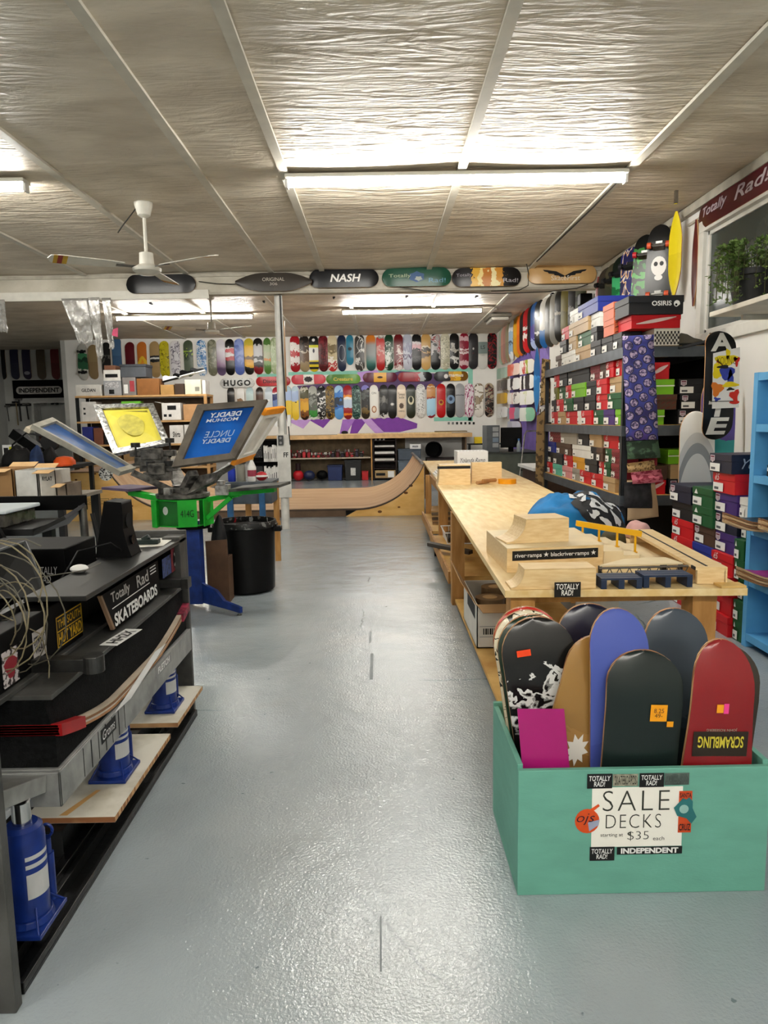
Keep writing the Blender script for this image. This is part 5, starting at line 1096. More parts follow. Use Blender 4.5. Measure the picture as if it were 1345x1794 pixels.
for i, (z0, z1, m, lb) in enumerate(((.993, 1.02, INK, 'black booklet flat at the bottom on the cubby shelf'), (1.021, 1.04, WHITE, 'white booklet lying on the black booklet'), (1.041, 1.055, DARK, 'dark booklet on top of the white booklet'))):
    tag(B().box(2.12, 2.3, 3.72, 3.9, z0, z1).o('booklet', m), lb, 'booklet', 'booklets in the cubby')
tag(B().box(2.11, 2.3, 3.72, 3.92, ch + .001, ch + .03).o('dark_case', DARK, bev=.004), 'dark flat case lying on top of the blue cubby', 'case')
tag(B().box(XR - .006, XR - .001, 4.0, 4.5, 1.5, 1.95).o('cream_panel', mat('e4e0cc', .6, var=.03)), 'cream panel fixed to the wall above the blue cubby', 'panel')
# lettered board, poster and snowboards between rack and cubby
o = deck('black board with big white letters hung behind the cartoon poster', (2.325, 4.93, 1.53), dmat('0:131314 .5:161617', seed=320), 'pop', name='skateboard_deck'); o.scale = (.98, 1, .90)
for s_, z, h in (('A', .325, .14), ('T', -.175, .12), ('E', -.305, .13)): emblem(o, s_, h, 'e4e2dc', z, 0, w=.15, bold=.05, shear=.1)
B().box(-.012, .012, .05, .683, .345, .365).o('hanger', DARK, o, local=True)
po = thing('poster', 'white poster with a colourful cartoon skater, hung over the lettered board', 'poster', (2.3, 4.88, 1.6))
q = [P(1247, 716, Y=4.88), P(1294, 714, Y=4.88), P(1296, 608, Y=4.88), P(1249, 619, Y=4.88)]
B().slab(q, .001).o('paper', mat('eae8e4', .6, var=.0), po)
Mp = frame((q[0] + q[2]) / 2 + V((0, -.0012, 0)), q[1] - q[0], (0, 0, 1)); b_ = B()
def pb(x, y, rx, ry, mi, jag=.2, n=14, ph=0, lift=0): b_.add([(x + rx * (1 + jag * math.sin(3 * t + ph + x * 90)) * math.cos(t), y + ry * (1 + jag * math.sin(3 * t + ph + x * 90)) * math.sin(t), .0002 + lift) for t in [2 * PI * i / n for i in range(n)]], [tuple(range(n))], mi, Mp)
pb(0, .12, .075, .035, 0); pb(.01, .16, .015, .035, 0); pb(-.05, .05, .045, .05, 0, lift=.0002); pb(.07, .11, .018, .03, 1, .4); pb(-.05, .09, .02, .03, 1, .4); pb(.005, .035, .05, .045, 2, lift=.0004); pb(.03, .0, .02, .05, 2, lift=.0004); pb(-.02, .075, .04, .012, 3, lift=.0006); pb(.03, -.045, .055, .018, 0, lift=.0006); pb(.03, -.075, .025, .01, 3, .3, lift=.0006); pb(-.06, -.07, .04, .045, 4, .3, lift=.0004); pb(.06, -.12, .03, .04, 1, .35, lift=.0004); pb(-.06, -.14, .02, .014, 2, .4, lift=.0004); pb(.06, -.165, .035, .012, 1, .05, lift=.0006)
b_.o('cartoon', [mat('e4cc10', .6, var=.0), mat('c8281c', .6, var=.0), mat('2c3c9c', .6, var=.0), INK, mat('d87824', .6, var=.0)], po, fix=False)
lettering('YOUNG', off(Mp, 0, .115, .0014), .05, mat('6a5a08', .6), po, w=.13, bold=-.02)
B().box(2.24, 2.4, 4.878, 4.8784, 1.42, 1.425).o('print', DARK, po)
for i, (x, y, top, m, lb, lean) in enumerate(((2.30, 5.18, 1.36, dmat('0:d4d8da .5:8c9298 .6:c4c8cc .7:e6e8e8 .93:24263c', z=0, r=1, n=.004), 'white snowboard with grey rings standing behind the floor stacks', .0), (2.50, 5.30, 1.62, dmat('0:4c3c84 .5:2c9a9c .7:5a4a9c', n=.02), 'teal and purple snowboard standing behind the white one', .05))):
    o = deck(lb, (x, y, top / 2 + .003), m, 'pop', name='snowboard', cat='snowboard'); o.scale = (1.2, 1, top / .822)
# ------------------------------------------------------------------ plant on its shelf
sf = thing('wall_shelf', 'white wooden wall shelf holding the potted plant', 'shelf', (2.45, 4.5, 1.95))
B().box(2.13, XR - .032, 4.0, 4.70, 1.955, 1.985).o('shelf_board', mat('cfc8ba', .6, var=.08), sf, bev=.003)
for y in (4.1, 4.6): B().box(2.3, XR - .032, y, y + .03, 1.925, 1.954).o('bracket', mat('cfc8ba', .6), sf)
pp = thing('potted_plant', 'trailing green plant in a black pot on the window shelf', 'plant', (2.29, 4.50, 1.986))
B().lathe([(.095, 1.987), (.128, 2.16), (.14, 2.165), (.14, 2.2), (.124, 2.2), (.115, 2.16)], (2.29, 4.50, 0), 24).o('pot', mat('1e1f20', .5), pp, smooth=True)
random.seed(12); lf = B(); vn = B()
for k in range(54):
    a = random.uniform(0, 2 * PI); L_ = random.uniform(.12, .34); x, y, z = 2.29 + .08 * math.cos(a), 4.50 + .08 * math.sin(a), 2.18
    if k % 3 == 0: a = PI + random.uniform(-.7, .9)
    pts = []
    for s in range(12):
        t = s / 11; rr = .06 + L_ * .75 * math.sin(min(1, t * 1.4) * PI / 2) * .8
        q = V((2.29 + rr * math.cos(a) * 1.0, 4.50 + rr * math.sin(a) * .8, 2.19 + .13 * math.sin(t * 2.6) * (1 + .6 * (k % 2)) - (.30 if rr > .12 else .1) * t * t * (L_ / .34)))
        if q.z < 1.99 and q.x > 2.12 and 3.98 < q.y < 4.72: q.z = 1.995
        q.x = min(q.x, 2.66); pts.append(q)
        for m_ in range(4):
            d = V((random.uniform(-1, 1), random.uniform(-1, 1), random.uniform(-.4, .9))).normalized(); w_ = d.cross(V((.2, .1, 1))).normalized() * random.uniform(.007, .012); l_ = random.uniform(.02, .034)
            b0 = q + V((random.uniform(-.01, .01), random.uniform(-.01, .01), random.uniform(0, .01)))
            if b0.x + l_ > 2.67: d.x = -abs(d.x)
            lf.add([b0, b0 + d * l_ * .5 + w_, b0 + d * l_, b0 + d * l_ * .5 - w_], [(0, 1, 2, 3)])
    vn.tube(pts, .0022, 5)
lf.o('foliage', mat('8aa45c', .6, var=.3, sc_=30, hx2='486430'), pp, fix=False); vn.o('stem', mat('4a4a2c', .7), pp); random.seed(7)
# ================================================================== deck press in the front corner
PB = mat('0f1011', .42, 0, var=.25, sc_=16, bump=.1, bsc=50); PGREY = mat('a3a4a2', .4, .3, var=.2, sc_=12, bump=.05); PPL = mat('50504e', .5, .2, var=.25, sc_=8, bump=.08)
MOLD = mat('121314', .9, var=.3, sc_=60, bump=.3, bsc=180, spec=.12)
pr = thing('deck_press', 'black steel skateboard deck press with stickers on its beam', 'press', (-1.0, 2.3, 0))
Y0, Y1, XF = 1.80, 3.14, -.868
B().box(-1.125, -.86, 1.53, 3.14, 0, .012).box(-.875, -.86, 1.53, 3.14, .012, .03).box(-1.125, -.915, 1.53, 3.14, .012, .045).o('base_plate', PB, pr, bev=.002)
for x in (-.93, -1.2): B().box(x - .03, x, 1.56, 3.12, .046, .07).o('base_rail', BLACKG, pr, bev=.002)
B().box(-1.125, -.97, 2.0, 3.12, .046, .128).o('bed_beam', PB, pr)
B().box(-1.125, -.852, 1.475, 1.505, 0, .655).o('end_plate', PPL, pr, bev=.003)
B().box(-1.125, -.875, 3.145, 3.17, 0, .86).box(-.95, -.875, 3.05, 3.144, .62, .845).o('end_plate', PPL, pr, bev=.003)
B().slab([V((-1.1, 1.52, .50)), V((-.91, 1.52, .50)), V((-.90, 1.80, .41)), V((-1.1, 1.80, .41))], .045).o('near_bracket', PGREY, pr, bev=.003)
# moving tray on the jacks
tr = B(); tr.box(-1.125, XF - .007, Y0 + .02, Y1 - .01, .402, .414).box(XF - .006, XF, Y0, Y1 - .01, .318, .415).box(-1.125, XF, Y0, Y0 + .008, .318, .415)
tr.o('press_tray', PGREY, pr, bev=.002)
for s in range(7): B().box(XF, XF + .0008, 1.95 + s * .055, 1.953 + s * .055 + .003 * (s % 2), .325, .41).o('scratch', DARK, pr)
B().slab([V((XF + .001, 2.08, .405)), V((XF + .001, 2.2, .405)), V((XF + .001, 2.2, .36)), V((XF + .001, 2.08, .36))], .001).o('sticker', INK, pr)
lettering('Groms', frame((XF + .0022, 2.14, .383), (0, -1, 0) if 0 else (0, 1, 0), (0, 0, 1)), .03, WHITE, pr, w=.1, shear=.3, name='lettering')
s_ = B().box(XF, XF + .001, 2.62, 2.82, .37, .41).o('sticker', mat('8c8c8c', .4), pr); lettering('FLETCH', frame((XF + .0016, 2.72, .39), (0, 1, 0), (0, 0, 1)), .026, WHITE, s_, w=.15, bold=.05)
# moulds with the curved joint
def joint(y):
    t = (y - 1.83) / (3.13 - 1.83)
    return .425 + .085 * max(0, (.32 - t) / .32) ** 1.5 * 1.0 + .085 * max(0, (t - .62) / .38) ** 1.5
ys = [1.83 + 1.29 * i / 26 for i in range(27)]
B().prism([(y, joint(y) - .004) for y in ys] + [(ys[-1], .416), (ys[0], .416)], 'x', -1.12, -.885).o('lower_mould', MOLD, pr)
B().prism([(y, joint(y) + .026) for y in ys][::-1] + [(1.80, .615), (3.12, .615)], 'x', -1.12, -.895).o('upper_mould', MOLD, pr)
B().box(-1.12, -.872, 1.80, 3.13, .616, .63).o('top_plate', PPL, pr, bev=.002)
B().box(-1.12, -.97, 1.6, 3.13, .631, .645).o('beam_flange', PPL, pr, bev=.002); B().box(-1.08, -1.055, 1.55, 3.14, .646, .815).o('beam_web', PB, pr); B().box(-1.06, -.875, 2.06, 3.16, .816, .832).o('beam_flange', mat('252625', .4, 0, var=.3, sc_=9), pr, bev=.002)
# front skin of the beam where the stickers are (slightly forward of the web)
B().box(-1.054, -.985, 1.56, 2.28, .646, .80).o('beam_cover', BLACK, pr, bev=.003)
for y, xe in ((1.95, -.80), (2.96, -.815)):
    b_ = B(); b_.box(-1.05, xe - .02, y - .022, y + .022, .646, .682)
    if y < 2.5: b_.lathe([(.018, .64), (.03, .64), (.03, .688), (.018, .688)], (xe - .02, y, 0), 20)
    else: b_.box(xe - .03, xe, y - .03, y + .03, .642, .685)
    b_.o('clamp_bar', DSTEEL, pr, bev=.002)
# veneers between the moulds
vn_ = thing('veneer_stack', 'curved stack of maple veneers bound with red tape in the press', 'veneers', (-.95, 2.5, .42))
for k in range(4):
    B().prism([(y, joint(y) - .0035 + .0072 * k) for y in ys] + [(y, joint(y) + .0032 + .0072 * k) for y in ys][::-1], 'x', -1.11, -.874 - .002 * (k % 2)).o('veneer', [mat('b8855c', .6, var=.15), mat('d6cfc2', .6), mat('8c6444', .6), mat('c8b8a4', .6)][k], vn_)
B().prism([(y, joint(y) - .006) for y in ys[:4]] + [(y, joint(y) + .028) for y in ys[:4]][::-1], 'x', -1.11, -.866).o('red_tape', mat('a8181c', .4, var=.15), vn_)
B().prism([(y, joint(y) - .006) for y in ys[-3:]] + [(y, joint(y) + .028) for y in ys[-3:]][::-1], 'x', -1.11, -.866).o('red_tape', mat('a8304c', .5, var=.4, sc_=40), vn_)
tag(B().slab([V((-.862, 2.18, .417)), V((-.79 - .06, 2.30, .42)), V((-.872, 2.78, .458)), V((-.90 + .02, 2.66, .462))], .0015).o('paper_sheet', mat('cfd0d0', .6, var=.05)), 'white printed paper sheet lying on the press tray edge', 'paper')
# stickers and sign along the beam
def sface(y0, y1, z0, z1, X, m, body='', tm=WHITE, h=.6, fitw=.88, tilt=0, **k):
    M = frame((X, (y0 + y1) / 2, (z0 + z1) / 2), (0, 1, tilt), (0, -tilt, 1)); w_, h_ = (y1 - y0), (z1 - z0)
    s = B().box(-w_ / 2, w_ / 2, -h_ / 2, h_ / 2, 0, .001, M=M).o('sticker', m, pr)
    if body: lettering(body, off(M, 0, 0, .0016), h_ * h, tm, s, w=w_ * fitw, **k)
    return s, M
YS = mat('d8a81c', .5, var=.1)
s, M = sface(2.09, 2.275, .66, .76, -.984, INK, '', YS); lettering('HUT YARD', off(M, 0, -.022, .0016), .036, YS, s, w=.165, bold=.04); lettering('THE SOUTH', off(M, 0, .024, .0016), .026, YS, s, w=.165, bold=.02)
b_ = B()
for (a, c, d, e) in ((-.09, .09, .044, .047), (-.09, .09, -.047, -.044), (-.0905, -.088, -.047, .047), (.088, .0905, -.047, .047), (-.085, .085, .0, .003)): b_.box(a, c, d, e, .001, .0016, M=M)
b_.o('border', YS, s)
s, M = sface(1.945, 2.02, .675, .755, -.984, mat('c9c4c4', .6), 'STREET\nWEAR', INK, h=.62, bold=.04)
s, M = sface(1.78, 1.86, .655, .75, -.984, mat('c4bcbc', .6, var=.3, sc_=60, hx2='2c2424', thr=(.45, .5)), '', WHITE)
B().add([(.03 * math.cos(t) * (1 + .3 * math.sin(3 * t)), .03 * math.sin(t), .0014) for t in [i * PI / 7 for i in range(14)]], [tuple(range(14))], 0, M).o('mark', mat('8c2430', .5), s, fix=False)
s, M = sface(1.64, 1.75, .70, .79, -.984, mat('b4a8a0', .6, var=.4, sc_=70, hx2='241c1c', thr=(.45, .52)))
s, M = sface(3.0, 3.14, .70, .80, -.9, mat('7a2c34', .5), '', WHITE)
B().add([(.047 * math.cos(t), .047 * math.sin(t), .0013) for t in [i * PI / 12 for i in range(24)]], [tuple(range(24))], 0, M).o('disc', INK, s, fix=False)
b_ = B(); b_.add([(.018 * math.cos(t), .012 + .017 * math.sin(t), .0018) for t in [i * PI / 8 for i in range(16)]], [tuple(range(16))], 0, M)
for sg in (1, -1): b_.add([(-.032 * sg, .022, .0018), (-.026 * sg, .03, .0018), (.032 * sg, -.024, .0018), (.026 * sg, -.032, .0018)], [(0, 1, 2, 3)], 0, M)
b_.o('skull', WHITE, s, fix=False)
s, M = sface(2.88, 3.0, .70, .78, -.902, mat('3a4a7c', .5, var=.4, sc_=50, hx2='20242c', thr=(.4, .5)))
sgn = thing('shop_sign', 'black sawn-off board sign with white shop lettering leaning on the press beam', 'sign', (-.95, 2.6, .64))
tl, tr2, br2, bl2 = V((-.912, 2.27, .782)), V((-.912, 2.86, .782)), V((-.905, 2.84, .648)), V((-.905, 2.34, .648))
B().slab([bl2, br2, tr2, tl], .012).o('board', BLACK, sgn)
B().slab([tl + V((.001, -.012, 0)), tl + V((.001, .0, 0)), bl2 + V((.001, .006, 0)), bl2 + V((.001, -.008, 0))], -.012).o('ply_edge', mat('8c7058', .6), sgn)
Ms = frame((tl + tr2 + br2 + bl2) / 4 + V((.0015, 0, 0)), br2 - bl2, tl - bl2)
lettering('SKATEBOARDS', off(Ms, .0, -.04, .0), .045, WHITE, sgn, w=.46, bold=.05); lettering('Totally', off(Ms, -.15, .034, .0), .045, mat('b4b0ac', .6), sgn, w=.18, bold=.02); lettering('Rad', off(Ms, .08, .036, .0), .045, mat('b4b0ac', .6), sgn, w=.13, bold=.02)
b_ = B()
for k in range(3): b_.box(.17, .24, .03 + .012 * k, .034 + .012 * k, 0, .0006, M=Ms)
b_.box(-.24, .15, .002, .005, 0, .0006, M=Ms); b_.o('speed_line', WHITE, sgn)
cs = thing('paper_card', 'white card with a black letters leaning below the shop sign', 'card', (-.93, 2.35, .635)); cs['label'] = 'white card with black lettering leaning below the shop sign'
Mc = frame((-.868, 2.30, .632), (.12, 1, 0), (-1, .12, 0)); B().box(-.09, .09, -.03, .03, 0, .001, M=Mc).o('card', WHITE, cs); lettering('HH2X', off(Mc, 0, 0, .0016), .04, INK, cs, w=.14, bold=.04)
# bottle jacks on their boards
BLU = mat('16307e', .35, var=.2, sc_=14); LABEL = mat('c8c8c8', .4, var=.1)
def jack(label, x, y, z, top):
    t = thing('bottle_jack', label, 'bottle jack', (x, y, z), 'blue bottle jacks of the press')
    b_ = B(); b_.box(-.062, .062, -.075, .075, 0, .012)
    b_.lathe([(.06, .012), (.056, .03)], (0, 0, 0), 20)
    for sx in (-1, 1):
        for sy in (-1, 1): b_.slab([V((sx * .06, sy * .073, .012)), V((sx * .054, sy * .073, .012)), V((sx * .03, sy * .03, .06)), V((sx * .036, sy * .03, .06))], .005)
    b_.o('foot', BLU, t, local=True, bev=.003)
    h = top - z; hb_ = min(h - .035, .27)
    B().lathe([(.050, .03), (.050, hb_ - .03), (.046, hb_ - .02), (.046, hb_ - .01), (.036, hb_)], (0, 0, 0), 24).o('cylinder', BLU, t, local=True, smooth=True)
    B().lathe([(.023, hb_ - .01), (.023, h - .001)], (0, 0, 0), 16).o('ram', CHROME, t, local=True, smooth=True)
    B().cyl((.028, .062, .02), (.028, .062, hb_ * .55), .014, n=10).cyl((.028, .062, hb_ * .55), (.028, .062, hb_ * .7), .009, n=10).tube([(.028 + .015 * math.cos(q), .062, hb_ * .78 + .017 * math.sin(q)) for q in [i * PI / 7 for i in range(14)]], .004, 6, closed=True).o('pump', BLU, t, local=True, smooth=True)
    h = hb_ * 1.35
    lb = B()
    for k in range(8):
        a0, a1 = -1.1 + .17 * k, -1.1 + .17 * (k + 1)
        lb.add([(.0506 * math.cos(a0), .0506 * math.sin(a0), h * .24), (.0506 * math.cos(a1), .0506 * math.sin(a1), h * .24), (.0506 * math.cos(a1), .0506 * math.sin(a1), h * .42), (.0506 * math.cos(a0), .0506 * math.sin(a0), h * .42)], [(0, 1, 2, 3)])
        for zz in (.46, .52): lb.add([(.0506 * math.cos(a0), .0506 * math.sin(a0), h * zz), (.0506 * math.cos(a1), .0506 * math.sin(a1), h * zz), (.0506 * math.cos(a1), .0506 * math.sin(a1), h * (zz + .03)), (.0506 * math.cos(a0), .0506 * math.sin(a0), h * (zz + .03))], [(0, 1, 2, 3)])
    lb.o('label_plate', LABEL, t, local=True, fix=False)
    return t
WB = mat('e2ded2', .6, var=.08, sc_=5, hx2='b9b2a0', thr=(.3, .5))
for i, (ya, yb) in enumerate(((2.04, 2.62), (2.72, 3.12))):
    t = tag(B().box(-1.1, -.826, ya, yb, .130, .149).o('white_plank', [WB]), ['dirty white plywood plank under the middle blue jack', 'white plywood plank under the far blue jack'][i], 'plank', 'planks on the press bed')
    B().box(-.8265, -.8255, ya, yb, .131, .148).o('ply_edge', EDGE, t); B().box(-1.1, -.826, ya - .0008, ya - .0002, .131, .148).o('ply_edge', EDGE, t)
B().add([(-1.0, 2.05, .1496), (-.975, 2.05, .1496), (-.93, 2.2, .1496), (-.945, 2.2, .1496)], [(0, 1, 2, 3)]).o('bare_wood_patch', mat('d8a868', .6), bpy.data.objects['white_plank'], fix=False)
jack('blue bottle jack standing directly on the black press base, nearest the end plate', -.918, 1.69, .071, .398)
jack('blue bottle jack on the dirty white plank, middle of three', -.924, 2.31, .150, .401)
jack('blue bottle jack on the far white plank, under the sticker strip', -.924, 2.88, .150, .401)
# on top of the press
def speaker(label, x, y, z, h=.19, w=.12, d=.11, rz=0):
    t = thing('desktop_speaker', label, 'speaker', (x, y, z)); t.rotation_euler.z = rz
    pts = [(-w * .55, 0), (-w * .5, .01), (-w * .18, h), (w * .3, h * .97), (w * .32, h * .75), (w * .3, h * .5), (w * .4, h * .2), (w * .5, 0)]
    B().prism(pts, 'y', -d / 2, d / 2).o('cabinet', BLACK, t, local=True, bev=.006)
    B().cyl((w * .36, 0, h * .28), (w * .43, 0, h * .28), .018, n=16).o('port', BLACKG, t, local=True); B().cyl((w * .30, 0, h * .62), (w * .335, 0, h * .62), .028, n=18).o('driver', RUB, t, local=True)
    return t
speaker('black desktop speaker standing on the press beam', -1.015, 2.72, .8325, .215, .135)
t = tag(B().tube([V((-.98, 2.68, .85)), V((-1.0, 2.6, .90)), V((-1.1, 2.55, .88)), V((-1.09, 2.46, .85)), V((-1.12, 2.44, .80))], .003).o('speaker_cable', INK), 'thin black cable running from the desktop speaker', 'cable')
tag(B().slab([V((-1.05, 2.86, .8345)), V((-.90, 2.9, .8345)), V((-.91, 3.1, .8345)), V((-1.1, 3.1, .8345))], .0015).o('paper_sheet', PAPER), 'white paper sheet lying on the press beam by the remote', 'paper')
tag(B().box(-1.04, -.93, 2.93, 2.97, .8352, .855).cyl((-1.0, 2.95, .85), (-.97, 2.95, .866), .012, n=10).o('remote_box', mat('1e2a28', .5), bev=.004), 'dark green remote device lying on the white paper', 'device')
tag(B().ball((-1.035, 2.40, .846), .03, 16, sq=(1, 1, .45)).o('cap_hat', WHITE, smooth=True), 'small white cap lying behind the press beam', 'cap')
# side table with monitor, box and cables behind the press
sd = thing('side_table', 'dark cluttered side table behind the deck press', 'table', (-1.6, 2.4, 0))
B().box(-2.3, -1.52, 1.6, 3.0, .70, .73).o('tabletop', BLACK, sd)
for x in (-2.28, -1.57):
    for y in (1.63, 2.95): B().box(x, x + .05, y, y + .05, 0, .699).o('leg', PB, sd)
B().box(-1.515, -1.14, 1.62, 3.0, .66, .73).o('extension', BLACK, sd); B().box(-1.515, -1.47, 2.9, 2.95, 0, .659).box(-1.515, -1.47, 1.66, 1.7, .013, .659).o('leg', PB, sd)
o = thing('speaker_box', 'black box with white graffiti sticker beside the press beam', 'box', (-1.2, 2.62, .731))
B().box(-1.50, -1.135, 2.52, 2.8, .731, .895).o('cabinet', BLACK, o, bev=.004)
Mq = frame((-1.21, 2.519, .80), (1, 0, 0), (0, 0, 1)); lettering('TOTALLY\nRAD', Mq, .06, mat('b8b8b8', .6), o, w=.09, shear=.15)
mo_ = thing('monitor', 'dark monitor tilted back on the side table', 'monitor', (-1.12, 2.25, .731))
q = [P(-20, 1050, Y=2.33), P(82, 1046, Y=2.33), P(44, 950, Y=2.44), P(-30, 975, Y=2.44)]
B().slab(q, .05).o('screen_panel', mat('111214', .3, var=.1), mo_, bev=.006); e0 = V((0, -.003, 0))
B().tube([q[1] + e0, q[2] + e0, q[3] + e0], .008).o('bezel', mat('3c3e40', .4), mo_); B().box(-1.40, -1.26, 2.24, 2.40, .731, .745).box(-1.34, -1.30, 2.3, 2.36, .745, .8).o('stand', BLACK, mo_)
tag(B().box(-1.60, -1.24, 1.72, 2.02, .731, .83).o('dark_bin', BLACK, bev=.02), 'dark plastic bin in front of the tilted monitor', 'bin')
random.seed(3)
for k, (hx, r, lb) in enumerate((('7c7258', .002, 'pale yellow cable coil hanging at the end of the press'), ('5c584c', .0018, 'grey cable coil looped over the pale yellow one'))):
    pts = []
    for i in range(105):
        a = i * .33 + k; R_ = .12 + .055 * math.sin(i * .17 + k * 2)
        pts.append(V((-1.02 + .03 * math.sin(i * .11 + k) + R_ * .95 * math.cos(a), 1.84 + .05 * math.sin(i * .31) + .04 * k, .84 + .03 * math.cos(i * .07) + R_ * math.sin(a))))
    pts += [V((-.96, 1.95, .75)), V((-.93, 1.92, .67)), V((-.91, 1.87, .652))] if k == 0 else [V((-1.0, 2.0, .90)), V((-.97, 2.3, .86)), V((-1.0, 2.5, .845))]
    tag(B().tube(pts, r, 6).o('cable_coil', mat(hx, .5), smooth=True, ang=80), lb, 'cable')
# dark trolley with a chrome pole behind
tl_ = thing('black_trolley', 'black steel trolley with a grey pole behind the deck press', 'trolley', (-1.9, 3.7, 0))
B().box(-2.5, -1.70, 3.45, 3.85, .80, .835).o('deck', PB, tl_, bev=.003); B().box(-2.6, -1.60, 3.86, 3.875, .875, .955).o('back_rail', BLACK, tl_, bev=.003)
B().slab([V((-1.70, 3.45, .80)), V((-1.70, 3.85, .80)), V((-1.60, 3.87, .90)), V((-1.60, 3.6, .86))], .02).o('side_wing', PB, tl_)
B().cyl((-1.60, 3.84, .0), (-1.615, 3.84, .90), .021, n=16).cyl((-1.605, 3.84, .62), (-1.606, 3.84, .645), .032, n=16).o('pole', STEEL, tl_, smooth=True)
B().tube([V((-1.56, 3.83, .86)), V((-1.53, 3.82, .7)), V((-1.54, 3.82, .5)), V((-1.575, 3.83, .3))], .012).tube([V((-1.575, 3.84, .60)), V((-1.49, 3.82, .615)), V((-1.485, 3.82, .64))], .008).o('hose', INK, tl_)
B().box(-2.5, -2.45, 3.5, 3.55, 0, .799).box(-1.80, -1.75, 3.75, 3.8, 0, .799).o('leg', PB, tl_)
B().slab([V((-1.93, 3.38, .93)), V((-1.85, 3.38, .92)), V((-1.72, 3.42, .62)), V((-1.82, 3.42, .62))], .03).o('upright', BLACK, tl_, bev=.004)
bt = thing('clear_tray', 'clear plastic tray with a pale blue lid on the black trolley', 'tray', (-2.1, 3.6, .836))
B().box(-2.4, -1.85, 3.48, 3.8, .837, .905).o('tray', mat('5c5850', .25, var=.4, sc_=12, spec=.6), bt, bev=.006); B().box(-2.42, -1.83, 3.46, 3.82, .906, .925).o('lid', mat('d5dfe4', .35, var=.03), bt, bev=.006)
tag(B().ball((-1.98, 3.12, .78), .13, 18, sq=(1, .8, .32)).o('cap_hat', mat('c8bcc4', .5, var=.2)), 'pale pink and white cap below the trolley', 'cap')
tag(B().lathe([(.0, .731), (.10, .731), (.13, .80), (.12, .82), (.0, .81)], (-1.72, 2.72, 0), 20).o('grey_helmet', mat('5a5e60', .5), smooth=True), 'grey shallow bowl on the dark side table', 'bowl')
random.seed(7)
# ================================================================== screen printing press
GRN = mat('18b02c', .42, var=.12, sc_=10); GRND = mat('0f6e20', .5, var=.1); ALU = mat('b4b2ae', .42, .3, var=.35, sc_=22); HEADM = mat('6c6964', .45, .2, var=.45, sc_=22)
sp = thing('screen_press', 'green and blue screen printing press with grey print arms', 'printing press', (-1.36, 5.15, 0))
B().box(-1.416, -1.306, 5.06, 5.17, .03, .64).o('column', BLUEP, sp, bev=.003); B().lathe([(.12, .585), (.12, .605)], (-1.36, 5.115, 0), 24).o('collar', BLACK, sp)
def leg(x1, y1):
    d = V((x1 + 1.36, y1 - 5.115, 0)); L = d.length; d.normalize(); M = frame((-1.36, 5.115, 0), d, (0, 0, 1))
    B().prism([(.05, .04), (.05, .19), (.22, .15), (.30, .085), (L, .06), (L, .02), (.3, .03)], 'z', -.012, .012, M=M).o('leg', BLUEP, sp)
    b_ = B(); b_.cyl((x1 - d.x * .02, y1 - d.y * .02, 0), (x1 - d.x * .02, y1 - d.y * .02, .04), .006, n=8).cyl((x1 - d.x * .02, y1 - d.y * .02, 0), (x1 - d.x * .02, y1 - d.y * .02, .006), .018, n=12); b_.o('leveling_foot', STEEL, sp)
leg(-.985, 4.84); leg(-1.75, 4.85); leg(-1.62, 5.6)
# green hub: plates round an open middle
hub = B()
cxh, cyh = -1.44, 5.12
ZB, ZT = .608, .80
def plate(a0, a1, R, m=0, hole=False, par=sp, nm='hub_plate', rec=0):
    p, q = V((cxh + R * math.cos(a0), cyh + R * math.sin(a0), 0)), V((cxh + R * math.cos(a1), cyh + R * math.sin(a1), 0))
    n_ = V(((q - p).y, -(q - p).x, 0)).normalized(); p -= n_ * rec; q -= n_ * rec
    B().slab([p + V((0, 0, ZB)), q + V((0, 0, ZB)), q + V((0, 0, ZT)), p + V((0, 0, ZT))], .006).o(nm, GRN if not m else GRND, par)
    return p, q
P0 = V((-1.60, 4.99, 0)); 
for nm, (a, b2_), m_ in (('hub_plate', ((-1.62, 5.0), (-1.575, 4.96)), GRN), ('hub_recess', ((-1.575, 5.03), (-1.425, 5.03)), GRND), ('hub_plate', ((-1.425, 4.96), (-1.295, 4.985)), GRN), ('hub_recess', ((-1.29, 5.04), (-1.25, 5.08)), GRND), ('hub_plate', ((-1.25, 5.0), (-1.22, 5.16)), GRN)):
    p, q = V((*a, 0)), V((*b2_, 0)); B().slab([p + V((0, 0, ZB)), q + V((0, 0, ZB)), q + V((0, 0, ZT)), p + V((0, 0, ZT))], .006).o(nm, m_, sp)
B().slab([V((-1.575, 4.96, ZB)), V((-1.575, 5.03, ZB)), V((-1.575, 5.03, ZT)), V((-1.575, 4.96, ZT))], .006).slab([V((-1.425, 5.03, ZB)), V((-1.425, 4.96, ZB)), V((-1.425, 4.96, ZT)), V((-1.425, 5.03, ZT))], .006).o('hub_rib', GRN, sp)
B().lathe([(.20, ZB), (.20, ZB + .008)], (-1.43, 5.16, 0), 8).lathe([(.20, ZT - .008), (.20, ZT)], (-1.43, 5.16, 0), 8).o('hub_disc', GRN, sp)
B().add([(-1.53 + .018 * math.cos(t), 5.0285, .72 + .03 * math.sin(t)) for t in [i * PI / 8 for i in range(16)]], [tuple(range(16))]).o('hole', mat('d8dcd8', .6), sp, fix=False)
lettering('414G', frame((-1.36, 4.965, .705), (.13, .025, 0), (0, 0, 1)), .05, INK, sp, w=.09, bold=-.01)
for (x, z) in ((-1.41, .78), (-1.41, .63), (-1.315, .78), (-1.315, .63), (-1.36, .79)): B().cyl((x, 4.968 + (x + 1.425) * .19, z), (x, 4.962 + (x + 1.425) * .19, z), .006, n=8).o('bolt', INK, sp)
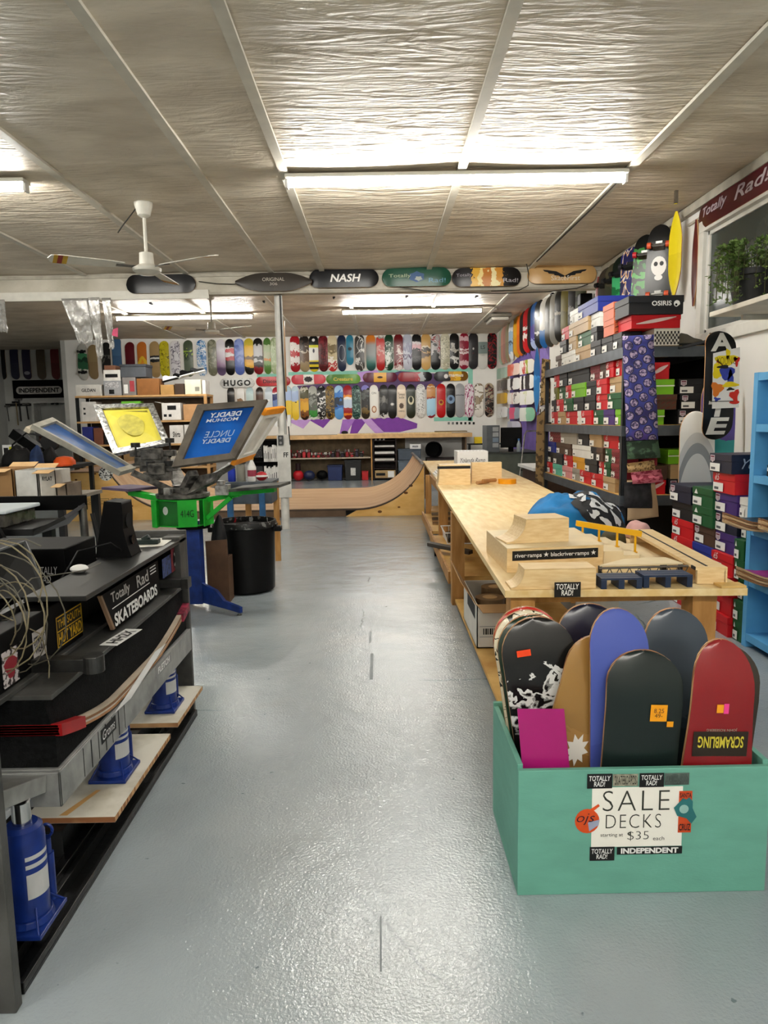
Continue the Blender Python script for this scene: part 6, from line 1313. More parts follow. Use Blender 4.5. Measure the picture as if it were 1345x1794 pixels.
# platen arms
def bar(p, q, w, h, m, nm='platen_arm', par=sp, bev=.002):
    p, q = V(p), V(q); d = (q - p).normalized(); s = d.cross(V((0, 0, 1))).normalized() * (w / 2); u = s.cross(d).normalized() * (h / 2)
    b_ = B(); b_.add([p - s - u, p + s - u, p + s + u, p - s + u, q - s - u, q + s - u, q + s + u, q - s + u], [(0, 1, 2, 3), (7, 6, 5, 4), (0, 4, 5, 1), (1, 5, 6, 2), (2, 6, 7, 3), (3, 7, 4, 0)])
    return b_.o(nm, m, par, bev=bev)
bar((-1.24, 5.1, .79), (-1.0, 5.04, .83), .05, .035, GRN); bar((-1.24, 5.05, .66), (-1.06, 5.03, .81), .04, .03, GRN); bar((-1.08, 5.04, .838), (-.74, 4.98, .868), .06, .04, GRN)
bar((-1.60, 5.2, .79), (-1.9, 5.42, .82), .06, .04, GRN)
def platen(x0, y0, x1, y1, z0, z1, w, m, nm='platen'):
    d = V((x1 - x0, y1 - y0, 0)).normalized(); s = V((-d.y, d.x, 0)) * w / 2
    B().slab([V((x0, y0, z0)) - s, V((x1, y1, z1)) - s, V((x1, y1, z1)) + s, V((x0, y0, z0)) + s], .02).o(nm, m, sp, bev=.003)
platen(-1.02, 5.0, -.665, 4.95, .882, .912, .30, mat('4a4c48', .6, var=.4, sc_=14)); platen(-1.78, 5.35, -2.06, 5.55, .86, .862, .26, mat('5c4c66', .6, var=.15))
B().box(-1.16, -1.07, 4.97, 5.08, .83, .90).box(-1.15, -1.1, 4.98, 5.04, .90, .93).o('arm_clamp', ALU, sp, bev=.004)
# head
B().lathe([(.17, .802), (.19, .81), (.19, .835), (.13, .85), (.13, .875), (.05, .88)], (-1.43, 5.14, 0), 28).o('head_disc', HEADM, sp, smooth=True)
B().cyl((-1.43, 5.14, .88), (-1.43, 5.14, .915), .018, n=12).lathe([(.07, .89), (.075, .895), (.07, .9)], (-1.43, 5.14, 0), 20).o('head_knob', ALU, sp)
for a in (200, 245, 290, 330, 20):
    r = math.radians(a); x, y = -1.43 + .15 * math.cos(r), 5.14 + .15 * math.sin(r)
    B().box(-.03, .03, -.02, .02, 0, .085, M=Matrix.Translation((x, y, .80)) @ Matrix.Rotation(r + PI / 2, 4, 'Z')).o('hinge_block', ALU if a % 2 else HEADM, sp, bev=.006)
bar((-1.50, 5.10, .86), (-1.73, 4.98, 1.0), .055, .045, HEADM, 'print_arm'); bar((-1.40, 5.08, .86), (-1.30, 4.96, .99), .07, .05, HEADM, 'print_arm'); bar((-1.46, 5.22, .87), (-1.62, 5.5, 1.05), .10, .03, ALU, 'print_arm'); bar((-1.36, 5.18, .87), (-1.1, 5.33, 1.02), .06, .04, HEADM, 'print_arm')
B().slab([V((-1.36, 4.98, .84)), V((-1.16, 4.93, .93)), V((-1.10, 4.95, 1.0)), V((-1.27, 5.0, .97))], .03).o('arm_bracket', HEADM, sp)
# clamps with black knobs
KN = mat('252423', .45, var=.2)
def clampset(c, w, knobs):
    b_ = B(); c = V(c); b_.box(c.x - w / 2, c.x + w / 2, c.y - .03, c.y + .03, c.z - .01, c.z + .035)
    b_.box(c.x - w * .36, c.x + w * .36, c.y - .07, c.y + .03, c.z - .075, c.z - .012).box(c.x - w * .2, c.x + w * .25, c.y - .09, c.y - .03, c.z - .03, c.z + .05); b_.o('screen_clamp', HEADM, sp, bev=.004)
    for dx, dy, dz in knobs: B().cyl((c.x + dx, c.y + dy, c.z + .03 + dz), (c.x + dx, c.y + dy, c.z + .065 + dz), .034, n=14).cyl((c.x + dx, c.y + dy, c.z - .02), (c.x + dx, c.y + dy, c.z + .055 + dz), .008, n=8).o('clamp_knob', KN, sp, smooth=True)
clampset((-1.72, 5.43, 1.10), .34, ((-.12, -.03, .03), (.13, 0, .06)))
clampset((-1.62, 5.22, 1.0), .26, ((-.05, -.02, .0), (.08, -.02, .0)))
bar((-1.80, 5.4, 1.05), (-1.95, 5.3, 1.0), .02, .02, HEADM, 'clamp_lever'); B().tube([V((-1.85, 5.45, 1.08)), V((-1.8, 5.4, 1.0)), V((-1.7, 5.4, .98)), V((-1.62, 5.45, 1.05))], .008).o('clamp_wire', KN, sp)
# printing screens
def screen(label, q, mesh_m, rim, inset=.14, th=.03, extra=None, under=False):
    q = [V(a) for a in q]; t = thing('printing_screen', label, 'printing screen', tuple((q[2] + q[3]) / 2), 'screens on the printing press')
    def uv(u, w): return q[0].lerp(q[1], u).lerp(q[3].lerp(q[2], u), w)
    i0, i1 = inset, 1 - inset; j0, j1 = inset * .8, 1 - inset * .8
    nn = (q[1] - q[0]).cross(q[3] - q[0]).normalized()
    for (a, b_, c, d) in (((0, 0), (1, 0), (i1, j0), (i0, j0)), ((1, 0), (1, 1), (i1, j1), (i1, j0)), ((1, 1), (0, 1), (i0, j1), (i1, j1)), ((0, 1), (0, 0), (i0, j0), (i0, j1))):
        B().slab([uv(*a), uv(*b_), uv(*c), uv(*d)], th).o('frame_bar', rim, t)
    c4 = [uv(i0, j0) - nn * th * .35, uv(i1, j0) - nn * th * .35, uv(i1, j1) - nn * th * .35, uv(i0, j1) - nn * th * .35]
    B().slab(c4, .002).o('mesh_panel', mesh_m, t)
    return t, c4, nn, uv
FOIL = mat('b8b8b6', .3, .7, var=.4, sc_=35, bump=.5, bsc=45)
t, c4, nn, uv = screen('printing screen with yellow mesh in a silver taped frame', [P(166, 713, Y=5.95), P(270, 711, Y=5.95), P(299, 780, Y=5.55), P(201, 800, Y=5.55)], mat('e6d848', .5, var=.06, sc_=8), FOIL, .115)
ct = (c4[0] + c4[2]) / 2; rx, uy = (c4[1] - c4[0]), (c4[0] - c4[3])
b_ = B(); b_.add([ct + rx * (.27 * math.cos(a)) * (1 + .08 * math.sin(3 * a)) + uy * (.27 * math.sin(a)) + nn * -.008 for a in [i * PI / 12 for i in range(24)]], [tuple(range(24))]); b_.o('stencil', mat('cfc450', .5, var=.15, sc_=18), t, fix=False)
b_ = B(); b_.slab([c4[0].lerp(c4[3], .0), c4[1], c4[1].lerp(c4[2], .13), c4[0].lerp(c4[3], .13)], -.003); b_.o('tape_strip', mat('8c8c84', .3, .5, var=.3, sc_=20), t)
BM = mat('1466c8', .3, var=.25, sc_=3, hx2='0c4a9c'); WOODG = mat('6a6258', .55, var=.25, sc_=8)
t, c4, nn, uv = screen('printing screen with blue mesh and mirrored white lettering', [P(349, 712, Y=5.12), P(470, 703, Y=5.02), P(414, 806, Y=4.86), P(304, 821, Y=4.95)], BM, WOODG, .13)
B().slab([uv(0, 0) + nn * .001, uv(1, 0) + nn * .001, uv(1, 0) + V((0, .05, .012)), uv(0, 0) + V((0, .05, .012))], .004).o('white_tape', WHITE, t)
ct = (c4[0] + c4[2]) / 2; ux, uy = (c4[1] - c4[0]), (c4[0] - c4[3])
def onscreen(body, u, w, h, wd, m, **k):
    M = frame(ct + ux * u + uy * w + nn * .0016, ux, uy); vs, fs, ww = text_mesh(body, mirror=True, **k)
    # shear with the skewed frame
    a, c = ux.normalized(), uy
    pts = [ct + ux * (u + wd * (p[0] / ww)) + uy * (w + h * p[1]) - nn * .008 for p in vs]
    return B().add(pts, fs).o('lettering', m, t, fix=False)
PALE = mat('dce4ee', .5, var=0)
onscreen('DEADLY', .02, .36, .10, .62, PALE, bold=.04); onscreen('MOSHUM', .0, .25, .07, .62, PALE, bold=.01); onscreen('UNCLE', .06, -.04, .13, .56, mat('a8c0dc', .5, var=0)); onscreen('DEADLY', .05, -.18, .09, .56, mat('b8c8dc', .5, var=0), bold=.04)
t, c4, nn, uv = screen('white backed printing screen with orange tape, seen behind the lettered one', [P(462, 716, Y=5.35), P(494, 712, Y=5.62), P(436, 801, Y=5.45), P(404, 812, Y=5.2)], mat('d8d4cc', .5, var=.1), mat('dedcd6', .5, var=.08, sc_=12), .2)
B().slab([uv(-.01, -.01) + nn * .002, uv(1.01, -.01) + nn * .002, uv(1.01, .1) + nn * .002, uv(-.01, .1) + nn * .002], .034).o('orange_tape', mat('e8901c', .4, var=.15), t); B().slab([uv(-.01, .9) + nn * .002, uv(1.01, .9) + nn * .002, uv(1.01, 1.01) + nn * .002, uv(-.01, 1.01) + nn * .002], .034).o('orange_tape', mat('e8901c', .4, var=.15), t)
t, c4, nn, uv = screen('printing screen with blue mesh held out flat above the plywood ramp side', [P(52, 751, Y=4.75), P(88, 738, Y=5.25), P(234, 826, Y=5.3), P(207, 834, Y=4.86)], mat('2c5c9c', .35, var=.3, sc_=10, hx2='173e78'), mat('b0aca0', .5, var=.2), .08, .035)
c = uv(.5, 0)
B().slab([uv(-.02, -.04), uv(1.02, -.04), uv(1.02, .02), uv(-.02, .02)], -.03).o('paper_tape', mat('dccfb8', .6, var=.15), t)
# ------------------------------------------------------------------ small table with bottles behind the platen
st2 = thing('ink_table', 'small grey and blue wooden table behind the printing press', 'table', (-1.17, 6.6, 0))
B().box(-1.40, -.98, 6.42, 6.85, .775, .80).o('tabletop', mat('50565c', .6, var=.2), st2); B().box(-1.39, -.99, 6.43, 6.45, .60, .774).box(-1.01, -.99, 6.45, 6.84, .60, .774).o('apron', mat('47505a', .6, var=.2), st2)
for x, y, m_ in ((-1.39, 6.41, mat('2c5c88', .6, var=.15)), (-1.10, 6.41, mat('2c5c88', .6, var=.15)), (-1.3, 6.8, STUD), (-1.03, 6.8, STUD)): B().box(x, x + .05, y - .01, y + .04, 0, .70 if y < 6.5 else .774).o('leg', m_, st2)
B().box(-1.35, -.97, 6.78, 6.82, .33, .39).o('stretcher', STUD, st2)
def bottle(label, x, y, z, r, h, hx, cap, neck=.35, lab=None, trig=None):
    t = thing('bottle', label, 'bottle', (x, y, z), 'ink bottles on the small table')
    B().lathe([(r * .95, z), (r, z + .008), (r, z + h * .55), (r * neck, z + h * .8), (r * neck, z + h * .86)], (x, y, 0), 18).o('body', mat(hx, .35), t, smooth=True)
    B().lathe([(r * neck * 1.25, z + h * .86), (r * neck * 1.25, z + h)], (x, y, 0), 14).o('cap', mat(cap, .4), t)
    if lab: B().lathe([(r * 1.01, z + h * .2), (r * 1.01, z + h * .45)], (x, y, 0), 18).o('label_band', mat(lab, .5), t, smooth=True)
    if trig: B().box(x - .05, x + .02, y - .012, y + .012, z + h, z + h + .035).cyl((x - .03, y, z + h), (x - .045, y, z + h - .05), .006, n=6).o('trigger', mat(trig, .4), t, bev=.003)
bottle('white spray bottle with a red band and yellow trigger', -1.172, 6.50, .801, .04, .23, 'e6e4e0', 'e4b830', .4, '9a3a4c', 'e8b428'); bottle('blue bottle with a white cap beside the clear jar', -1.36, 6.52, .801, .036, .17, '2438a4', 'e4e4e4', .8)
bottle('clear dusty jar with a dark lid between bottles', -1.275, 6.52, .801, .04, .19, '8c8a80', '3c342c', .95)
rb = thing('red_tool', 'red tool with white straps lying beside the spray bottle', 'tool', (-1.09, 6.52, .801)); B().ball((-1.09, 6.52, .845), .055, 14, sq=(1, .8, .78)).o('body', mat('b41c28', .4, var=.15), rb, smooth=True); B().lathe([(.058, .84), (.058, .856)], (-1.09, 6.52, 0), 14).o('strap', WHITE, rb)
# trash can
tc_ = thing('trash_can', 'black ribbed trash can splashed with white paint', 'trash can', (-1.085, 5.62, 0))
TCB = mat('0a0a0b', .4, var=.2, sc_=12, spec=.2)
n = 48; b_ = B(); rows = []
for (z, r) in ((0, .185), (.02, .192), (.30, .212), (.36, .222), (.50, .230), (.52, .238)):
    rows.append([(-1.085 + (r - (.006 if (.02 < z < .36 and (i // 3) % 2) else 0)) * math.cos(2 * PI * i / n), 5.62 + (r - (.006 if (.02 < z < .36 and (i // 3) % 2) else 0)) * math.sin(2 * PI * i / n), z) for i in range(n)])
vs = [p for r in rows for p in r]; b_.add(vs, [(k * n + i, k * n + (i + 1) % n, (k + 1) * n + (i + 1) % n, (k + 1) * n + i) for k in range(len(rows) - 1) for i in range(n)] + [tuple(range(n))])
b_.lathe([(.222, .02), (.228, .30), (.236, .56)], (-1.085, 5.62, 0), n)
b_.f.pop(); b_.m.pop(); b_.f.pop(); b_.m.pop()
b_.o('can_body', TCB, tc_, smooth=True, fix=False)
B().lathe([(.236, .52), (.250, .52), (.252, .545), (.244, .565), (.232, .565), (.230, .54), (.236, .52)], (-1.085, 5.62, 0), n).o('rim', mat('1c1c1c', .4, var=.3, hx2='6c6c6a', sc_=30, thr=(.36, .44)), tc_, smooth=True)
for s in (-1, 1): B().box(-1.085 + s * .25 - .04, -1.085 + s * .25 + .04, 5.58, 5.66, .475, .515).box(-1.085 + s * .235 - .02, -1.085 + s * .235 + .02, 5.57, 5.67, .515, .535).o('handle', TCB, tc_, bev=.006)
pa = B(); random.seed(9)
def oncan(a, z, r0=.006): r = .212 + (.23 - .212) * (z - .3) / .2 if z < .5 else .236; return V((-1.085 + (r + r0) * math.cos(a), 5.62 + (r + r0) * math.sin(a), z))
for (a0, z0, aw, zw) in ((-1.25, .43, .16, .022), (-1.05, .44, .07, .03), (-1.55, .40, .22, .007), (-1.35, .41, .12, .012), (-1.0, .40, .03, .02)):
    pts = [oncan(a0 + aw * math.cos(t) * (1 + .4 * math.sin(3 * t + a0)), z0 + zw * math.sin(t) * (1 + .4 * math.cos(2 * t))) for t in [i * PI / 9 for i in range(18)]]; pa.add(pts, [tuple(range(18))])
for (a0, z0, aw, zw) in ((-1.35, .055, .06, .018), (-.75, .05, .05, .02), (-.9, .05, .04, .02)):
    pts = [V((-1.085 + .199 * math.cos(a0 + aw * math.cos(t)), 5.62 + .199 * math.sin(a0 + aw * math.cos(t)), z0 + zw * math.sin(t))) for t in [i * PI / 6 for i in range(12)]]; pa.add(pts, [tuple(range(12))])
pa.o('paint_splash', mat('b8b8b6', .5, var=.2, sc_=50), tc_, fix=False)
pa = B()
for k in range(14):
    a, z = random.uniform(.2, 2.9), random.uniform(.44, .55); r = .224
    pts = [V((-1.085 + (r) * math.cos(a + random.uniform(.02, .05) * math.cos(t)), 5.62 + r * math.sin(a + .04 * math.cos(t)), z + random.uniform(.01, .03) * math.sin(t))) for t in [i * PI / 4 for i in range(8)]]; pa.add(pts, [tuple(range(8))], k % 4 == 0)
pa.o('paint_splash', [mat('c4c4c2', .5, var=.2, sc_=50), mat('8c1820', .5)], tc_, fix=False); random.seed(7)
# carton and dark bag behind the blue column
tag(B().box(-1.30, -1.14, 5.20, 5.36, .002, .34).slab([V((-1.30, 5.2, .34)), V((-1.14, 5.2, .34)), V((-1.14, 5.195, .48)), V((-1.30, 5.195, .47))], .005).o('brown_carton', mat('5c4230', .75, var=.15)), 'open brown carton between the blue column and the trash can', 'carton')
tag(cloth(-1.22, 5.285, .06, .055, .26, 4.4).o('dark_bag', mat('17171a', .6, var=.2), smooth=True, ang=80, fix=False, thick=.003), 'dark plastic bag on the brown carton behind blue column', 'bag')
o = bpy.data.objects['dark_bag']; o.location.z = .34 - TZ
# post with conduit
pt = thing('support_post', 'white painted steel post under the beam', 'post', (-1.205, 8.90, 0))
B().lathe([(.052, 0), (.052, 2.0), (.046, 2.01), (.046, 2.855)], (-1.205, 8.90, 0), 20).o('pipe', mat('d9d7d0', .5, var=.12, sc_=6), pt, smooth=True)
B().cyl((-1.16, 8.85, .93), (-1.16, 8.85, 2.84), .012, n=10).o('conduit', mat('b0b0ac', .4), pt); B().tube([V((-1.17, 8.84, 2.84)), V((-1.165, 8.835, 2.2)), V((-1.15, 8.835, 1.5)), V((-1.12, 8.835, 1.25)), V((-1.11, 8.84, 1.05))], .007).o('cable', DARK, pt)
B().box(-1.27, -1.11, 8.835, 8.85, .40, 1.18).o('backing_board', mat('d2d0ca', .5, var=.1), pt); B().box(-1.25, -1.19, 8.80, 8.834, 1.05, 1.17).o('outlet_box', mat('3c3e40', .4), pt, bev=.004); B().cyl((-1.22, 8.799, 1.14), (-1.22, 8.797, 1.14), .016, n=12).cyl((-1.22, 8.799, 1.08), (-1.22, 8.797, 1.08), .016, n=12).o('socket', mat('8c8c8c', .4), pt)
B().box(-1.285, -1.25, 8.80, 8.85, 1.28, 1.42).box(-1.13, -1.09, 8.80, 8.85, 1.28, 1.42).o('bracket', WHITE, pt, bev=.003)
lettering('FF', frame((-1.165, 8.8345, .93), (1, 0, 0), (0, 0, 1)), .06, INK, pt, w=.06, bold=.04, name='sticker')
o = deck('amber varnished longboard fixed upright on the white post', (-1.146, 8.955, 2.13), dmat('0:a8742c .5:b88438', seed=400, n=.08), 'cruiser', rot=(0, 0, PI / 2 + .15), name='longboard', cat='longboard'); o.scale = (.9, 1, .95)
# ================================================================== half pipe
rp = thing('mini_ramp', 'tan skateboard mini ramp with plywood sides at the back of the shop', 'skate ramp', (-1.9, 10.0, 0))
ZFL = .115; RY, RYB = 9.96, 13.05
def prof():
    L_ = []; n = 14
    for i in range(n + 1):                       # left transition from its lip down
        a = (1 - i / n); R = 1.16; th_ = a * 1.02; L_.append((-2.78 - R * math.sin(th_) , ZFL + R * (1 - math.cos(th_))))
    for i in range(n + 1):
        a = i / n; R = 1.02; th_ = a * 1.16; L_.append((-.33 + R * math.sin(th_), ZFL + R * (1 - math.cos(th_))))
    return L_
pf = prof(); lx, lz = pf[0]; rx, rz = pf[-1]
MASON = mat('c9ab88', .5, var=.10, sc_=3, hx2='b28f6c', st=(.4, 3, 1))
B().prism(pf + [(x, z - .02) for x, z in pf[::-1]], 'y', RY + .02, RYB).o('riding_surface', MASON, rp, smooth=True, ang=30)
B().prism([(x, z - .005) for x, z in pf] + [(x, z - .028) for x, z in pf[::-1]], 'y', RY - .006, RY + .02).o('edge_strip', mat('4a3a2e', .5), rp)
PLYS = mat('f0c67c', .55, var=.1, sc_=2.6, hx2='d8a456', st=(1, 1, 2.5))
B().prism([(-4.42, 0), (-4.42, lz + .005), (lx, lz + .005)] + [(x, z - .022) for x, z in pf[1:15]] + [(-2.6, 0)], 'y', RY, RY + .018).o('side_panel', PLYS, rp)
B().prism([(-.5, 0)] + [(x, z - .022) for x, z in pf[15:]] + [(rx + .002, rz), (rx + .002, 0)], 'y', RY, RY + .018).o('side_panel', PLYS, rp)
B().box(-2.6, -.5, RY + .002, RY + .018, .001, ZFL - .024).o('side_panel', mat('6a5440', .6), rp)
B().box(-4.42, lx - .005, RY + .005, RYB, lz + .006, lz + .024).o('platform', mat('8c6c50', .6), rp); B().box(-4.42, -4.40, RY + .02, RYB, 0, lz).o('back_panel', PLYS, rp)
for x, z in ((lx, lz + .012), (rx - .024, rz + .006)): B().cyl((x, RY + .01, z), (x, RYB, z), .022, n=12).o('coping', STEEL, rp, smooth=True)
b_ = B(); random.seed(4)
for (x, z) in ((-4.25, .58), (-4.1, .43), (-4.38, .30), (-3.98, .66), (-3.75, .3), (-3.5, .2), (-.02, .06), (.35, .32), (.42, .42), (.25, .12)):
    r = random.uniform(.01, .02); b_.add([(x + r * 1.6 * math.cos(t), RY - .0006, z + r * math.sin(t)) for t in [i * PI / 6 for i in range(12)]], [tuple(range(12))])
b_.o('knot', mat('6c4018', .7, var=.1), rp, fix=False)
b_ = B()
for k in range(3):
    x = -4.18 + k * .2; zz = .235
    for (a, c, d, e) in ((0, .17, 0, .006), (0, .17, .07, .076), (0, .006, 0, .076), (.164, .17, 0, .076), (.02, .06, .02, .026), (.02, .15, .044, .05), (.09, .15, .02, .026)): b_.box(x + a, x + c, RY - .0012, RY - .0004, zz + d, zz + e)
b_.o('grade_stamp', mat('5c4828', .7, var=0), rp)
B().cyl((-3.83, RY - .002, .66), (-3.83, RY - .0004, .66), .1, n=24).o('round_sticker', mat('d8d8d4', .5, var=.4, sc_=40, hx2='1c1c20', thr=(.44, .48)), rp)
random.seed(7)
# ================================================================== bench along the back wall
bn = thing('wall_bench', 'long wooden bench along the back wall under the decks', 'bench', (-1.5, 16.3, 0))
BT0 = 1.0
B().box(-6.9, 2.05, 15.95, YB - .005, BT0, BT0 + .03).o('bench_top', mat('c0a684', .5, var=.1, sc_=4, st=(.5, 3, 1)), bn); B().box(-6.9, 2.05, 15.935, 15.95, BT0 - .06, BT0 + .03).o('front_rail', mat('d8b07c', .55), bn)
for x in (-6.85, -2.28, -.21, 1.9): B().box(x, x + .03, 16.0, YB - .006, 0, BT0 - .001).o('divider', mat('6c5640', .6) if x != -.21 else STUD, bn)
B().box(-2.25, -.22, 16.02, YB - .006, .50, .525).o('lower_shelf', mat('b8aa98', .6), bn); B().box(-2.2, .58, YB - .012, YB - .006, 0.01, BT0 - .002).o('back_board', mat('8c7a60', .7, var=.15), bn)
tag(B().box(-.95, 1.6, 15.97, 16.5, BT0 + .031, BT0 + .05).o('plywood_sheet', PLYL), 'pale plywood sheet lying on the back bench', 'sheet'); tag(B().box(1.25, 1.95, 16.02, 16.45, BT0 + .051, BT0 + .075).o('plywood_sheet', mat('8c7c5c', .6)), 'brown board lying on the pale plywood sheet', 'sheet')
tag(B().ball((-.8, 16.3, BT0 + .075), .05, 10, sq=(1.6, 1, .85)).o('small_tool', INK, smooth=True), 'small black tool lying on the bench below the purple paint', 'tool')
def px_box(label, name, cat, x0, y0, x1, y1, Y, dep, m, group=None, bev=.004, zb=None):
    a, c = P(x0, y1, Y=Y), P(x1, y0, Y=Y)
    zl = a.z if zb is None else zb
    t = thing(name, label, cat, ((a.x + c.x) / 2, Y + dep / 2, zl), group)
    return t, a.x, c.x, zl, c.z
def tote(label, x0, y0, x1, y1, Y, dep, hx, lid, group=None, zb=None, lab=None):
    t, a, c, z0, z1 = px_box(label, 'storage_tote', 'tote', x0, y0, x1, y1, Y, dep, None, group, zb=zb)
    h = z1 - z0; e = .04 * (c - a)
    b_ = B(); lo = [(a + e, Y + e, z0), (c - e, Y + e, z0), (c - e, Y + dep - e, z0), (a + e, Y + dep - e, z0)]; hi = [(a, Y, z1 - .03), (c, Y, z1 - .03), (c, Y + dep, z1 - .03), (a, Y + dep, z1 - .03)]
    b_.add(lo + hi, [(3, 2, 1, 0), (4, 5, 6, 7), (0, 1, 5, 4), (1, 2, 6, 5), (2, 3, 7, 6), (3, 0, 4, 7)]); b_.o('tub', mat(hx, .45, var=.1), t, bev=.008)
    B().box(a - .008, c + .008, Y - .008, Y + dep + .008, z1 - .03, z1).o('lid', mat(lid, .45, var=.1), t, bev=.005)
    if lab: B().box((a + c) / 2 - .05, (a + c) / 2 + .06, Y - .002, Y + .02, z0 + h * .25, z0 + h * .62).o('label_card', mat(lab, .6, var=.25, sc_=80), t)
    return t
tote('navy blue storage tote on the floor under the bench', 574, 815, 599, 838, 16.1, .4, '222f5c', '1c2850', zb=.002); tote('black storage tote with a white label under the bench', 604, 806, 632, 838, 16.05, .42, '17181a', '202224', zb=.002, lab='e0e0dc')
GT_ = 'grey totes under the bench'
for i, (y0, z0_, hx) in enumerate(((814, .002, '2e343c'), (803, .20, '5c6874'), (788, .44, '46505c'))):
    a = P(697, 838, Y=16.05).x; c = P(738, 838, Y=16.05).x
    t = thing('storage_tote', ['dark grey tote on the floor, bottom of the stack beside the organizer', 'pale grey tote in the middle of the stack beside the organizer', 'blue grey tote on top of the stack beside the organizer'][i], 'tote', ((a + c) / 2, 16.3, z0_), GT_); h = (.195, .235, .25)[i]
    B().box(a + .012, c - .012, 16.06, 16.5, z0_, z0_ + h - .03).o('tub', mat(hx, .4, var=.1), t, bev=.01); B().box(a, c, 16.05, 16.51, z0_ + h - .03, z0_ + h - .002).o('lid', mat(hx, .4, var=.1), t, bev=.005)
rb_ = thing('red_crate', 'small red box beside the black tote under the bench', 'box', (-.42, 16.2, 0)); a, c = P(634, 838, Y=16.1).x, P(645, 838, Y=16.1).x
B().box(a, c, 16.1, 16.35, .002, .19).o('crate', mat('b82024', .45), rb_, bev=.006); B().box(a - .004, c + .004, 16.095, 16.355, .19, .205).o('lid', mat('a01c20', .45), rb_)
kb = thing('red_canister', 'round red canister on the floor by the post under the bench', 'canister', (-1.85, 16.2, 0)); B().ball((-1.87, 16.2, .125), .122, 18).o('tank', mat('c0202a', .35, var=.1), kb, smooth=True); B().cyl((-1.87, 16.2, .24), (-1.87, 16.2, .40), .06, n=14).o('neck', mat('2c1416', .5), kb)
hm = thing('helmet', 'dark blue helmet lying on the floor under the bench', 'helmet', (-1.4, 16.2, 0)); B().ball((-1.62, 16.2, .125), .13, 18, sq=(1, .8, .85)).o('shell', mat('232c50', .35, var=.2), hm, smooth=True); B().tube([V((-1.73, 16.1, .05)), V((-1.62, 16.05, .014)), V((-1.51, 16.1, .05))], .012).o('strap', INK, hm)
hm['label'] = 'dark blue helmet lying on the floor under the bench'; hm.name = 'helmet'
t = copy_tree(hm); t.location.x += .29; t['label'] = 'black helmet beside the dark blue one under the bench'
for ch in t.children:
    if ch.name.startswith('shell'): ch.material_slots[0].link = 'OBJECT'; ch.material_slots[0].material = BLACK
# red and dark truck parts heaped on the lower shelf
random.seed(21)
for i in range(17):
    x = -2.15 + .108 * i; hx, nm_ = random.choice((('8c1c24', 'red'), ('5c1820', 'dark red'), ('1c1c20', 'black'), ('b83038', 'bright red'), ('2a2030', 'dark'), ('a8a4a0', 'grey')))
    t = thing('skate_truck', f'{nm_} skate truck, {ORD[i]} from the post in the heap on the bench shelf', 'truck', (x, 16.2, .526), 'trucks heaped on the bench shelf')
    z = .526 + random.uniform(.03, .12); m_ = mat(hx, .4, .3, var=.2); w_ = random.uniform(-.5, .5)
    B().box(x - .035, x + .035, 16.12, 16.28, .527, z).prism([(-.045, 0), (.045, 0), (.015, .06), (-.015, .06)], 'y', 16.15, 16.25, M=Matrix.Translation((x, 0, z))).o('hanger', m_, t, bev=.006)
    B().cyl((x - .05, 16.13, z + .035), (x + .05, 16.13, z + .035), .01, n=8).o('axle', STEEL, t)
    for s in (-1, 1): B().cyl((x + s * .038 - .01, 16.11, z + .04), (x + s * .038 + .01, 16.11, z + .04), .034, n=12).o('wheel', mat(random.choice(('c8c4bc', '8c1c24', '1a1a1c', '6c6a68')), .5), t)
random.seed(7)
# organizer of drawers and papers
og = thing('paper_organizer', 'dark open paper organizer with five shelves under the bench', 'organizer', (.15, 16.2, 0)); a, c = P(654, 838, Y=16.05).x, P(695, 838, Y=16.05).x; ODK = mat('2a1c1c', .6, var=.2)
B().box(a, a + .02, 16.05, 16.5, .002, .97).box(c - .02, c, 16.05, 16.5, .002, .97).box(a, c, 16.48, 16.5, .002, .97).o('carcass', ODK, og)
for k in range(6): B().box(a + .021, c - .021, 16.05, 16.479, .03 + .155 * k + (.07 if k else 0), .045 + .155 * k + (.07 if k else 0)).o('shelf_board', ODK, og)
for k, (z, n_, hx) in enumerate(((.05, 1, 'b09468'), (.435, 2, 'c8c4bc'), (.59, 2, 'd8d6d0'), (.745, 1, 'e0ddd8'))):
    t = tag(B().box(a + .04, c - (.05 if k else .03), 16.06, 16.4, z, z + (.17 if k == 0 else .03 + .02 * (n_ - 1))).o('paper_stack' if k else 'flat_carton', mat(hx, .6, var=.1)), ['brown flat carton with a white label on the lowest organizer shelf', 'paper stack on the third organizer shelf', 'paper stack on the fourth organizer shelf', 'white paper stack on the top organizer shelf'][k], 'papers' if k else 'carton')
    if k == 0: B().box(c - .2, c - .06, 16.055, 16.0595, .06, .2).o('label_card', WHITE, t); B().box(a + .06, c - .26, 16.0555, 16.0595, .1, .16).o('print', DARK, t)
for k in range(3): tag(B().lathe([(.03, .892), (.022, .92), (.008, .945), (.006, .966)], (a + .07 + .09 * k, 16.12, 0), 12).o('glue_bottle', WHITE, smooth=True), f'white glue bottle, {ORD[k]} of three from the shelf side on the top organizer shelf', 'bottle', 'glue bottles on the organizer')
tb_ = thing('round_bin', 'black round bin lying on its side on the grey totes', 'bin', (1.1, 16.2, .7)); q = P(760, 788, Y=15.9); B().lathe([(.17, -.2), (.19, .2), (.175, .2), (.155, -.18)], (0, 0, 0), 24, M=Matrix.Translation((q.x, 16.15, q.z)) @ Matrix.Rotation(PI / 2, 4, 'X')).o('drum', BLACK, tb_, smooth=True)
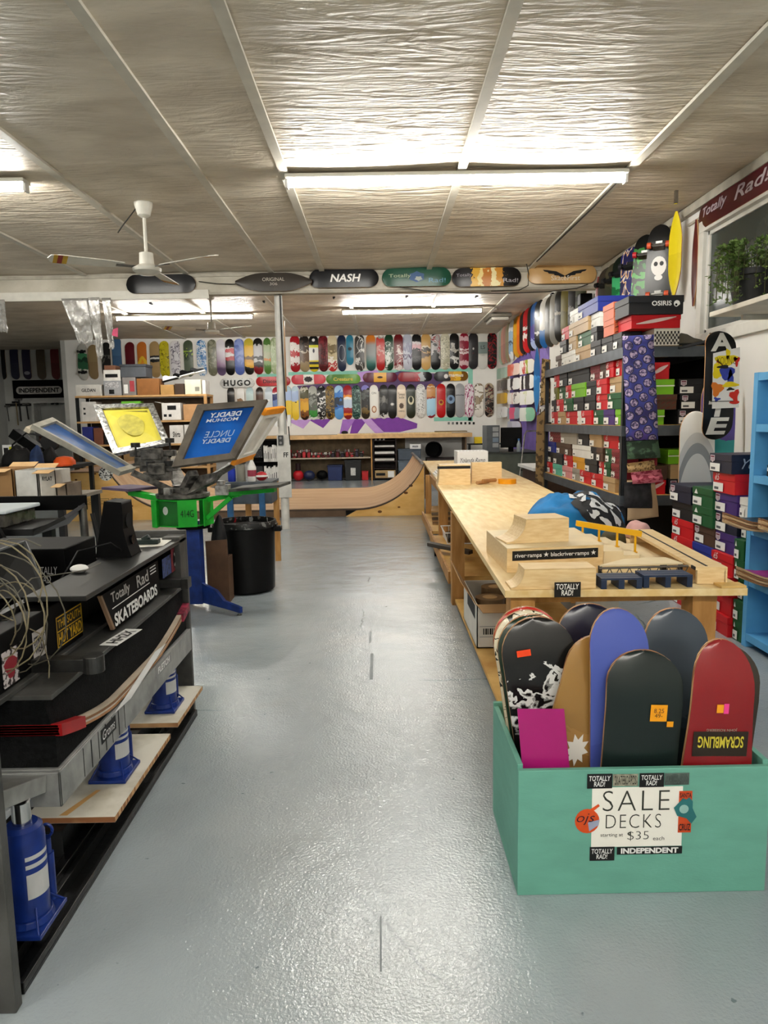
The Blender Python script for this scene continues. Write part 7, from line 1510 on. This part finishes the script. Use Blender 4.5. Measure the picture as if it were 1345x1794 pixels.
bs = thing('bin_stand', 'dark low shelf unit under the round black bin', 'shelf', (q.x, 16.2, 0)); B().box(q.x - .15, q.x + .6, 15.98, 16.55, .002, .04).o('shelf_board', ODK, bs); B().box(q.x - .15, q.x + .6, 15.98, 16.55, q.z - .23, q.z - .195).o('shelf_board', ODK, bs); B().box(q.x - .15, q.x - .15, 15.98, 16.55, .04, q.z - .23).box(q.x + .57, q.x + .6, 15.98, 16.55, .04, q.z - .23).o('side_panel', ODK, bs)
t, a, c, z0, z1 = px_box('white printed carton on top of the grey totes', 'carton', 'carton', 718, 778, 737, 790, 16.1, .3, None, zb=.69); B().box(a, c, 16.1, 16.4, .69, z1).o('carton_wall', WHITE, t); B().box(a + .05, c - .06, 16.098, 16.0995, .72, z1 - .03).o('print', mat('b8b8bc', .6, var=.4, sc_=50), t)
# binders and cases on the shelves left of the post
bk = thing('media_shelf', 'dark shelf of white cases under the bench, beside the post', 'shelf', (-2.6, 16.1, 0)); a0, a1 = P(440, 800, Y=15.9).x, P(500, 800, Y=15.9).x
B().box(a0, a0 + .02, 15.9, 15.934, .0, .97).box(a1 - .02, a1, 15.9, 15.934, 0, .97).box(a0, a1, 15.915, 15.934, 0, .97).o('carcass', BLACK, bk)
for z in (.03, .47, .95): B().box(a0 + .021, a1 - .021, 15.75, 15.914, z - .02, z).o('shelf_board', BLACK, bk)
B().box(a0 + .021, a0 + .04, 15.75, 15.914, 0, .95).box(a1 - .04, a1 - .021, 15.75, 15.914, 0, .95).o('side_panel', BLACK, bk)
random.seed(31); k_ = 0
for row, (z, h) in enumerate(((.471, .38), (.031, .36))):
    x = a0 + .30; i = 0
    while x < a1 - .09 and i < 14:
        w_ = random.uniform(.026, .05); hx = random.choice(('e8e6e2', 'dcdad6', 'f0eeea', 'c8c6c2')) if not (row == 1 and x > a1 - .15) else '8cc04c'
        o = thing('media_case', f'{"green" if hx == "8cc04c" else "white"} spined case, {ORD[i]} along the {"upper" if row == 0 else "lower"} media shelf', 'case', (x, 15.83, z), 'cases on the media shelf')
        hh = h * random.uniform(.8, .98); B().box(x, x + w_ - .003, 15.76, 15.9, z, z + hh).o('cover', mat(hx, .5, var=.05), o); B().box(x + w_ * .25, x + w_ * .6, 15.7588, 15.7598, z + hh * .2, z + hh * random.uniform(.5, .8)).o('spine_print', mat(random.choice(('4c4c50', '8c8c90', '2c2c30')), .6, var=0), o)
        x += w_; i += 1
for i in range(5):
    z = .04 + .175 * i
    tag(B().box(a0 + .05, a0 + .27, 15.755, 15.9, z - .0 + (.435 - .03 if i > 2 else 0) * 0 + .0, z + .16).o('tape_case', mat('2c2c2e', .6, var=.5, sc_=40, hx2='b4b4b4', thr=(.3, .36))), f'black and white patterned box, {ORD[i]} from the floor on the media shelf', 'box', 'patterned boxes on the media shelf') if i not in (2,) else None
random.seed(7)
# ================================================================== tall store shelves at the back left
ST = 14.0
sv = thing('store_shelves', 'wooden store shelves stacked with cartons in front of the back decks', 'shelf', (-4.5, 14.2, 0))
SX0, SX1 = P(131, 692, Y=ST).x, P(362, 692, Y=ST).x
zs = [P(250, y, Y=ST).z for y in (692, 737, 778)] + [.5, .12]
for z in zs: B().box(SX0, SX1, ST, ST + .55, z - .035, z).o('shelf_board', mat('c9a06c', .55, var=.1), sv)
for x in (SX0 + .0, SX1 - .06):
    for y in (ST + .001, ST + .5): B().box(x, x + .055, y, y + .045, 0, zs[0] - .036).o('post', mat('c09460', .6) if x > -4 else DARK, sv)
B().box(SX0 + .06, SX1 - .06, ST + .551, ST + .56, .1, zs[0] - .04).o('back_panel', mat('5c4c3c', .7), sv)
def crate(label, x0, x1, yt, lev, hx, txt='', tx=None, name='carton', cat='carton', dep=.34, open_=False, dy=0.0, zb=None, lid=None):
    a, c = P(x0, 700, Y=ST + .02 + dy).x, P(x1, 700, Y=ST + .02 + dy).x; z0 = (zs[lev] if zb is None else zb) + .001; z1 = P((x0 + x1) / 2, yt, Y=ST + .02 + dy).z
    y0 = ST + .02 + dy; t = thing(name, label, cat, ((a + c) / 2, y0 + dep / 2, z0)); m_ = mat(hx, .6, var=.08)
    if open_:
        b_ = B(); b_.box(a, c, y0, y0 + .006, z0, z1).box(a, c, y0 + dep - .006, y0 + dep, z0, z1).box(a, a + .006, y0, y0 + dep, z0, z1).box(c - .006, c, y0, y0 + dep, z0, z1).box(a, c, y0, y0 + dep, z0, z0 + .006); b_.o('carton_wall', m_, t)
        B().slab([V((a, y0, z1)), V((a, y0 + dep, z1)), V((a - .12, y0 + dep, z1 + .03)), V((a - .12, y0, z1 + .03))], .005).o('flap', m_, t)
    else:
        B().box(a, c, y0, y0 + dep, z0, z1 - (.05 if lid else 0)).o('carton_wall', m_, t, bev=.004)
        if lid: B().box(a - .01, c + .01, y0 - .01, y0 + dep + .01, z1 - .05, z1).o('lid', mat(lid, .6), t, bev=.004)
    if txt: lettering(txt, frame(((a + c) / 2, y0 - .0015, (z0 + z1) / 2), (1, 0, 0), (0, 0, 1)), (z1 - z0) * .3, tx or DARK, t, w=(c - a) * .55, bold=.03, name='print')
    return t, a, c, y0, z0, z1
def mark(r, u0, u1, w0, w1, m): t, a, c, y0, z0, z1 = r; B().box(a + (c - a) * u0, a + (c - a) * u1, y0 - .002, y0 - .0005, z0 + (z1 - z0) * w0, z0 + (z1 - z0) * w1).o('print', m, t)
r = crate('white carton with dark maker name at the end of the top shelf', 134, 178, 674, 0, 'dcdad4', 'GILDAN')
r = crate('grey printed carton under the small white box, top shelf', 183, 213, 667, 0, 'a8aaae'); mark(r, .1, .9, .55, .9, mat('d8d8da', .6, var=.3, sc_=40)); mark(r, .3, .6, .1, .4, DARK); zq = r[5]
r = crate('small white box with a black label on the grey carton', 184, 213, 648, 0, 'e4e2dc', zb=zq); mark(r, .1, .85, .3, .62, INK); zq = r[5]
r = crate('brown folded carton on top of the small white box', 186, 205, 640, 0, '7c5440', zb=zq)
r = crate('clear plastic pack with red and white things on the top shelf', 216, 239, 661, 0, '8a8684', name='plastic_pack', cat='pack'); mark(r, .1, .4, .1, .6, WHITE); mark(r, .55, .9, .2, .8, mat('a84048', .5)); zq = r[5]
r = crate('dark translucent storage tub on the plastic pack', 214, 258, 638, 0, '4c5056', name='storage_tote', cat='tote', zb=zq, lid='3c4046', dep=.4)
r = crate('brown wooden crate in the middle of the top shelf', 241, 280, 663, 0, '8c5c30'); r = crate('small light wooden crate beside the big brown one', 282, 305, 674, 0, 'b08850')
r = crate('cream carton with a print block near the shelf end', 325, 353, 665, 0, 'e6e0c8'); mark(r, .62, .9, .2, .5, mat('8c8c80', .6)); 
r = crate('white carton last on the top shelf', 355, 361, 666, 0, 'e4e2de'); 
r = crate('dark brown board box behind the cream carton', 307, 323, 672, 0, '3c2c20', name='wooden_box', cat='box')
q0, q1 = P(284, 668, Y=ST + .1), P(345, 655, Y=ST + .3)
for i in range(4):
    t = thing('shoe', f'{["white and black", "black", "black striped", "dark grey"][i]} shoe, {ORD[i]} along the row over the wooden crates', 'shoe', (q0.x + .19 * i, ST + .15, q0.z), 'shoes over the crates'); yo = .13 * (i % 2); xx = q0.x + .17 * i; zz = q0.z + .05 * i
    B().prism([(0, 0), (.02, .09), (.08, .10), (.16, .05), (.27, .035), (.29, 0)], 'y', ST + .12 + yo, ST + .22 + yo, M=Matrix.Translation((xx, 0, zz)) @ Matrix.Rotation(-.25, 4, 'Y')).o('upper', [WHITE, BLACK, BLACK, DARK][i], t, bev=.012, smooth=True); B().prism([(-.01, -.02), (0, .0), (.29, 0), (.30, -.02)], 'y', ST + .115 + yo, ST + .225 + yo, M=Matrix.Translation((xx, 0, zz)) @ Matrix.Rotation(-.25, 4, 'Y')).o('sole', [BLACK, WHITE, WHITE, WHITE][i], t, bev=.004)
r = crate('white carton with two dots at the end of the second shelf', 141, 166, 704, 1, 'dad8d4'); mark(r, .15, .3, .6, .7, DARK); mark(r, .15, .3, .35, .45, DARK)
r = crate('small green and white box on the second shelf', 212, 245, 703, 1, '6cb83c', dep=.2); mark(r, .4, .7, .1, .9, WHITE); r = crate('dark grey clutter box beside the green one', 196, 210, 706, 1, '4c4c50', name='box', cat='box')
r = crate('open white carton with black print on the second shelf', 282, 316, 706, 1, 'e8e6e2', open_=True); mark(r, .3, .75, .6, .85, INK); mark(r, .1, .25, .2, .35, DARK); mark(r, .35, .5, .2, .35, DARK)
r = crate('light brown carton beside the open white one', 320, 352, 708, 1, 'c09468')
r = crate('blue cloth bundle box on the third shelf', 140, 158, 748, 2, '28307c', name='cloth_bundle', cat='bundle'); r = crate('brown mixed bundle on the third shelf', 160, 176, 750, 2, '7c4c38', name='cloth_bundle', cat='bundle'); r = crate('black bag on the third shelf', 178, 200, 752, 2, '141416', name='bag', cat='bag')
r = crate('white carton with black lettering on the third shelf', 294, 318, 745, 2, 'e6e4e0', 'Shirts', INK); r = crate('white carton with handles beside the lettered one', 320, 350, 744, 2, 'e4e2de'); mark(r, .3, .7, .55, .75, DARK)
r = crate('brown carton on the fourth shelf', 142, 170, 790, 3, 'a8845c'); r = crate('dark brown carton second on the fourth shelf', 174, 205, 795, 3, '6c5034'); r = crate('brown carton third on the fourth shelf', 210, 250, 792, 3, '94744c'); r = crate('pale carton last on the fourth shelf', 290, 340, 790, 3, 'c8c0b0')
# ================================================================== alcove: banner, white niche, tools
a, c = P(24, 698, Y=18.58), P(113, 665, Y=18.58)
t = tag(B().box(a.x, c.x, 18.575, 18.59, a.z, c.z).o('banner', [BLACK]), 'black banner with white maker lettering on the alcove wall', 'banner')
b_ = B(); q = []; w_, h_ = (c.x - a.x) * .88, (c.z - a.z) * .42; cxm, czm = (a.x + c.x) / 2, (a.z + c.z) / 2 - .03
for sgn_ in (1, -1): q += [(cxm + sgn_ * (w_ / 2 - h_ / 2) + h_ / 2 * math.sin(tt) * sgn_, 18.573, czm + h_ / 2 * math.cos(tt) * sgn_) for tt in [i * PI / 8 for i in range(9)]]
b_.add(q, [tuple(range(len(q)))]); b_.o('badge', mat('c8c6c2', .6), t, fix=False); lettering('INDEPENDENT', frame((cxm, 18.571, czm), (1, 0, 0), (0, 0, 1)), h_ * .6, INK, t, w=w_ * .88, bold=.05)
a, c = P(62, 800, Y=18.2), P(128, 702, Y=18.2)
wn = thing('white_niche', 'white shelf niche with folded things on the alcove wall', 'shelf', ((a.x + c.x) / 2, 18.3, 0))
b_ = B(); b_.box(a.x, c.x, 18.2, 18.58, c.z - .05, c.z).box(a.x, a.x + .05, 18.2, 18.58, 0, c.z - .05).box(c.x - .05, c.x, 18.2, 18.58, 0, c.z - .05); b_.o('carcass', mat('c4c4c0', .6), wn)
for z in (1.35, .85): B().box(a.x + .05, c.x - .05, 18.2, 18.58, z - .03, z).o('shelf_board', mat('b4b4b0', .6), wn)
for i in range(5): tag(B().box(a.x + .12, c.x - .15 - .02 * i, 18.22, 18.5, .852 + .055 * i, .903 + .055 * i).o('folded_cloth', mat(['6c4438', '3c3038', '8c6c5c', '54302c', '7c5c50'][i], .8), bev=.01), f'{["rust", "dark plum", "tan", "dark red", "brown"][i]} folded cloth, {ORD[i]} from the bottom of the niche pile', 'cloth', 'folded cloths in the niche')
for i, px in enumerate((76, 96)):
    q = P(px, 708, Y=18.19); t = thing('sunglasses', ['thin wire glasses on the edge of the white niche', 'black sunglasses on the edge of the white niche'][i], 'sunglasses', tuple(q)); b_ = B()
    for s in (-1, 1): b_.ball((q.x + s * .055, 18.185, c.z - .07), .045, 10, sq=(1, .15, .6))
    b_.o('lens', INK if i else STEEL, t); B().cyl((q.x - .09, 18.187, c.z - .055), (q.x + .09, 18.187, c.z - .055), .008, n=6).o('bridge', INK if i else STEEL, t)
tr_ = thing('tool_rail', 'dark tool rail with hooks on the alcove wall below the banner', 'rail', (-9, 18.5, 1.7)); a, c = P(0, 712, Y=18.55), P(60, 708, Y=18.55); B().box(XL + .01, c.x, 18.56, 18.595, a.z, c.z + .02).o('rail', INK, tr_)
for i, (px, y0, y1, hx, w_, lb) in enumerate(((28, 705, 745, '8c7c5c', .03, 'long pale handled tool hanging on the tool rail'), (33, 700, 738, '1a1a1a', .04, 'black handled tool beside the pale one on the rail'), (46, 708, 735, '1c1c1e', .035, 'short black tool on the rail'), (12, 712, 738, '2a2a2c', .02, 'thin dark hook tool near the frame edge on the rail'))):
    p0, p1 = P(px, y0, Y=18.53), P(px + 4, y1, Y=18.53); t = thing('hand_tool', lb, 'tool', tuple(p1), 'tools on the alcove rail'); B().cyl(p0, p1, w_ / 2, n=8).o('handle', mat(hx, .6), t); B().box(p0.x - .1, p0.x + .08, 18.52, 18.545, p0.z - .02, p0.z + .03).o('tool_head', STEEL if i else DARK, t)
# complete skateboard at the wall beside the corner, partly in the dim
p = P(145, 634, Y=BY - .02); o = deck('white and green complete skateboard with dark trucks near the alcove corner', (p.x, BY - .02, p.z), dmat('0:b8b8b0 .2:c8c8c0 .3:2c5c40 .5:1c3c2c .6:3c7c54 .74:b8b8b0', seed=500, n=.08), 'fat', name='skateboard', cat='skateboard')
for s in (-.23, .23): truck(o, s, mat('1c1c1c', .5), DARK)
p = P(163, 634, Y=BY); deck('plain tan deck half behind the complete skateboard near the corner', (p.x, BY, p.z), dmat('0:8c7654 .5:94805c', seed=501), 'slim'); p = P(205, 628, Y=BY); deck('blue deck behind the storage tub near the corner', (p.x, BY, p.z + .06), dmat('0:3c5c80 .5:46688c', seed=502), 'pop'); p = P(186, 630, Y=BY); deck('black looped deck near the corner behind the plastic strips', (p.x, BY, p.z), dmat('0:1c1c1c .5:5c5c58 .54:202020', seed=503, n=.2), 'slim')
# ================================================================== clutter between the press and the shelves
lt = thing('packing_table', 'packing table with open cartons by the left shelves', 'table', (-3.3, 6.2, 0)); lt['label'] = 'packing table under the open cartons beside the ramp side'
B().box(-4.3, -2.62, 5.85, 6.7, .70, .73).o('tabletop', mat('8c8478', .6), lt)
for x in (-4.25, -2.68):
    for y in (5.88, 6.62): B().box(x, x + .05, y, y + .05, 0, .699).o('leg', PB, lt)
def ocarton(label, x0, x1, yt, Y, dep, m, zb=.731, flaps='lrf', txt='', inside=None):
    a, c = P(x0, 850, Y=Y).x, P(x1, 850, Y=Y).x; z1 = P((x0 + x1) / 2, yt, Y=Y).z; t = thing('open_carton', label, 'carton', ((a + c) / 2, Y, zb))
    B().box(a, c, Y, Y + .006, zb, z1).box(a, c, Y + dep - .006, Y + dep, zb, z1).box(a, a + .006, Y, Y + dep, zb, z1).box(c - .006, c, Y, Y + dep, zb, z1).box(a, c, Y, Y + dep, zb, zb + .006).o('carton_wall', m, t)
    for f_ in flaps:
        pts = {'l': [V((a, Y, z1)), V((a, Y + dep, z1)), V((a - .09, Y + dep, z1 + .05)), V((a - .09, Y, z1 + .05))], 'r': [V((c, Y, z1)), V((c, Y + dep, z1)), V((c + .1, Y + dep, z1 + .012)), V((c + .1, Y, z1 + .012))], 'f': [V((a, Y, z1)), V((c, Y, z1)), V((c, Y - .12, z1 - .02)), V((a, Y - .12, z1 - .02))], 'b': [V((a, Y + dep, z1)), V((c, Y + dep, z1)), V((c, Y + dep + .08, z1 + .035)), V((a, Y + dep + .08, z1 + .035))]}[f_]
        B().slab(pts, .004).o('flap', CARDL, t)
    if txt: lettering(txt, frame(((a + c) / 2, Y - .0012, z1 - .07), (1, 0, 0), (0, 0, 1)), .035, INK, t, w=(c - a) * .6, bold=.04, name='print')
    return t
ocarton('brown open carton cut by the frame edge on the packing table', -25, 23, 822, 6.05, .4, CARD, flaps='bf'); ocarton('white open carton between two brown ones on the packing table', 27, 66, 824, 6.05, .35, mat('cfcfcc', .6), flaps='b')
ocarton('white carton with black lettering and open flaps on the packing table', 69, 98, 824, 6.05, .3, mat('dcd8d0', .6), flaps='f', txt='RYLAT'); ocarton('grey brown open carton at the table end beside the ramp side', 99, 116, 848, 5.90, .3, mat('8c7c6c', .7), flaps='f')
nm_bench = thing('gear_bench', 'dark gear bench behind the packing table', 'bench', (-5.2, 9.0, 0)); B().box(-6.6, -3.86, 8.7, 9.75, .80, .84).o('bench_top', DARK, nm_bench)
for x in (-6.55, -3.95):
    for y in (8.73, 9.68): B().box(x, x + .05, y, y + .05, 0, .799).o('leg', PB, nm_bench)
def heap(label, name, cat, px, py, Y, rx, ry, h, hx, seed, zb=.842):
    p = P(px, py, Y=Y); o = tag(cloth(0, 0, rx, ry, h, seed).o(name, mat(hx, .75, var=.25), smooth=True, ang=80, fix=False, thick=.003), label, cat); o.location = (p.x, Y, zb - TZ); return o
heap('black jacket heaped on the gear bench', 'jacket', 'jacket', 32, 810, 9.10, .2, .16, .22, '0e0e10', 2.2); heap('dark blue bag beside the black jacket on the gear bench', 'bag', 'bag', 64, 808, 8.79, .085, .07, .26, '20345c', 3.3); heap('black bag at the end of the gear bench', 'bag', 'bag', 87, 812, 9.15, .11, .09, .2, '101012', 4.1)
oc = thing('cap_hat', 'bright orange cap on the gear bench beside the plywood ramp side', 'cap', (-4.75, 8.9, .842)); q = P(110, 808, Y=8.85); B().lathe([(.13, .854), (.126, .90), (.09, .945), (0, .96)], (q.x, 8.9, 0), 18).o('crown', mat('e05818', .6, var=.1), oc, smooth=True); B().lathe([(0, .843), (.15, .843), (.15, .852), (0, .852)], (q.x - .02, 8.8, 0), 18).o('brim', mat('c84c14', .6), oc)
sgp = thing('small_sign', 'small white sign with black and yellow blocks behind the cartons', 'sign', (-5.9, 9.5, .842)); a, c = P(5, 797, Y=9.5), P(43, 779, Y=9.5); B().box(a.x, c.x, 9.5, 9.52, .842, c.z).o('board', WHITE, sgp)
b_ = B()
for i, (u0, u1, w0, w1) in enumerate(((.06, .26, .2, .85), (.3, .42, .15, .9), (.5, .95, .55, .85), (.5, .95, .2, .42))): b_.box(a.x + (c.x - a.x) * u0, a.x + (c.x - a.x) * u1, 9.497, 9.4995, .842 + (c.z - .842) * w0, .842 + (c.z - .842) * w1, 1 if i == 1 else 0)
b_.o('print', [INK, mat('d8d428', .6)], sgp)
em = thing('embroidery_machine', 'black tilted machine arm and wheels standing on the gear bench', 'machine', (-5.6, 9.0, .842)); p0, p1 = P(24, 758, Y=9.42), P(70, 790, Y=9.42)
bar(p0, p1, .16, .12, BLACK, 'arm', em); B().cyl((p1.x + .1, 9.4, .842), (p1.x + .1, 9.4, 1.25), .05, n=12).o('column', BLACK, em); B().box(p1.x - .1, p1.x + .35, 9.28, 9.6, .842, .87).o('foot', BLACK, em); B().cyl((p1.x + .18, 9.3, 1.12), (p1.x + .18, 9.38, 1.12), .11, n=18).o('wheel', INK, em); B().tube([V((p1.x + .1, 9.35, 1.2)), V((p1.x - .1, 9.3, 1.25)), V((p1.x - .3, 9.32, 1.1)), V((p1.x - .35, 9.35, .86))], .012).o('hose', INK, em)
# ================================================================== counter corner at the back right
ctn = thing('corner_counter', 'dark counter with a white edge in the back corner by the shoe rack', 'counter', (2.3, 11.5, 0))
B().box(2.06, XR - .01, 9.6, 10.7, .62, .66).o('counter_top', WHITE, ctn); B().box(2.12, XR - .02, 9.65, 10.65, 0, .619).o('cabinet', mat('4a3428', .6, var=.2), ctn)
dk = thing('computer_desk', 'grey green cabinet under the computer tower', 'cabinet', (1.9, 12.5, 0)); B().box(1.75, XR - .02, 12.0, 13.2, 0, .74).o('carcass', mat('5c6258', .6), dk); B().box(1.73, XR - .01, 11.98, 13.22, .741, .77).o('top', mat('3c403c', .5), dk)
pc = thing('computer_tower', 'grey computer tower with front bays on the corner cabinet', 'computer', (1.85, 12.2, .771)); B().box(1.80, 2.02, 12.1, 12.6, .771, 1.22).o('case', mat('62686c', .5, var=.1), pc, bev=.004)
for k in range(4): B().box(1.9, 2.0, 12.094, 12.0995, .85 + .09 * k, .92 + .09 * k).o('drive_bay', mat('8ca0b4', .5) if k == 1 else mat('b4b8ba', .5), pc)
mn = thing('monitor', 'black monitor turned away beside the computer tower', 'monitor', (2.25, 12.3, .771)); B().box(2.06, 2.42, 12.2, 12.26, .84, 1.18).o('screen_panel', BLACKG, mn, bev=.006); B().box(2.2, 2.28, 12.24, 12.3, .771, .9).o('stand', BLACK, mn)
bottle('clear water bottle on the corner cabinet', 2.34, 12.08, .771, .035, .22, 'a8b4b8', '3c70b0', .4)
tag(B().box(2.30, 2.45, 9.9, 10.05, .661, .78).o('paper_cup', WHITE, bev=.02), 'white round box standing on the corner counter', 'box')
ld = thing('step_ladder', 'grey folding step ladder leaning by the corner counter', 'step ladder', (2.05, 10.8, 0))
l0, l1 = P(905, 852, Y=10.8), P(919, 762, Y=11.3); l0.z = .002
for dx in (0, .24): B().tube([l0 + V((dx, 0, 0)), l1 + V((dx, 0, 0))], .013).o('side_rail', STEEL, ld)
B().tube([l1, l1 + V((.03, .01, .06)), l1 + V((.21, .01, .06)), l1 + V((.24, 0, 0))], .013).o('hand_rail', STEEL, ld)
for f_ in (.25, .5, .74): q = l0.lerp(l1, f_); B().box(q.x, q.x + .24, q.y - .04, q.y + .08, q.z - .012, q.z + .012).o('step', DARK, ld)
for i, (px, hx, lb) in enumerate(((838, 'e0c020', 'small yellow box on the bench end beside the corner'), (858, 'dcb824', 'second small yellow box near the corner on the bench'))):
    p = P(px, 784, Y=15.7); tag(B().box(p.x - .08, p.x + .08, 15.7, 15.85, .80, .94).o('yellow_box', mat(hx, .5), bev=.004), lb, 'box', 'small yellow boxes')
ys_ = thing('box_shelf', 'dark low shelf carrying the two small yellow boxes', 'shelf', (2.2, 15.8, 0)); p = P(848, 784, Y=15.7); B().box(p.x - .35, p.x + .35, 15.65, 15.9, .77, .799).o('shelf_board', DARK, ys_); B().box(p.x - .33, p.x - .3, 15.67, 15.88, 0, .769).box(p.x + .3, p.x + .33, 15.67, 15.88, 0, .769).o('leg', DARK, ys_)
# ================================================================== overhead: fans, plastic strips, lamp box, cables
def fan(label, x, y, zc, zh, s=1.0):
    t = thing('ceiling_fan', label, 'ceiling fan', (x, y, zc), 'white ceiling fans'); FW = mat('d2cfc4', .4, var=.08)
    B().lathe([(.02, zc - .12), (.05, zc - .1), (.07, zc - .03), (.075, zc - .002)], (x, y, 0), 20).o('canopy', FW, t, smooth=True); B().cyl((x, y, zh + .12), (x, y, zc - .11), .014, n=12).o('rod', FW, t)
    B().lathe([(.0, zh - .045), (.06, zh - .04), (.11, zh - .015), (.115, zh + .01), (.06, zh + .04), (.055, zh + .13), (.02, zh + .14)], (x, y, 0), 26).o('motor', FW, t, smooth=True)
    for a in (-30, 90, 210):
        M = Matrix.Translation((x, y, zh + .02)) @ Matrix.Rotation(math.radians(a), 4, 'Z') @ Matrix.Rotation(.22, 4, 'X')
        pts = [(.18, -.045), (.30, -.06), (.66, -.075), (.72, -.06), (.74, 0), (.72, .06), (.66, .075), (.30, .06), (.18, .045)]
        pts = [(u * s, w_ * s) for u, w_ in pts]
        B().prism(pts, 'z', 0, .006, M=M).o('blade', FW, t); B().box(.05, .24 * s, -.018, .018, -.006, -.0005, M=M).o('blade_arm', STEEL, t)
        b_ = B()
        for u0, u1, mi in ((.60, .635, 0), (.635, .67, 1), (.67, .70, 0)):
            for zz in (-.0008, .0068): b_.add([(u0 * s, -.073 * s, zz), (u1 * s, -.073 * s, zz), (u1 * s, .073 * s, zz), (u0 * s, .073 * s, zz)], [(0, 1, 2, 3)], mi, M)
        b_.o('tip_stripe', [mat('c8a02c', .5), mat('8c2820', .5)], t, fix=False)
    return t
fan('white ceiling fan with striped blade tips before the beam', -1.88, 6.05, ZF - .005, 2.585); fan('small distant white ceiling fan behind the beam', -2.5, 11.0, ZR - .005, 2.70)
CLEAR = mat('c9c8c2', .25, var=.2, sc_=14, bump=.6, bsc=30, trans=.3, alpha=.6, spec=.7)
for i, (x0, x1, y0, y1, Y, lb) in enumerate(((122, 166, 545, 602, 8.69, 'wide torn strip of clear plastic hanging below the beam'), (165, 181, 570, 626, 8.64, 'long narrow strip of clear plastic hanging below the beam'), (187, 200, 568, 612, 8.69, 'short thin strip of clear plastic with a pink scrap below the beam'), (-6, 12, 520, 582, 8.69, 'torn strip of clear plastic at the frame edge below the beam'))):
    a, c = P(x0, y1, Y=Y), P(x1, y0, Y=Y); c.z = 2.82
    def fn(u, w_): 
        k_ = 1 - .45 * (1 - w_); xm = a.x + (c.x - a.x) * (.3 + .35 * (1 - w_)); x = xm + (c.x - a.x) * (u - .5) * k_
        return (x, Y - .03 * (1 - w_) + .06 * (1 - w_) * mnoise.noise(V((u * 4 + i, w_ * 5, i))), a.z + (c.z - a.z) * w_ + .05 * mnoise.noise(V((u * 5, i, 2.0))) * (1 - w_))
    o = tag(B().grid(fn, 10, 16).o('plastic_strip', CLEAR, smooth=True, ang=80, fix=False, thick=.002), lb, 'plastic strip', 'torn plastic strips')
    if i == 2: q = P(198, 577, Y=8.65); B().slab([q, q + V((.06, 0, .02)), q + V((.05, 0, -.09)), q + V((-.02, 0, -.07))], .003).o('pink_scrap', mat('d84c74', .5), o)
lx_ = thing('ceiling_floodlight', 'unlit square floodlight on the ceiling near the shoe wall', 'floodlight', (2.25, 14.0, ZR)); B().box(2.05, 2.45, 13.4, 14.2, ZR - .09, ZR - .04).o('housing', mat('6c675c', .5), lx_); B().box(2.09, 2.41, 13.44, 14.16, ZR - .15, ZR - .091).o('diffuser', mat('b4b0a4', .3, var=.1), lx_, bev=.02); B().box(2.2, 2.3, 13.7, 13.9, ZR - .04, ZR - .012).o('mount', DARK, lx_)
def cable(label, pts, Y, r=.006, hx='2a2824'): return tag(B().tube([P(x, y, Y=Y) for x, y in pts], r).o('ceiling_cable', mat(hx, .6), smooth=True, ang=80), label, 'cable')
cable('dark cable sagging along the beam from the green board to the shoe wall', [(700, 503), (740, 509), (800, 513), (880, 514), (960, 511), (1010, 505), (1030, 498)], 8.66); cable('dark cable dropping past the tan eagle board', [(922, 462), (926, 480), (925, 500), (910, 508), (860, 510)], 8.60)
cable('thin dark cable along the beam beside the fan', [(348, 493), (356, 494), (380, 497), (420, 498)], 8.705, .005); cable('cable running from the fan to the ceiling', [(206, 408), (215, 395), (238, 365)], 6.1, .005)
tag(B().tube([P(1098, 300, Z=3.07), P(1040, 362, Z=3.07), P(985, 415, Z=3.07), P(940, 458, Z=3.07)], .007).o('ceiling_cable', mat('2a2824', .6)), 'dark cable along the ceiling batten from the long light to the beam', 'cable')
tag(B().box(2.52, XR - .03, 9.12, 9.26, 2.72, 2.86).o('wall_speaker', BLACK, bev=.01), 'small dark speaker fixed high on the shoe wall just behind the beam', 'speaker')
